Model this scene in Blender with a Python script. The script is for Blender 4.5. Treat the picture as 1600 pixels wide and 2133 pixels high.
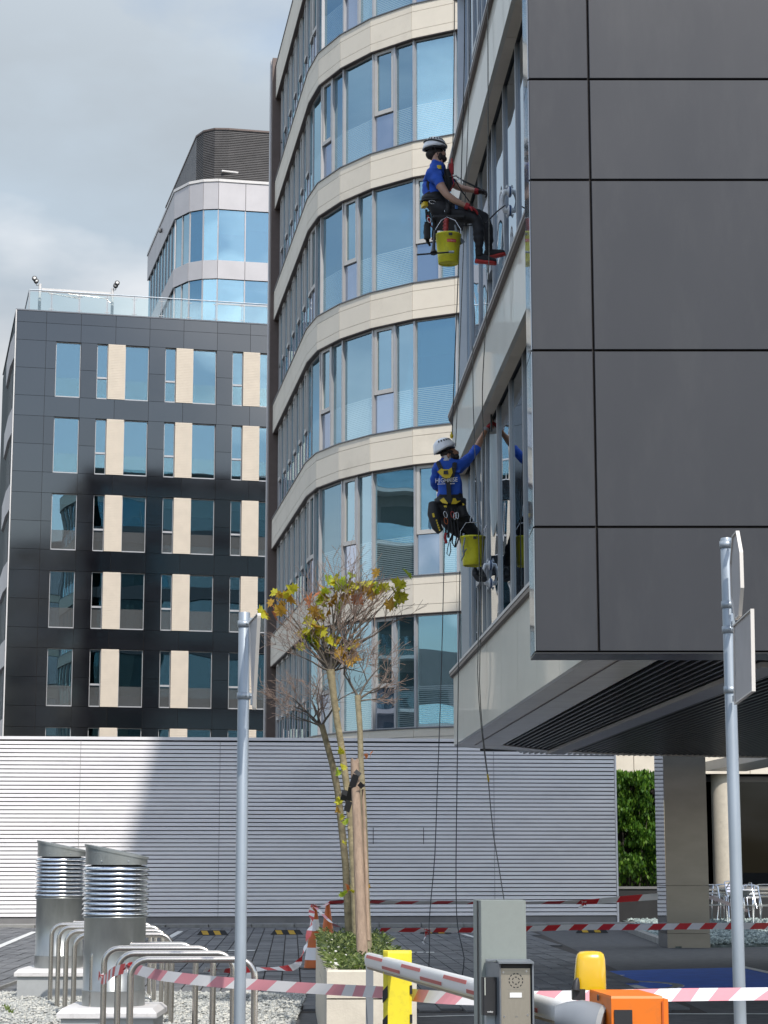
import bpy, math, random
from mathutils import Vector, Matrix, noise
R = math.radians
rnd = random.Random(7)
sc = bpy.context.scene
col = sc.collection
for _o in list(bpy.data.objects):
    bpy.data.objects.remove(_o)

# ------------------------------------------------------------------ camera
FOC, HOR, EYE = 4200.0, 1790.0, 1.5
PITCH = math.atan((HOR - 1066.5) / FOC)
cd = bpy.data.cameras.new('camera')
cam = bpy.data.objects.new('camera', cd)
col.objects.link(cam)
cd.sensor_fit = 'HORIZONTAL'
cd.sensor_width = 36.0
cd.lens = FOC / 1600 * 36
cd.clip_start = 0.3
cd.clip_end = 3000
cam.location = (0, 0, EYE)
cam.rotation_euler = (R(90) + PITCH, 0, 0)
sc.camera = cam

# ------------------------------------------------------------------ light
SUN_EL, SUN_AZ = 50.0, 19.0          # the sun stands behind the camera, a little to the right
sd = bpy.data.lights.new('sun', 'SUN')
sun = bpy.data.objects.new('sun', sd)
col.objects.link(sun)
sd.energy = 2.7
sd.angle = R(0.9)
sd.color = (1.0, 0.955, 0.89)
to_sun = Vector((math.sin(R(SUN_AZ)) * math.cos(R(SUN_EL)), -math.cos(R(SUN_AZ)) * math.cos(R(SUN_EL)), math.sin(R(SUN_EL))))
sun.rotation_euler = to_sun.to_track_quat('Z', 'Y').to_euler()

world = bpy.data.worlds.new('World')
sc.world = world
world.use_nodes = True
wn, wl = world.node_tree.nodes, world.node_tree.links
wn.clear()
sky = wn.new('ShaderNodeTexSky')
sky.sky_type = 'NISHITA'
sky.sun_disc = False
sky.sun_elevation = R(SUN_EL)
sky.sun_rotation = math.atan2(to_sun.x, to_sun.y)
sky.air_density = 1.2
sky.dust_density = 1.2
sky.ozone_density = 2.0
SKY_STRENGTH = 0.11
wtc = wn.new('ShaderNodeTexCoord')
wmap = wn.new('ShaderNodeMapping')
wmap.inputs['Scale'].default_value = (1.0, 1.0, 2.1)
wmap.inputs['Location'].default_value = (0.35, 0.2, 0.1)
wl.new(wtc.outputs['Generated'], wmap.inputs['Vector'])
n1 = wn.new('ShaderNodeTexNoise')
n1.inputs['Scale'].default_value = 2.2
n1.inputs['Detail'].default_value = 7
n1.inputs['Roughness'].default_value = 0.52
n1.inputs['Distortion'].default_value = 0.25
wl.new(wmap.outputs['Vector'], n1.inputs['Vector'])
# the cloud sheet lies over the north, breaking up towards the south
sep = wn.new('ShaderNodeSeparateXYZ')
wl.new(wtc.outputs['Generated'], sep.inputs[0])
m1 = wn.new('ShaderNodeMath'); m1.operation = 'MULTIPLY_ADD'
wl.new(sep.outputs['Y'], m1.inputs[0]); m1.inputs[1].default_value = 0.15
wl.new(n1.outputs['Fac'], m1.inputs[2])
ramp = wn.new('ShaderNodeValToRGB')
ramp.color_ramp.elements[0].position = 0.43
ramp.color_ramp.elements[1].position = 0.63
wl.new(m1.outputs[0], ramp.inputs['Fac'])
n2 = wn.new('ShaderNodeTexNoise')
n2.inputs['Scale'].default_value = 3.4
n2.inputs['Detail'].default_value = 6
n2.inputs['Roughness'].default_value = 0.5
wl.new(wmap.outputs['Vector'], n2.inputs['Vector'])
# cloud bases are greyer higher up, whiter towards the horizon
m2 = wn.new('ShaderNodeMath'); m2.operation = 'MULTIPLY_ADD'
wl.new(sep.outputs['Z'], m2.inputs[0]); m2.inputs[1].default_value = -1.7
ma_ = wn.new('ShaderNodeMath'); ma_.operation = 'ADD'; ma_.inputs[1].default_value = 0.25
wl.new(n2.outputs['Fac'], m2.inputs[2])
cr = wn.new('ShaderNodeValToRGB')
cr.color_ramp.elements[0].position = 0.03
cr.color_ramp.elements[0].color = (0.35, 0.395, 0.44, 1)
cr.color_ramp.elements[1].position = 0.42
cr.color_ramp.elements[1].color = (0.84, 0.86, 0.89, 1)
e = cr.color_ramp.elements.new(0.27)
e.color = (0.44, 0.52, 0.60, 1)
wl.new(m2.outputs[0], ma_.inputs[0]); wl.new(ma_.outputs[0], cr.inputs['Fac'])
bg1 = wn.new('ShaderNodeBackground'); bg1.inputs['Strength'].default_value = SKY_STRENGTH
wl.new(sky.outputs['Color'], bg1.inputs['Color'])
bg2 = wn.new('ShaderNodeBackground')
# clouds brightened and warmed round the sun to fill the shade, dimmed opposite
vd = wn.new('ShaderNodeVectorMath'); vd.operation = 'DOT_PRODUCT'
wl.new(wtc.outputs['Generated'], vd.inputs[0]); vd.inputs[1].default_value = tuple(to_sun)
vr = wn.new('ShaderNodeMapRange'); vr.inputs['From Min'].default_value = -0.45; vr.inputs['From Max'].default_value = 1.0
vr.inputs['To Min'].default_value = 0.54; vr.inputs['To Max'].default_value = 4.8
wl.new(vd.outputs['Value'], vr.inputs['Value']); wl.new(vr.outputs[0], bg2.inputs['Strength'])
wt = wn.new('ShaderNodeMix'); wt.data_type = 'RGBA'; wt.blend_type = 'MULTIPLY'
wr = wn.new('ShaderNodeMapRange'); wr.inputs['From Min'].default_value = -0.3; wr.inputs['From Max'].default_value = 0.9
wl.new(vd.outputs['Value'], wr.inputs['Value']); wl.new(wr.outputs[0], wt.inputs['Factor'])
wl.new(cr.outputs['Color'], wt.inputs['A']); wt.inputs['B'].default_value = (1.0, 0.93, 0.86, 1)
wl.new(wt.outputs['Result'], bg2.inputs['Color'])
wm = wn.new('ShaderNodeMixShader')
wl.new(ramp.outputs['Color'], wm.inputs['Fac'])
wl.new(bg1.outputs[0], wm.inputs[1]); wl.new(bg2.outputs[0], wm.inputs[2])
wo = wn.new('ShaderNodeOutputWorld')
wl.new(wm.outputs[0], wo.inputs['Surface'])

sc.view_settings.view_transform = 'Standard'
sc.view_settings.look = 'None'
sc.view_settings.exposure = 0.6
sc.view_settings.gamma = 1.0
sc.view_settings.use_curve_mapping = False
sc.render.engine = 'CYCLES'
sc.cycles.max_bounces = 7
sc.cycles.diffuse_bounces = 3
sc.cycles.glossy_bounces = 4
sc.cycles.transparent_max_bounces = 12
sc.cycles.caustics_reflective = False
sc.cycles.caustics_refractive = False

# ------------------------------------------------------------------ helpers
_c, _s = math.cos(PITCH), math.sin(PITCH)
def ray(px, py):
    v = 1066.5 - py
    return Vector((px - 800.0, FOC * _c - v * _s, FOC * _s + v * _c))
def at(px, py, y):
    """point of the photographed place seen at pixel px,py and lying y metres ahead"""
    r = ray(px, py); r = r * (y / r.y)
    return Vector((r.x, y, EYE + r.z))
def gnd(px, py, z=0.0):
    """same, for a point at height z"""
    r = ray(px, py); r = r * ((z - EYE) / r.z)
    return Vector((r.x, r.y, z))

WORLD = {}
def tag(o, label=None, cat=None, group=None, kind=None):
    if label: o['label'] = label
    if cat: o['category'] = cat
    if group: o['group'] = group
    if kind: o['kind'] = kind
    return o
def thing(name, label, cat, loc=(0, 0, 0), rz=0.0, group=None):
    o = bpy.data.objects.new(name, None)
    o.empty_display_size = 0.3
    col.objects.link(o)
    o.location = loc
    o.rotation_euler = (0, 0, rz)
    WORLD[o.name] = Matrix.Translation(Vector(loc)) @ Matrix.Rotation(rz, 4, 'Z')
    return tag(o, label, cat, group)

class MB:
    """collects faces in world space, builds ONE mesh object"""
    def __init__(s):
        s.v = []; s.f = []; s.m = []; s.sm = []
    def add(s, vs, fs, mi=0, smooth=False):
        b = len(s.v)
        s.v.extend([tuple(x) for x in vs])
        for f in fs:
            s.f.append(tuple(b + i for i in f)); s.m.append(mi); s.sm.append(smooth)
        return s
    def box(s, a, b, mi=0):
        x0, y0, z0 = a; x1, y1, z1 = b
        vs = [(x0,y0,z0),(x1,y0,z0),(x1,y1,z0),(x0,y1,z0),(x0,y0,z1),(x1,y0,z1),(x1,y1,z1),(x0,y1,z1)]
        return s.add(vs, [(0,3,2,1),(4,5,6,7),(0,1,5,4),(1,2,6,5),(2,3,7,6),(3,0,4,7)], mi)
    def obox(s, c, ax, ay, az, mi=0):
        """box centred at c with half axis vectors"""
        c = Vector(c); vs = []
        for k in (-1, 1):
            for (i, j) in ((-1,-1),(1,-1),(1,1),(-1,1)):
                vs.append(c + ax * i + ay * j + az * k)
        return s.add(vs, [(0,3,2,1),(4,5,6,7),(0,1,5,4),(1,2,6,5),(2,3,7,6),(3,0,4,7)], mi)
    def rbox(s, c, sx, sy, sz, rz=0.0, mi=0, bev=0.0):
        cz, sn = math.cos(rz), math.sin(rz)
        X = Vector((cz, sn, 0)); Y = Vector((-sn, cz, 0)); Z = Vector((0, 0, 1))
        if bev <= 0:
            return s.obox(c, X * sx / 2, Y * sy / 2, Z * sz / 2, mi)
        hx, hy = sx / 2, sy / 2; pl = []
        for (ax, ay, a0) in ((hx-bev, hy-bev, 0), (-hx+bev, hy-bev, 90), (-hx+bev, -hy+bev, 180), (hx-bev, -hy+bev, 270)):
            for k in range(4):
                a = R(a0 + 30 * k)
                pl.append(Vector(c) + X * (ax + bev * math.cos(a)) + Y * (ay + bev * math.sin(a)))
        lo = [p - Z * sz / 2 for p in pl]; hi = [p + Z * sz / 2 for p in pl]
        return s.loft([lo, hi], mi, cap=True, smooth=False)
    def loft(s, rings, mi=0, cap=True, smooth=True, closed=True):
        n = len(rings[0]); vs = [p for r in rings for p in r]; fs = []
        for k in range(len(rings) - 1):
            for i in range(n if closed else n - 1):
                j = (i + 1) % n
                fs.append((k*n+i, k*n+j, (k+1)*n+j, (k+1)*n+i))
        s.add(vs, fs, mi, smooth)
        if cap:
            s.add(rings[0], [tuple(reversed(range(n)))], mi)
            s.add(rings[-1], [tuple(range(n))], mi)
        return s
    def prism(s, poly, z0, z1, mi=0):
        n = len(poly)
        a = sum(poly[i][0]*poly[(i+1)%n][1]-poly[(i+1)%n][0]*poly[i][1] for i in range(n))
        if a < 0: poly = list(reversed(poly))
        lo = [(p[0], p[1], z0) for p in poly]; hi = [(p[0], p[1], z1) for p in poly]
        return s.loft([lo, hi], mi, cap=True, smooth=False)
    def tube(s, pts, r, n=8, mi=0, cap=True, smooth=True):
        pts = [Vector(p) for p in pts]; rings = []
        rs = r if isinstance(r, (list, tuple)) else [r] * len(pts)
        up = None
        for i, p in enumerate(pts):
            t = (pts[min(i+1, len(pts)-1)] - pts[max(i-1, 0)]).normalized()
            if up is None:
                up = Vector((0, 0, 1)) if abs(t.z) < 0.9 else Vector((1, 0, 0))
            a = t.cross(up); a.normalize(); b = t.cross(a); b.normalize(); up = -b if False else a.cross(t)
            rings.append([p + (a * math.cos(2*math.pi*k/n) + b * math.sin(2*math.pi*k/n)) * rs[i] for k in range(n)])
        return s.loft(rings, mi, cap, smooth)
    def lathe(s, prof, c, n=32, mi=0, smooth=True, cap=True):
        c = Vector(c)
        rings = [[c + Vector((r*math.cos(2*math.pi*k/n), r*math.sin(2*math.pi*k/n), z)) for k in range(n)] for r, z in prof]
        return s.loft(rings, mi, cap, smooth)
    def ball(s, c, rx, ry, rz, n=12, m=8, mi=0, rot=None):
        c = Vector(c); rings = []
        for j in range(1, m):
            a = math.pi * j / m
            ring = []
            for k in range(n):
                b = 2*math.pi*k/n
                p = Vector((rx*math.sin(a)*math.cos(b), ry*math.sin(a)*math.sin(b), -rz*math.cos(a)))
                if rot is not None: p = rot @ p
                ring.append(c + p)
            rings.append(ring)
        s.loft(rings, mi, False, True)
        lo = Vector((0,0,-rz)); hi = Vector((0,0,rz))
        if rot is not None: lo = rot @ lo; hi = rot @ hi
        s.add(rings[0] + [c + lo], [(n, (k+1)%n, k) for k in range(n)], mi, True)
        s.add(rings[-1] + [c + hi], [(n, k, (k+1)%n) for k in range(n)], mi, True)
        return s
    def quad(s, a, b, c, d, mi=0):
        return s.add([a, b, c, d], [(0, 1, 2, 3)], mi)
    def plate(s, pts, nrm, th, mi=0):
        """flat polygon with thickness"""
        nrm = Vector(nrm).normalized() * th
        A = [Vector(p) for p in pts]; B = [p + nrm for p in A]
        return s.loft([A, B], mi, True, False)
    def seg(s, S, u0, u1, z0, z1, o0, o1, mi=0):
        """box on a facade segment: along it u0..u1, outwards o0..o1"""
        def P(u, o, z): 
            q = S[0] + S[1] * u + S[2] * o
            return (q.x, q.y, z)
        vs = [P(u0,o0,z0),P(u1,o0,z0),P(u1,o1,z0),P(u0,o1,z0),P(u0,o0,z1),P(u1,o0,z1),P(u1,o1,z1),P(u0,o1,z1)]
        return s.add(vs, [(0,3,2,1),(4,5,6,7),(0,1,5,4),(1,2,6,5),(2,3,7,6),(3,0,4,7)], mi)
    def build(s, name, mats, parent=None, label=None, kind=None, cat=None, group=None, recalc=False):
        me = bpy.data.meshes.new(name)
        inv = None
        if parent is not None:
            wmx = WORLD[parent.name]
            inv = wmx.inverted()
        vs = s.v if inv is None else [tuple(inv @ Vector(v)) for v in s.v]
        me.from_pydata(vs, [], s.f)
        if not isinstance(mats, (list, tuple)): mats = [mats]
        for m in mats: me.materials.append(m)
        me.polygons.foreach_set('material_index', s.m)
        me.polygons.foreach_set('use_smooth', s.sm)
        me.update()
        o = bpy.data.objects.new(name, me)
        col.objects.link(o)
        if parent is not None:
            o.parent = parent
            WORLD[o.name] = wmx
        else:
            WORLD[o.name] = Matrix.Identity(4)
        return tag(o, label, cat, group, kind)

def segment(p0, p1, side):
    """facade segment from p0 to p1; side=+1 puts the outside on the left of the walk"""
    p0 = Vector((p0[0], p0[1], 0)); p1 = Vector((p1[0], p1[1], 0))
    d = (p1 - p0); L = d.length; d.normalize()
    n = Vector((-d.y, d.x, 0)) * side
    return (p0, d, n, L)
def inset(poly, d, side=1):
    """move an open polyline inwards (against the outside) by d"""
    out = []; n = len(poly)
    for i in range(n):
        ns = []
        if i > 0: ns.append(segment(poly[i-1], poly[i], side)[2])
        if i < n-1: ns.append(segment(poly[i], poly[i+1], side)[2])
        m = sum(ns, Vector((0,0,0)))
        m.normalize()
        k = 1.0 / max(0.3, m.dot(ns[0]))
        p = Vector((poly[i][0], poly[i][1], 0)) - m * d * k
        out.append((p.x, p.y))
    return out
def instance(src, parent, M, label=None, root_world=None):
    """another object sharing src's mesh, placed with matrix M in the parent's space"""
    o = bpy.data.objects.new(src.name.split('.')[0], src.data)
    col.objects.link(o)
    o.parent = parent
    o.matrix_local = M
    WORLD[o.name] = WORLD.get(parent.name, Matrix.Identity(4)) @ M
    return o
def copy_tree(o, parent=None, M=None):
    c = o.copy(); col.objects.link(c)
    if parent is not None: c.parent = parent
    for ch in o.children: copy_tree(ch, c)
    return c

# ------------------------------------------------------------------ materials
def principled(name):
    m = bpy.data.materials.new(name); m.use_nodes = True
    nt = m.node_tree; b = nt.nodes['Principled BSDF']
    return m, nt, b
def mat(name, rgb, rough=0.6, metal=0.0, var=0.12, scale=3.0, bump=0.0, bscale=30.0, ior=None, coat=0.0, aniso=None, rvar=0.0, stretch=None, emit=None, detail=5, dirt=None):
    m, nt, b = principled(name)
    N, Lk = nt.nodes, nt.links
    tc = N.new('ShaderNodeNewGeometry')
    mp = N.new('ShaderNodeMapping')
    Lk.new(tc.outputs['Position'], mp.inputs['Vector'])
    if stretch: mp.inputs['Scale'].default_value = stretch
    nz = N.new('ShaderNodeTexNoise')
    nz.inputs['Scale'].default_value = scale; nz.inputs['Detail'].default_value = detail; nz.inputs['Roughness'].default_value = 0.6
    Lk.new(mp.outputs[0], nz.inputs['Vector'])
    mix = N.new('ShaderNodeMix'); mix.data_type = 'RGBA'
    lo = tuple(max(0, c * (1 - var)) for c in rgb); hi = tuple(min(1, c * (1 + var)) for c in rgb)
    mix.inputs['A'].default_value = (*lo, 1); mix.inputs['B'].default_value = (*hi, 1)
    mr = N.new('ShaderNodeMapRange'); mr.inputs['From Min'].default_value = 0.3; mr.inputs['From Max'].default_value = 0.7
    Lk.new(nz.outputs['Fac'], mr.inputs['Value'])
    Lk.new(mr.outputs[0], mix.inputs['Factor'])
    out = mix.outputs['Result']
    if dirt:                      # (colour, amount, scale): blotchy wear
        dn = N.new('ShaderNodeTexNoise'); dn.inputs['Scale'].default_value = dirt[2]; dn.inputs['Detail'].default_value = 8; dn.inputs['Roughness'].default_value = 0.7
        Lk.new(mp.outputs[0], dn.inputs['Vector'])
        dr = N.new('ShaderNodeMapRange'); dr.inputs['From Min'].default_value = 0.5; dr.inputs['From Max'].default_value = 0.75; dr.inputs['To Max'].default_value = dirt[1]
        Lk.new(dn.outputs['Fac'], dr.inputs['Value'])
        dm = N.new('ShaderNodeMix'); dm.data_type = 'RGBA'
        Lk.new(dr.outputs[0], dm.inputs['Factor']); Lk.new(out, dm.inputs['A']); dm.inputs['B'].default_value = (*dirt[0], 1)
        out = dm.outputs['Result']
    Lk.new(out, b.inputs['Base Color'])
    b.inputs['Roughness'].default_value = rough
    b.inputs['Metallic'].default_value = metal
    if ior: b.inputs['IOR'].default_value = ior
    if coat:
        b.inputs['Coat Weight'].default_value = coat; b.inputs['Coat Roughness'].default_value = 0.03
    if rvar:
        rr = N.new('ShaderNodeMapRange'); rr.inputs['To Min'].default_value = max(0.02, rough - rvar); rr.inputs['To Max'].default_value = rough + rvar
        Lk.new(nz.outputs['Fac'], rr.inputs['Value']); Lk.new(rr.outputs[0], b.inputs['Roughness'])
    if bump:
        bn = N.new('ShaderNodeTexNoise'); bn.inputs['Scale'].default_value = bscale; bn.inputs['Detail'].default_value = 4
        Lk.new(mp.outputs[0], bn.inputs['Vector'])
        bp = N.new('ShaderNodeBump'); bp.inputs['Strength'].default_value = bump; bp.inputs['Distance'].default_value = 0.02
        Lk.new(bn.outputs['Fac'], bp.inputs['Height']); Lk.new(bp.outputs[0], b.inputs['Normal'])
    if emit:
        b.inputs['Emission Color'].default_value = (*emit[:3], 1); b.inputs['Emission Strength'].default_value = emit[3]
    return m

def glass(name, tint=(0.50, 0.72, 0.74), gloss=(0.60, 0.84, 0.97), f0=0.36, wave=0.0, wscale=0.5, film=None, body=None):
    """coated facade glass: mirror reflection over a tinted see-through pane; film=(z0, period, height) adds frosted stripes"""
    m = bpy.data.materials.new(name); m.use_nodes = True
    N, Lk = m.node_tree.nodes, m.node_tree.links
    N.clear()
    out = N.new('ShaderNodeOutputMaterial')
    tr = N.new('ShaderNodeBsdfTransparent'); tr.inputs['Color'].default_value = (*tint, 1)
    gl = N.new('ShaderNodeBsdfGlossy'); gl.inputs['Color'].default_value = (*gloss, 1); gl.inputs['Roughness'].default_value = 0.0
    fr = N.new('ShaderNodeFresnel'); fr.inputs['IOR'].default_value = 1.5
    ma = N.new('ShaderNodeMath'); ma.operation = 'MULTIPLY_ADD'; ma.use_clamp = True
    ma.inputs[1].default_value = 1.0 - f0; ma.inputs[2].default_value = f0
    Lk.new(fr.outputs[0], ma.inputs[0])
    inner = tr.outputs[0]
    geo = N.new('ShaderNodeNewGeometry')
    if body:
        df = N.new('ShaderNodeBsdfDiffuse'); df.inputs['Color'].default_value = (*body[:3], 1)
        mb = N.new('ShaderNodeMixShader'); mb.inputs[0].default_value = body[3]
        Lk.new(inner, mb.inputs[1]); Lk.new(df.outputs[0], mb.inputs[2]); inner = mb.outputs[0]
    if film:
        sp = N.new('ShaderNodeSeparateXYZ'); Lk.new(geo.outputs['Position'], sp.inputs[0])
        a = N.new('ShaderNodeMath'); a.operation = 'SUBTRACT'; Lk.new(sp.outputs['Z'], a.inputs[0]); a.inputs[1].default_value = film[0]
        bmod = N.new('ShaderNodeMath'); bmod.operation = 'FLOORED_MODULO'; Lk.new(a.outputs[0], bmod.inputs[0]); bmod.inputs[1].default_value = film[1]
        low = N.new('ShaderNodeMath'); low.operation = 'LESS_THAN'; Lk.new(bmod.outputs[0], low.inputs[0]); low.inputs[1].default_value = film[2]
        st = N.new('ShaderNodeMath'); st.operation = 'FLOORED_MODULO'; Lk.new(bmod.outputs[0], st.inputs[0]); st.inputs[1].default_value = 0.048
        s2 = N.new('ShaderNodeMath'); s2.operation = 'LESS_THAN'; Lk.new(st.outputs[0], s2.inputs[0]); s2.inputs[1].default_value = 0.026
        m3 = N.new('ShaderNodeMath'); m3.operation = 'MULTIPLY'; Lk.new(low.outputs[0], m3.inputs[0]); Lk.new(s2.outputs[0], m3.inputs[1])
        m4 = N.new('ShaderNodeMath'); m4.operation = 'MULTIPLY'; Lk.new(m3.outputs[0], m4.inputs[0]); m4.inputs[1].default_value = 0.55
        fd = N.new('ShaderNodeBsdfDiffuse'); fd.inputs['Color'].default_value = (0.42, 0.55, 0.57, 1)
        mf = N.new('ShaderNodeMixShader'); Lk.new(m4.outputs[0], mf.inputs[0]); Lk.new(inner, mf.inputs[1]); Lk.new(fd.outputs[0], mf.inputs[2])
        inner = mf.outputs[0]
    if wave:
        wv = N.new('ShaderNodeTexNoise'); wv.inputs['Scale'].default_value = wscale; wv.inputs['Detail'].default_value = 1
        Lk.new(geo.outputs['Position'], wv.inputs['Vector'])
        bp = N.new('ShaderNodeBump'); bp.inputs['Strength'].default_value = 1.0; bp.inputs['Distance'].default_value = wave
        Lk.new(wv.outputs['Fac'], bp.inputs['Height']); Lk.new(bp.outputs[0], gl.inputs['Normal'])
    mx = N.new('ShaderNodeMixShader')
    Lk.new(ma.outputs[0], mx.inputs[0]); Lk.new(inner, mx.inputs[1]); Lk.new(gl.outputs[0], mx.inputs[2])
    Lk.new(mx.outputs[0], out.inputs['Surface'])
    return m

M = {}
M['asphalt'] = mat('asphalt', (0.085, 0.086, 0.090), 0.85, var=0.25, scale=6, bump=0.3, bscale=90)
M['paver'] = [mat('paver_%s' % n, c, 0.85, var=0.16, scale=9, bump=0.25, bscale=80) for n, c in (('mid', (0.125, 0.127, 0.133)), ('dark', (0.100, 0.102, 0.108)), ('light', (0.150, 0.151, 0.156)))]
M['line'] = mat('road_line_paint', (0.60, 0.60, 0.58), 0.7, var=0.15, scale=20, dirt=((0.2, 0.2, 0.2), 0.6, 12))
M['blue_paint'] = mat('blue_bay_paint', (0.022, 0.115, 0.50), 0.85, var=0.15, scale=4, dirt=((0.04, 0.10, 0.30), 0.5, 7))
M['kerb'] = mat('kerb_concrete', (0.27, 0.265, 0.25), 0.9, var=0.15, scale=5, bump=0.2, dirt=((0.13, 0.125, 0.115), 0.6, 4))
M['soil'] = mat('soil', (0.07, 0.06, 0.045), 0.95, var=0.4, scale=30)
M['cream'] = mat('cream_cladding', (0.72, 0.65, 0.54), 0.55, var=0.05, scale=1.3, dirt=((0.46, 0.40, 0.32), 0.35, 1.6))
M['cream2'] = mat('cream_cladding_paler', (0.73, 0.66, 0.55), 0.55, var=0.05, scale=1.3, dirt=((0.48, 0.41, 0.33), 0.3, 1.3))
M['cream_gloss'] = mat('cream_gloss_cladding', (0.62, 0.60, 0.52), 0.30, var=0.05, scale=1.2, coat=0.30, bump=0.0, bscale=1.3)  # glossy cream finish of the overhanging building's bands
M['joint'] = mat('dark_joint', (0.035, 0.03, 0.028), 0.9)
M['alu'] = mat('grey_aluminium', (0.44, 0.435, 0.44), 0.38, metal=0.35, var=0.05, scale=4)
M['alu_dark'] = mat('dark_aluminium', (0.16, 0.165, 0.18), 0.35, metal=0.5, var=0.06, scale=4)
M['alu_frame'] = mat('sash_frame_aluminium', (0.50, 0.48, 0.455), 0.45, metal=0.2, var=0.04, scale=4)
M['alu_b'] = mat('blue_grey_mullion', (0.33, 0.345, 0.37), 0.3, metal=0.4, var=0.05, scale=4)
M['ledge'] = mat('bronze_ledge', (0.12, 0.09, 0.08), 0.45, metal=0.3, var=0.1, scale=5)
M['glass_c'] = glass('office_glass', wave=0.006, wscale=0.45, film=None, body=(0.10, 0.17, 0.18, 0.25))
M['glass_cf'] = glass('office_glass_striped', wave=0.006, wscale=0.45, film=(4.60, 3.70, 1.05), body=(0.10, 0.17, 0.18, 0.25))
M['glass_low'] = glass('office_glass_lower', gloss=(0.80, 0.86, 1.0), wave=0.02, wscale=0.6, body=(0.08, 0.12, 0.17, 0.75))
M['glass_a'] = glass('window_glass', tint=(0.50, 0.62, 0.62), f0=0.24, wave=0.012, wscale=0.4)
M['glass_b'] = glass('side_glass', tint=(0.35, 0.45, 0.5), f0=0.42, wave=0.008, wscale=0.7, gloss=(0.82, 0.9, 0.98))
M['glass_rail'] = glass('balustrade_glass', tint=(0.90, 0.95, 0.94), f0=0.03, gloss=(0.9, 0.95, 0.97))
M['glass_dark'] = glass('pavilion_glass', tint=(0.25, 0.3, 0.32), f0=0.02, gloss=(0.25, 0.27, 0.3))
M['guard'] = glass('frosted_guard_glass', tint=(0.7, 0.75, 0.75), f0=0.03, gloss=(0.8, 0.85, 0.9), body=(0.26, 0.26, 0.26, 0.20))
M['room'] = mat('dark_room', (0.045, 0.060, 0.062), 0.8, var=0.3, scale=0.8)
M['slab'] = mat('slab_edge', (0.09, 0.09, 0.09), 0.9)
M['blind'] = mat('roller_blind', (0.42, 0.50, 0.49), 0.9, var=0.05)
M['blind_cream'] = mat('roller_blind_cream', (0.50, 0.52, 0.46), 0.9, var=0.05)
M['black_panel'] = mat('polished_dark_panel', (0.005, 0.005, 0.007), 0.08, var=0.15, scale=0.9, ior=2.0, rvar=0.04)
M['black_panel2'] = mat('polished_dark_panel_paler', (0.007, 0.007, 0.009), 0.09, var=0.15, scale=0.9, ior=1.95, rvar=0.04)
M['anthracite'] = [mat('anthracite_panel_%s' % n_, c_, 0.40, var=0.07, scale=0.9, bump=0.05, bscale=2.0, stretch=(1.6, 1, 0.45), rvar=0.07, dirt=((0.075, 0.075, 0.076), 0.22, 2.6)) for n_, c_ in (('a', (0.029, 0.030, 0.036)), ('b', (0.032, 0.033, 0.039)), ('c', (0.027, 0.028, 0.034)))]
M['trim_white'] = mat('pale_trim', (0.62, 0.60, 0.58), 0.5, var=0.05)
M['return_gloss'] = mat('pale_gloss_return', (0.30, 0.315, 0.335), 0.12, metal=0.3, coat=1.0, var=0.06, bump=0.02, bscale=1.5)
M['slat_cream'] = mat('cream_slatted_panel', (0.60, 0.52, 0.42), 0.6, var=0.05, scale=2)
M['louvre'] = mat('white_louvre_paint', (0.755, 0.735, 0.74), 0.5, var=0.05, scale=0.7, dirt=((0.42, 0.42, 0.43), 0.3, 0.9), stretch=(1, 1, 3))
M['reflect_yellow'] = mat('amber_reflector', (0.55, 0.33, 0.03), 0.5)
M['louvre_gap'] = mat('louvre_backing', (0.02, 0.02, 0.026), 0.9)
M['plinth'] = mat('grey_plinth', (0.19, 0.185, 0.185), 0.8, var=0.12, scale=2)
M['soffit'] = mat('brushed_soffit_metal', (0.74, 0.70, 0.62), 0.24, metal=0.15, var=0.10, scale=2.0, bump=0.09, bscale=2.2, stretch=(1.2, 4, 1))
M['black_mesh'] = mat('black_ceiling_metal', (0.030, 0.030, 0.033), 0.28, metal=0.3, var=0.2, scale=3)
M['beam'] = mat('grey_track', (0.55, 0.54, 0.52), 0.4, metal=0.3, var=0.06)
M['silver'] = mat('silver_cladding', (0.46, 0.44, 0.445), 0.42, metal=0.25, var=0.05, scale=1)
M['dark_louvre'] = mat('dark_plant_louvre', (0.085, 0.080, 0.080), 0.6, var=0.2, scale=1.5)
M['steel'] = mat('brushed_stainless', (0.55, 0.51, 0.47), 0.26, metal=1.0, var=0.06, scale=8, stretch=(8, 8, 1))
M['pillar'] = mat('brushed_pillar_steel', (0.25, 0.248, 0.245), 0.30, metal=0.8, var=0.10, scale=1.2, bump=0.0, bscale=1.5, stretch=(1, 1, 2.5))
M['pillar_side'] = mat('mirror_polished_steel', (0.55, 0.55, 0.55), 0.04, metal=1.0, var=0.03, scale=1.4)
M['galv'] = mat('galvanised_steel', (0.33, 0.37, 0.41), 0.42, metal=0.45, var=0.07, scale=6, stretch=(1, 1, 0.4))
M['zinc'] = mat('zinc_sheet', (0.32, 0.335, 0.33), 0.36, metal=0.7, var=0.14, scale=5, stretch=(1, 1, 0.3), rvar=0.08, dirt=((0.20, 0.21, 0.20), 0.4, 9), bump=0.04, bscale=5)
M['chrome'] = mat('bright_aluminium', (0.72, 0.74, 0.78), 0.16, metal=1.0, var=0.05, scale=10)
M['duct_block'] = mat('grey_block_paint', (0.36, 0.37, 0.37), 0.6, var=0.06, scale=3, dirt=((0.25, 0.25, 0.25), 0.4, 5))
M['lid_white'] = mat('white_lid', (0.62, 0.60, 0.59), 0.6, var=0.05, dirt=((0.30, 0.28, 0.25), 0.5, 14))
M['sign_back'] = mat('sign_back_metal', (0.38, 0.37, 0.38), 0.5, metal=0.3, var=0.08, scale=4)
M['sign_rim'] = mat('sign_rim', (0.66, 0.62, 0.57), 0.5, var=0.05)
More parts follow.
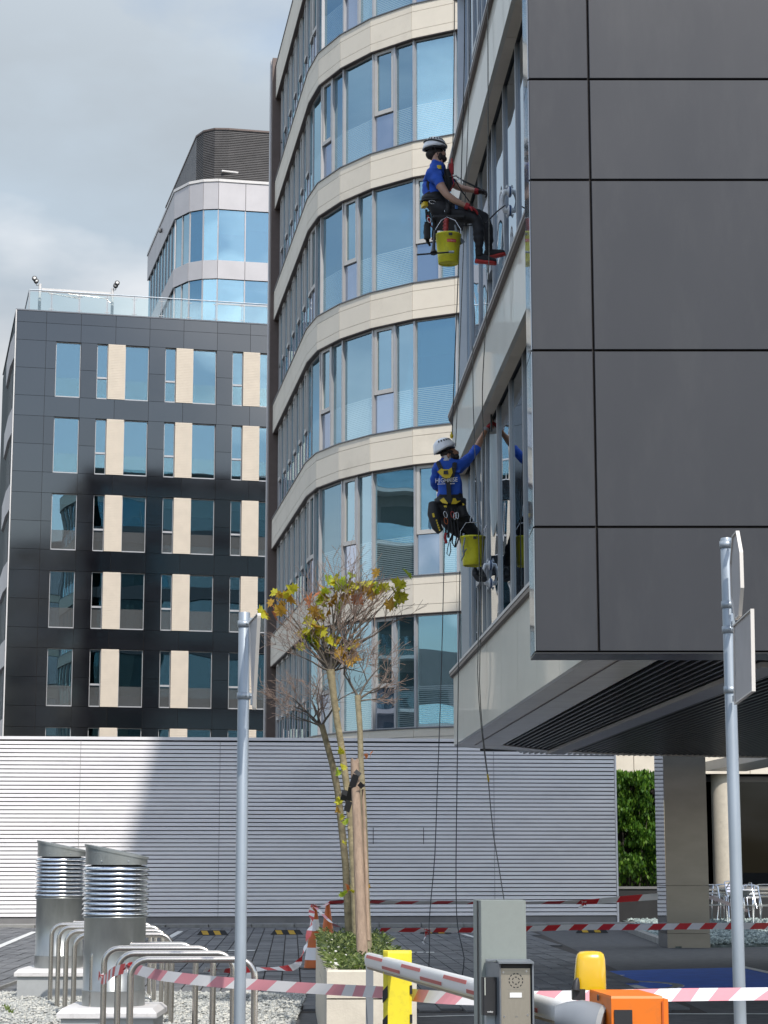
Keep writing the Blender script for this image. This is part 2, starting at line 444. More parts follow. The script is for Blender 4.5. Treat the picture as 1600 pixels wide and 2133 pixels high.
M['yellow'] = mat('yellow_paint', (0.80, 0.66, 0.03), 0.50, var=0.05, scale=5, dirt=((0.45, 0.36, 0.05), 0.45, 22))
M['black'] = mat('black_paint', (0.018, 0.018, 0.020), 0.5, var=0.2)
M['orange'] = mat('orange_paint', (0.74, 0.165, 0.006), 0.50, var=0.04, scale=3, dirt=((0.45, 0.14, 0.03), 0.4, 18))
M['orange_dark'] = mat('orange_trim', (0.50, 0.09, 0.01), 0.5)
M['amber'] = mat('amber_plastic', (0.62, 0.39, 0.006), 0.22, var=0.05, scale=9, coat=0.6)
M['arm_white'] = mat('white_boom_paint', (0.80, 0.79, 0.77), 0.35, var=0.03)
M['red_sticker'] = mat('red_reflector', (0.42, 0.045, 0.035), 0.4, var=0.12, scale=30)
M['boom_rubber'] = mat('tan_rubber_edge', (0.42, 0.34, 0.24), 0.7)
M['cast'] = mat('grey_casting', (0.19, 0.205, 0.225), 0.4, var=0.05)
M['cast2'] = mat('pale_casting', (0.34, 0.335, 0.32), 0.35, metal=0.3, var=0.05)
M['greygreen'] = mat('grey_green_paint', (0.24, 0.265, 0.245), 0.5, var=0.03, scale=40)
M['hood'] = mat('hood_grey', (0.20, 0.22, 0.24), 0.4, metal=0.3)
M['inter_steel'] = mat('intercom_steel', (0.40, 0.36, 0.30), 0.35, metal=0.7, var=0.04, scale=30, stretch=(6, 6, 1))
M['label_white'] = mat('white_label', (0.8, 0.8, 0.78), 0.5, var=0.02)
M['concrete_cream'] = mat('cream_concrete', (0.60, 0.54, 0.44), 0.85, var=0.06, scale=8, bump=0.1, bscale=60, dirt=((0.40, 0.35, 0.28), 0.4, 6))
M['tape_red'] = mat('tape_red', (0.62, 0.035, 0.04), 0.4, var=0.05)
M['tape_white'] = mat('tape_white', (0.80, 0.78, 0.78), 0.4, var=0.03)
M['tape_pink'] = mat('tape_faded_pink', (0.74, 0.31, 0.35), 0.4, var=0.06)
M['cone'] = mat('cone_orange', (0.55, 0.13, 0.025), 0.55, var=0.12, scale=9)
M['rubber'] = mat('black_rubber', (0.022, 0.022, 0.023), 0.7, var=0.2)
M['wood'] = mat('stake_wood', (0.30, 0.215, 0.155), 0.85, var=0.25, scale=9, stretch=(3, 3, 0.35), bump=0.4, bscale=25)
M['bark'] = mat('young_bark', (0.20, 0.17, 0.105), 0.9, var=0.35, scale=14, bump=0.5, bscale=40)
M['bark_pale'] = mat('pale_bark', (0.30, 0.25, 0.15), 0.9, var=0.3, scale=12, bump=0.4, bscale=40)
M['twig'] = mat('bare_twig', (0.25, 0.18, 0.145), 0.85, var=0.3, scale=6)
M['twig_dark'] = mat('dark_limb', (0.10, 0.085, 0.07), 0.9, var=0.3, scale=9)
def leafmat(name, rgb, var=0.25):
    m = mat(name, rgb, 0.55, var=var, scale=18)
    b = m.node_tree.nodes['Principled BSDF']
    try:
        b.inputs['Subsurface Weight'].default_value = 0.0
        b.inputs['Transmission Weight'].default_value = 0.0
    except Exception: pass
    nt = m.node_tree; out = [n for n in nt.nodes if n.type == 'OUTPUT_MATERIAL'][0]
    tl = nt.nodes.new('ShaderNodeBsdfTranslucent'); tl.inputs['Color'].default_value = (*[min(1, c * 1.5) for c in rgb], 1)
    mx = nt.nodes.new('ShaderNodeMixShader'); mx.inputs[0].default_value = 0.35
    nt.links.new(b.outputs[0], mx.inputs[1]); nt.links.new(tl.outputs[0], mx.inputs[2]); nt.links.new(mx.outputs[0], out.inputs['Surface'])
    return m
M['leaf'] = [leafmat('leaf_yellow_green', (0.44, 0.42, 0.03)), leafmat('leaf_green', (0.30, 0.40, 0.03)), leafmat('leaf_brown_gold', (0.42, 0.25, 0.035)), leafmat('leaf_rust', (0.50, 0.17, 0.06))]
M['hedge'] = [leafmat('hedge_green', (0.08, 0.19, 0.02)), leafmat('hedge_dark', (0.035, 0.09, 0.015)), leafmat('hedge_bright', (0.16, 0.29, 0.03))]
M['cover'] = [leafmat('cover_green', (0.12, 0.17, 0.035)), leafmat('cover_dark', (0.055, 0.085, 0.025)), leafmat('cover_pale', (0.26, 0.30, 0.11))]
M['petal'] = mat('white_petal', (0.75, 0.73, 0.66), 0.7)
M['stone'] = [mat('gravel_%d' % i, c, 0.85, var=0.12, scale=30) for i, c in enumerate(((0.44, 0.44, 0.41), (0.36, 0.365, 0.345), (0.52, 0.51, 0.46), (0.29, 0.30, 0.29)))]
M['stone_green'] = [mat('green_gravel_%d' % i, c, 0.7, var=0.12, scale=30) for i, c in enumerate(((0.22, 0.27, 0.26), (0.15, 0.19, 0.19), (0.34, 0.40, 0.38)))]
M['gravel_base'] = mat('gravel_bed', (0.26, 0.26, 0.245), 0.95, var=0.45, scale=22, bump=0.6, bscale=30)
M['gravel_base2'] = mat('green_gravel_bed', (0.13, 0.16, 0.155), 0.95, var=0.5, scale=14, bump=0.6, bscale=20)
# people
M['skin_a'] = mat('fair_skin', (0.50, 0.30, 0.22), 0.5, var=0.06, scale=20)
M['skin_b'] = mat('tanned_skin', (0.33, 0.165, 0.095), 0.5, var=0.06, scale=20)
M['shirt'] = mat('royal_blue_cotton', (0.016, 0.085, 0.46), 0.8, var=0.18, scale=7, bump=0.6, bscale=7)
M['trousers'] = mat('black_workwear', (0.012, 0.012, 0.015), 0.75, var=0.3, scale=12, bump=0.5, bscale=10)
M['hair'] = mat('dark_hair', (0.018, 0.012, 0.010), 0.7, var=0.3)
M['helmet'] = mat('white_helmet', (0.80, 0.81, 0.83), 0.3, var=0.02, coat=0.5)
M['web'] = mat('black_webbing', (0.014, 0.014, 0.016), 0.7, var=0.3)
M['web_yellow'] = mat('yellow_harness', (0.70, 0.50, 0.02), 0.5, var=0.1)
M['glove_red'] = mat('red_glove', (0.35, 0.02, 0.025), 0.7, var=0.2)
M['glove_black'] = mat('black_glove', (0.02, 0.016, 0.018), 0.6, var=0.2)
M['shoe_red'] = mat('red_sole', (0.45, 0.03, 0.025), 0.6)
M['bucket'] = mat('yellow_green_bucket', (0.70, 0.66, 0.03), 0.45, var=0.08, scale=6, dirt=((0.22, 0.22, 0.05), 0.6, 12))
M['rope'] = mat('grey_rope', (0.15, 0.15, 0.14), 0.85, var=0.5, scale=60)
M['rope_dark'] = mat('dark_rope', (0.06, 0.065, 0.07), 0.85, var=0.5, scale=60)
M['cloth_red'] = mat('red_plastic', (0.42, 0.045, 0.04), 0.45)
M['cloth_blue'] = mat('pale_blue_cloth', (0.22, 0.42, 0.58), 0.9)
M['metal'] = mat('carabiner_metal', (0.6, 0.6, 0.62), 0.25, metal=1.0)
M['suction'] = mat('white_plastic', (0.72, 0.74, 0.76), 0.35)
M['suction_blue'] = mat('blue_plastic', (0.05, 0.13, 0.32), 0.35)
M['eye'] = mat('eye_white', (0.6, 0.58, 0.55), 0.2)

def text_mesh(txt, size, parent, name, m, origin, ux, uy, th=0.002, cond=1.0):
    """lettering as a thin mesh: ux text direction, uy up"""
    cu = bpy.data.curves.new(name, 'FONT'); cu.body = txt; cu.size = size; cu.extrude = th; cu.resolution_u = 2
    to = bpy.data.objects.new(name, cu); col.objects.link(to)
    dg = bpy.context.evaluated_depsgraph_get()
    me = bpy.data.meshes.new_from_object(to.evaluated_get(dg))
    bpy.data.objects.remove(to)
    ux = Vector(ux).normalized(); uy = Vector(uy).normalized(); uz = ux.cross(uy)
    wmx = WORLD[parent.name]; inv = wmx.inverted()
    for v in me.vertices:
        v.co = inv @ (Vector(origin) + ux * v.co.x * cond + uy * v.co.y + uz * v.co.z)
    me.materials.clear(); me.materials.append(m)
    o = bpy.data.objects.new(name, me); col.objects.link(o); o.parent = parent; WORLD[o.name] = wmx
    return o

# ================================================================== GROUND
g = MB(); g.box((-400, -120, -0.3), (400, 900, 0.0))
g.build('ground', M['asphalt'], kind='structure')

# paved parking court: slabs laid along the court, nearest ones one by one
pav = MB(); pav.prism([(-16, 20.5), (3.2, 20.5), (3.2, 45.2), (-9, 45.2), (-16, 44.3)], -0.02, 0.004)
pave = pav.build('parking_court', M['joint'], kind='structure')
PAV_DIR = Vector((-0.045, 1, 0)).normalized(); PAV_X = Vector((PAV_DIR.y, -PAV_DIR.x, 0))
SW, SL = 0.23, 0.46
brick_me = []
for k in range(3):
    b = MB(); b.box((-SW/2 + 0.009, -SL/2 + 0.009, 0.0), (SW/2 - 0.009, SL/2 - 0.009, 0.022))
    o = b.build('paving_slab', M['paver'][k]); brick_me.append(o.data); bpy.data.objects.remove(o)
slots = []
for i in range(-70, 24):
    for j in range(0, 54):
        yy = 20.7 + j * SL + (0.5 * SL if i % 2 else 0)
        c = PAV_X * (i * SW) + PAV_DIR * yy
        if -15.8 < c.x < 3.0 and 20.7 < c.y < 45.0 + min(0, .1 * (c.x + 9.5)):
            slots.append((c.x, c.y))
def inview(x, y):
    px = 800 + FOC * x / (y * _c); return -15 < px < 1000
# hidden behind planter or gravel bed -> skip from the "largest" list
slots.sort(key=lambda p: (0 if inview(*p) and p[1] > 23.2 and not (-0.95 < p[0] < 0.3) else 1, p[1]))
rest = MB()
for n_, (x, y) in enumerate(slots):
    k = rnd.choice((0, 0, 1, 2)); dz = rnd.uniform(-0.004, 0.004)
    Mx = Matrix.Translation((x, y, 0.002 + dz)) @ Matrix.Rotation(-math.atan2(PAV_DIR.x, PAV_DIR.y) + rnd.uniform(-0.004, 0.004), 4, 'Z')
    if n_ < 300:
        o = bpy.data.objects.new('paving_slab', brick_me[k]); col.objects.link(o); o.parent = pave; o.matrix_local = Mx
    else:
        a = [Mx @ Vector(q) for q in ((-SW/2+.009, -SL/2+.009, 0), (SW/2-.009, -SL/2+.009, 0), (SW/2-.009, SL/2-.009, 0), (-SW/2+.009, SL/2-.009, 0))]
        rest.loft([a, [p + Vector((0, 0, 0.022)) for p in a]], k, cap=False, smooth=False)
        rest.add([p + Vector((0, 0, 0.022)) for p in a], [(0, 1, 2, 3)], k)
rest.build('paving_slabs', M['paver'], pave, kind='stuff')

def strip(name, a, b, w, m=M['line'], z=0.030, parent=None):
    a = Vector((a[0], a[1], z)); b = Vector((b[0], b[1], z)); d = (b - a).normalized(); n = Vector((-d.y, d.x, 0)) * w / 2
    q = MB(); q.loft([[a - n, a + n, a + n + Vector((0,0,0.003)), a - n + Vector((0,0,0.003))], [b - n, b + n, b + n + Vector((0,0,0.003)), b - n + Vector((0,0,0.003))]], 0, True, False)
    return q.build(name, m, kind='structure' if parent is None else None, parent=parent)
p, q = gnd(-12, 1980), gnd(72, 1944); strip('road_line', p, q, 0.13)
p, q = gnd(518, 2078), gnd(522, 2026); strip('road_line', p, q, 0.10)
p, q = gnd(352, 1957), gnd(376, 1943); strip('road_line', p, q, 0.12)
p, q = gnd(965, 1949), gnd(1010, 1962); strip('road_line', p, q, 0.10)
for (px, py, w) in ((505, 1984, 0.42), (878, 1988, 0.40)):
    c = gnd(px, py); e = MB()
    for k, (dx, ww) in enumerate(((-0.17, 0.12), (-0.02, 0.10), (0.14, 0.13))):
        e.box((c.x + dx - ww/2, c.y - 0.14, 0.031), (c.x + dx + ww/2, c.y + 0.14, 0.034))
    e.build('bay_number_marking', M['line'], kind='structure')
# asphalt lane lines and disabled bay on the right
p, q = gnd(1388, 2113, 0.0), gnd(1620, 2113, 0.0); strip('road_line', p, q, 0.07, z=0.004)
p, q = gnd(872, 2119, 0.0), gnd(990, 2116, 0.0); strip('road_line', p, q, 0.07, z=0.004)
p, q = gnd(1535, 2013, 0.0), gnd(1640, 2036, 0.0); strip('road_line', p, q, 0.12, z=0.010)
bay = MB(); b0 = [gnd(955, 2064), gnd(1660, 2070), gnd(1660, 2033), gnd(1540, 2016), gnd(1380, 2020), gnd(1080, 2029)]
bay.prism([(p.x, p.y) for p in b0], 0.0, 0.005)
bayo = bay.build('disabled_parking_bay', M['blue_paint'], kind='structure')
sy = MB()
def pstroke(mb, pts, w, z=0.006):
    pts = [Vector((p[0], p[1], z)) for p in pts]
    for a, b in zip(pts[:-1], pts[1:]):
        d = (b - a).normalized(); n = Vector((-d.y, d.x, 0)) * w / 2; a2 = a - d * w * .3; b2 = b + d * w * .3
        A = [a2 - n, b2 - n, b2 + n, a2 + n]
        mb.loft([A, [p + Vector((0, 0, 0.004)) for p in A]], 0, True, False)
SX, SY = 3.02, 24.9
pstroke(sy, [(SX + 0.52 * math.cos(R(a)), SY + 0.75 * math.sin(R(a))) for a in range(-125, 126, 12)], 0.13)
pstroke(sy, [(SX - 0.95, SY + 0.62), (SX - 0.25, SY + 0.62)], 0.13)
pstroke(sy, [(SX - 0.9, SY - 0.05), (SX - 0.05, SY - 0.05), (SX + 0.02, SY - 0.75), (SX + 0.26, SY - 0.75)], 0.16)
pstroke(sy, [(SX - 1.3, SY + 0.1), (SX - 0.9, SY + 0.1)], 0.3)
pstroke(sy, [(SX - 1.05, SY + 2.15), (SX - 0.75, SY + 2.0)], 0.16); pstroke(sy, [(SX - 0.3, SY + 2.2), (SX + 0.05, SY + 2.05)], 0.16)
sy.build('wheelchair_symbol', M['line'], parent=bayo)

# kerb in front of the louvred wall, kerb round the gravel on the right, kerb at left
k = MB()
for i in range(27):
    x0 = -19.1 + i * 0.95
    k.box((x0, 45.25 + 0.095 * (x0 + 9.6), 0.0), (x0 + 0.935, 46.3 + .095 * (x0 + 9.6), 0.07))
k.build('kerb', M['kerb'], kind='structure')
k = MB(); a, b = gnd(1291, 1936), gnd(1386, 1972)
for i in range(9):
    p0 = a.lerp(b, i / 9) ; p1 = a.lerp(b, (i + 0.985) / 9)
    k.loft([[p0, p0 + Vector((0.14, 0.03, 0)), p0 + Vector((0.14, 0.03, 0.1)), p0 + Vector((0, 0, 0.1))], [p1, p1 + Vector((0.14, 0.03, 0)), p1 + Vector((0.14, 0.03, 0.1)), p1 + Vector((0, 0, 0.1))]], 0, True, False)
k.build('kerb', M['kerb'], kind='structure')
k = MB(); a, b = gnd(-20, 2072), gnd(40, 2050)
a2 = a + (b - a) * -0.5
for i in range(8):
    p0 = a2.lerp(b, i / 8); p1 = a2.lerp(b, (i + 0.98) / 8)
    k.loft([[p0, p0 + Vector((0.02, 0.32, 0)), p0 + Vector((0.02, 0.32, 0.06)), p0 + Vector((0, 0, 0.06))], [p1, p1 + Vector((0.02, 0.32, 0)), p1 + Vector((0.02, 0.32, 0.06)), p1 + Vector((0, 0, 0.06))]], 0, True, False)
k.build('kerb', M['kerb'], kind='structure')

def scatter_stones(name, poly, n, r0, r1, mats, z, wv=None):
    mb = MB(); xs = [p[0] for p in poly]; ys = [p[1] for p in poly]
    def inside(x, y):
        c = False; j = len(poly) - 1
        for i in range(len(poly)):
            if (poly[i][1] > y) != (poly[j][1] > y) and x < (poly[j][0]-poly[i][0])*(y-poly[i][1])/(poly[j][1]-poly[i][1]) + poly[i][0]: c = not c
            j = i
        return c
    cnt = 0
    while cnt < n:
        x = rnd.uniform(min(xs), max(xs)); y = rnd.uniform(min(ys), max(ys))
        if not inside(x, y): continue
        cnt += 1
        r = rnd.uniform(r0, r1); a = rnd.uniform(0, 6.28); cx, sx_ = math.cos(a), math.sin(a)
        zz = z + rnd.uniform(0, r * 0.9) + 0.02 * noise.noise((x * 1.5, y * 1.5, 0))
        vs = []
        for (u, v, w) in ((1,0,0),(0,.7,0),(-1,0,0),(0,-.7,0),(0,0,.65),(0,0,-.6)):
            u *= r * rnd.uniform(.75, 1.2); v *= r * rnd.uniform(.75, 1.2); w *= r * rnd.uniform(.7, 1.2)
            t = rnd.uniform(-.25, .25) * r
            vs.append((x + u*cx - v*sx_ + t, y + u*sx_ + v*cx + t, zz + w + t * .5))
        mb.add(vs, [(0,1,4),(1,2,4),(2,3,4),(3,0,4),(1,0,5),(2,1,5),(3,2,5),(0,3,5)], rnd.randrange(len(mats)))
    return mb.build(name, mats, kind='stuff')
bed = [(-5.5, 16.0), (-0.78, 16.0), (-0.86, 23.0), (-3.9, 23.2), (-5.6, 22.4)]
b = MB(); b.prism(bed, 0, 0.035); b.build('gravel_bed', M['gravel_base'], kind='structure')
tag(scatter_stones('gravel', [(-5.4, 18.4), (-0.80, 18.4), (-0.86, 22.9), (-3.9, 23.1), (-5.4, 22.4)], 23000, 0.011, 0.025, M['stone'], 0.035), 'pale grey crushed gravel round the bike racks', 'gravel')
bed = [(5.3, 45.0), (4.95, 36.2), (5.0, 35.3), (12, 37.4), (12, 50.1), (5.8, 50.1), (5.8, 48.2)]
b = MB(); b.prism(bed, 0, 0.03); b.build('gravel_bed', M['gravel_base2'], kind='structure')
tag(scatter_stones('gravel', [(5.4, 44.8), (5.08, 36.4), (5.6, 35.5), (9.2, 36.6), (9.2, 50), (5.9, 50), (5.9, 48)], 11000, 0.03, 0.06, M['stone_green'], 0.03), 'grey green glassy gravel round the steel pillar', 'gravel')
# weeds in the gravel
wb = MB()
for (px, py, h_) in ((68, 2083, .11), (14, 2116, .10), (22, 2120, .08), (8, 2110, .09), (626, 2073, .10), (100, 2085, .08), (550, 2080, .07), (118, 2131, .06)):
    c = gnd(px, py)
    for i in range(9):
        a = rnd.uniform(0, 6.28); l = h_ * rnd.uniform(.6, 1.1); d = Vector((math.cos(a), math.sin(a), 0)) * l * .45; w = Vector((-math.sin(a), math.cos(a), 0)) * .012
        wb.add([c - w, c + w, c + d * .6 + w + Vector((0,0,l*.7)), c + d * .6 - w + Vector((0,0,l*.7)), c + d + Vector((0,0,l))], [(0,1,2,3),(3,2,4)], 0)
wb.build('weeds', M['cover'][0], kind='stuff', label='small green weeds growing through the gravel', cat='weeds')

# ================================================================== LOUVRED WALL
LW0, LW1 = (-19.9, 45.157), (5.42, 47.62)
SLW = segment(LW0, LW1, -1); LL = SLW[3]
lw = thing('louvred_wall', 'long white horizontally louvred wall behind the parking court', 'wall', (LW0[0], LW0[1], 0))
b = MB(); b.seg(SLW, 0, LL, 0.0, 4.20, -0.30, -0.045); b.build('backing', M['louvre_gap'], lw)
b = MB(); b.seg(SLW, 0, LL - 0.02, 0.0, 0.205, -0.043, 0.005); b.build('plinth', M['plinth'], lw)
b = MB(); b.seg(SLW, -0.02, LL + 0.03, 4.20, 4.27, -0.33, 0.05); b.build('coping', M['louvre'], lw)
b = MB(); b.seg(SLW, LL - 0.02, LL + 0.02, 0.02, 4.19, -0.34, 0.035); b.build('end_post', M['louvre'], lw)
nsl = 43; pit = (4.185 - 0.225) / nsl
base = None
for i in range(nsl):
    z = 0.225 + i * pit
    if base is None:
        s_ = MB(); n_ = SLW[2]; A = Vector((LW0[0], LW0[1], 0)); B = A + SLW[1] * (LL - 0.03)
        prof = [(0.030, 0.0), (0.034, 0.008), (0.004, pit - 0.014), (-0.035, pit - 0.012), (-0.035, pit - 0.02), (0.0, pit - 0.024)]
        prof = [(0.036, 0.0), (0.030, 0.060), (0.020, 0.068), (-0.03, 0.072), (-0.03, 0.064), (0.018, 0.060), (0.024, 0.006), (-0.01, 0.004), (-0.01, -0.003), (0.030, -0.004)]
        rings = [[P + n_ * o + Vector((0, 0, zz + z)) for o, zz in prof] for P in (A, B)]
        s_.loft(rings, 0, True, False)
        base = s_.build('slat', M['louvre'], lw)
    else:
        instance(base, lw, Matrix.Translation((0, 0, i * pit)))
for k_ in range(1, 8):
    u = LL * k_ / 8 + .3; b = MB(); b.seg(SLW, u - .004, u + .004, 0.22, 4.19, 0.018, 0.0375); b.build('sheet_joint', M['plinth'], lw)
for px in (777, 883):
    p = at(px, 1745, 47.1); u = (Vector((p.x, p.y, 0)) - SLW[0]).dot(SLW[1])
    b = MB(); b.seg(SLW, u - .007, u + .007, 1.85, 2.22, 0.02, 0.036); b.build('hatch_joint', M['joint'], lw)

# ================================================================== BUILDING C : curved office, cream bands
CP = [(3.0, 47.6), (1.75, 48.2), (0.71, 48.75), (-0.35, 49.65), (-1.155, 50.7), (-1.78, 51.92), (-2.105, 53.2), (-3.53, 62.5)]
CSEG = [segment(CP[i], CP[i+1], 1) for i in range(len(CP) - 1)]
if CSEG[0][2].y > 0: CSEG = [segment(CP[i], CP[i+1], -1) for i in range(len(CP) - 1)]; CSIDE = -1
else: CSIDE = 1
cb = thing('curved_office_building', 'tall curved office building with cream stone bands and blue glass behind the bare trees', 'office building', (0.7, 49.5, 0))
ZT = [4.60 + 3.70 * k for k in range(7)]; ZT[6] = 27.05      # tops of the bands
BH = 0.91
gin = inset(CP, 0.16, CSIDE)
GSEG = [segment(gin[i], gin[i+1], CSIDE) for i in range(len(gin) - 1)]
back = [(-3.4, 64.2), (14, 66.8), (14, 44)]
tailc = [(-3.40, 64.2), (14.0, 66.8), (14.0, 53.2), (4.6, 52.0)]
for k, zt in enumerate(ZT):
    zb = zt - (BH if k < 6 else 1.10)
    sl = MB(); sl.prism(inset(CP, 0.055, CSIDE) + tailc, zb + 0.02, zt - 0.02); sl.build('floor_slab', M['slab'], cb)
    rows = [(zb, zb + 0.205), (zb + 0.215, zt - 0.205), (zt - 0.195, zt)] if k < 6 else [(zb, zb + .22), (zb + .23, zt)]
    for i, S in enumerate(CSEG):
        L = S[3]
        nu = 1 if i in (1, 2, 3, 4, 5) else (7 if i == 6 else 3)
        for a in range(nu):
            u0 = L * a / nu + 0.005; u1 = L * (a + 1) / nu - 0.005
            for (r0, r1) in rows:
                b = MB(); b.seg(S, u0, u1, r0, r1, -0.05, 0.0)
                b.build('cladding_panel', M['cream'] if (i + a + k) % 2 else M['cream2'], cb)
    # thin dark sill flashing on top of each band and head shadow profile below
    f = MB()
    for S in CSEG: f.seg(S, 0.0, S[3], zt + 0.002, zt + 0.028, -0.14, 0.025)
    f.build('sill', M['alu_dark'], cb)
    if k > 0:
        f = MB()
        for S in CSEG: f.seg(S, 0.0, S[3], zb - 0.022, zb - 0.002, -0.14, -0.01)
        f.build('head_flashing', M['ledge'], cb)
# windows: (segment, a, b, kind) with fractions of the glazing segment; W whole pane, S sash over a fixed pane
PA = {1: [(0, 1, 'W')], 2: [(0, 1, 'W')], 3: [(0, .5, 'W'), (.5, 1, 'S')], 4: [(0, 1, 'W')], 5: [(0, .48, 'W'), (.48, 1, 'S')], 6: []}
PB = {1: [(0, .45, 'W'), (.45, 1, 'S')], 2: [(0, .5, 'W'), (.5, 1, 'S')], 3: [(0, 1, 'W')], 4: [(0, .5, 'W'), (.5, 1, 'S')], 5: [(0, 1, 'W')]}
# seg 0: far right (hidden), 1: (1.75..0.71), 2: V1-V2, 3: V2-V3 ...
PA = {0: [(.0, .5, 'W'), (.5, 1, 'W')], 1: [(0, 1, 'W')], 2: [(0, .47, 'W'), (.47, 1, 'S')], 3: [(0, 1, 'W')], 4: [(0, .5, 'W'), (.5, 1, 'S')], 5: [(0, 1, 'W')]}
PB = {0: [(.0, .5, 'W'), (.5, 1, 'W')], 1: [(0, .40, 'W'), (.40, 1, 'S')], 2: [(0, 1, 'W')], 3: [(0, .5, 'W'), (.5, 1, 'S')], 4: [(0, 1, 'W')], 5: [(0, .5, 'W'), (.5, 1, 'S')]}
def left_pattern(off):
    out = []; u = 0.0; L = GSEG[6][3] - 0.75; k = off
    while u < L - 0.1:
        w = (0.80, 0.62)[k % 2]; u1 = min(L, u + w)
        out.append((u / GSEG[6][3], u1 / GSEG[6][3], 'WS'[k % 2])); u = u1; k += 1
    return out
PA[6] = left_pattern(0); PB[6] = left_pattern(1)
for k in range(6):
    z0 = ZT[k] + 0.03; z1 = (ZT[k+1] - (BH if k < 5 else 1.10)) - 0.024
    pat = PA if k % 2 == 0 else PB
    for i, S in enumerate(GSEG):
        L = S[3]
        for (fa, fb, kd) in pat[i]:
            u0, u1 = fa * L, fb * L
            fr = MB(); w = 0.035
            # mullion on the left side of each bay, stepped profile
            fr.seg(S, u0 - (.03 if i < 6 else .022), u0 + .03, z0, z1, -0.05, 0.075 if i < 6 else 0.022)
            if kd == 'W':
                fr.seg(S, u0 + .03, u1 - .03, z0, z0 + .03, -0.02, 0.03)
                fr.seg(S, u0 + .03, u1 - .03, z1 - .035, z1, -0.02, 0.03)
                fr.build('window', M['alu'], cb); wo_ = bpy.data.objects[-1] if False else None
            else:
                zm = z0 + 1.02
                fr2 = fr
                for (a, b_, c, d_) in ((u0 + .03, u0 + .115, zm, z1), (u1 - .115, u1 - .03, zm, z1), (u0 + .115, u1 - .115, zm, zm + .105), (u0 + .115, u1 - .115, z1 - .08, z1)):
                    fr2.seg(S, a, b_, c, d_, -0.02, 0.06, 1)
                fr.seg(S, u0 + .03, u1 - .03, z0, z0 + .03, -0.02, 0.03)
                fr.build('window', [M['alu'], M['alu_frame']], cb)
            W_ = col.objects[-1]
            far = i == 6
            film = (M['glass_cf'] if (i < 6) else M['glass_c'])
            pn = MB()
            if kd == 'W':
                pn.seg(S, u0 + .03, u1 - .03, z0 + .03, z1 - .035, -0.012, 0.0)
                pn.build('pane', film, W_)
            else:
                pn.seg(S, u0 + .115, u1 - .115, zm + .105, z1 - .08, 0.0, 0.012); pn.build('pane', M['glass_c'], W_)
                p2 = MB(); p2.seg(S, u0 + .03, u1 - .03, z0 + .03, zm, -0.012, 0.0); p2.build('pane', M['glass_low'], W_)
            if i < 6 and rnd.random() < 0.62:
                dz = rnd.choice((0.25, 0.5, 0.9, 1.3, 1.7, 2.1)) if kd == 'W' else rnd.choice((0.4, 1.5))
                inset_l = rnd.choice((0.0, 0.0, 0.12))
                bl = MB(); bl.seg(S, u0 + .05 + inset_l, u1 - .05, z1 - dz, z1 - .02, -0.16, -0.15); bl.build('blind', M['blind'] if rnd.random() < .6 else M['blind_cream'], W_)
    # closing mullion and dark end strip
S6 = GSEG[6]; L6 = S6[3]
b = MB(); b.seg(S6, L6 - .75, L6, 3.7, 26.0, -0.10, -0.01); b.build('end_panel', M['alu'], cb)
b = MB(); e0 = Vector((CP[-1][0], CP[-1][1], 0)); 
b.seg(CSEG[6], CSEG[6][3] + 0.01, CSEG[6][3] + 0.62, 0, 27.35, -0.25, 0.11); b.build('end_fin', M['ledge'], cb)
b = MB(); b.seg(CSEG[6], CSEG[6][3] + .25, CSEG[6][3] + .64, 0, 27.38, 0.112, 0.14); b.build('fin_cladding', M['silver'], cb)
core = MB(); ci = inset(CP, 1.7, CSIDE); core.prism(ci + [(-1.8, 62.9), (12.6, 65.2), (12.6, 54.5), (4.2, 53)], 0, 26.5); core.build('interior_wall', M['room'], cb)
b = MB(); b.prism(inset(CP, 0.2, CSIDE) + tailc, 27.03, 27.12); b.build('roof', M['alu_dark'], cb)
# end wall facing the block beyond (only seen mirrored in that block's glass)
for k in range(6):
    z0 = ZT[k]; b = MB(); Se = segment((-3.4, 64.2), (14, 66.8), CSIDE)
    b.seg(Se, 0.4, Se[3], z0, z0 + 2.79, -0.3, -0.2); b.build('pane', M['glass_c'], cb)
    b = MB(); b.seg(Se, 0.2, Se[3], z0 - BH, z0, -0.1, 0.02); b.build('end_band', M['alu_dark'], cb)
# roof railing of C
b = MB(); pr = inset(CP[4:], 0.35, CSIDE)
for j in range(len(pr) - 1):
    S = segment(pr[j], pr[j+1], CSIDE); n = max(1, int(S[3] / 1.3))
    for a in range(n + 1):
        p = S[0] + S[1] * (S[3] * a / n); b.tube([(p.x, p.y, 27.1), (p.x, p.y, 28.0)], .02, 6)
    b.tube([(S[0].x, S[0].y, 28.0), tuple((S[0] + S[1] * S[3])[:2]) + (28.0,)], .025, 6)
#  (kept low and set back: it does not show above the parapet from the ground)
del b

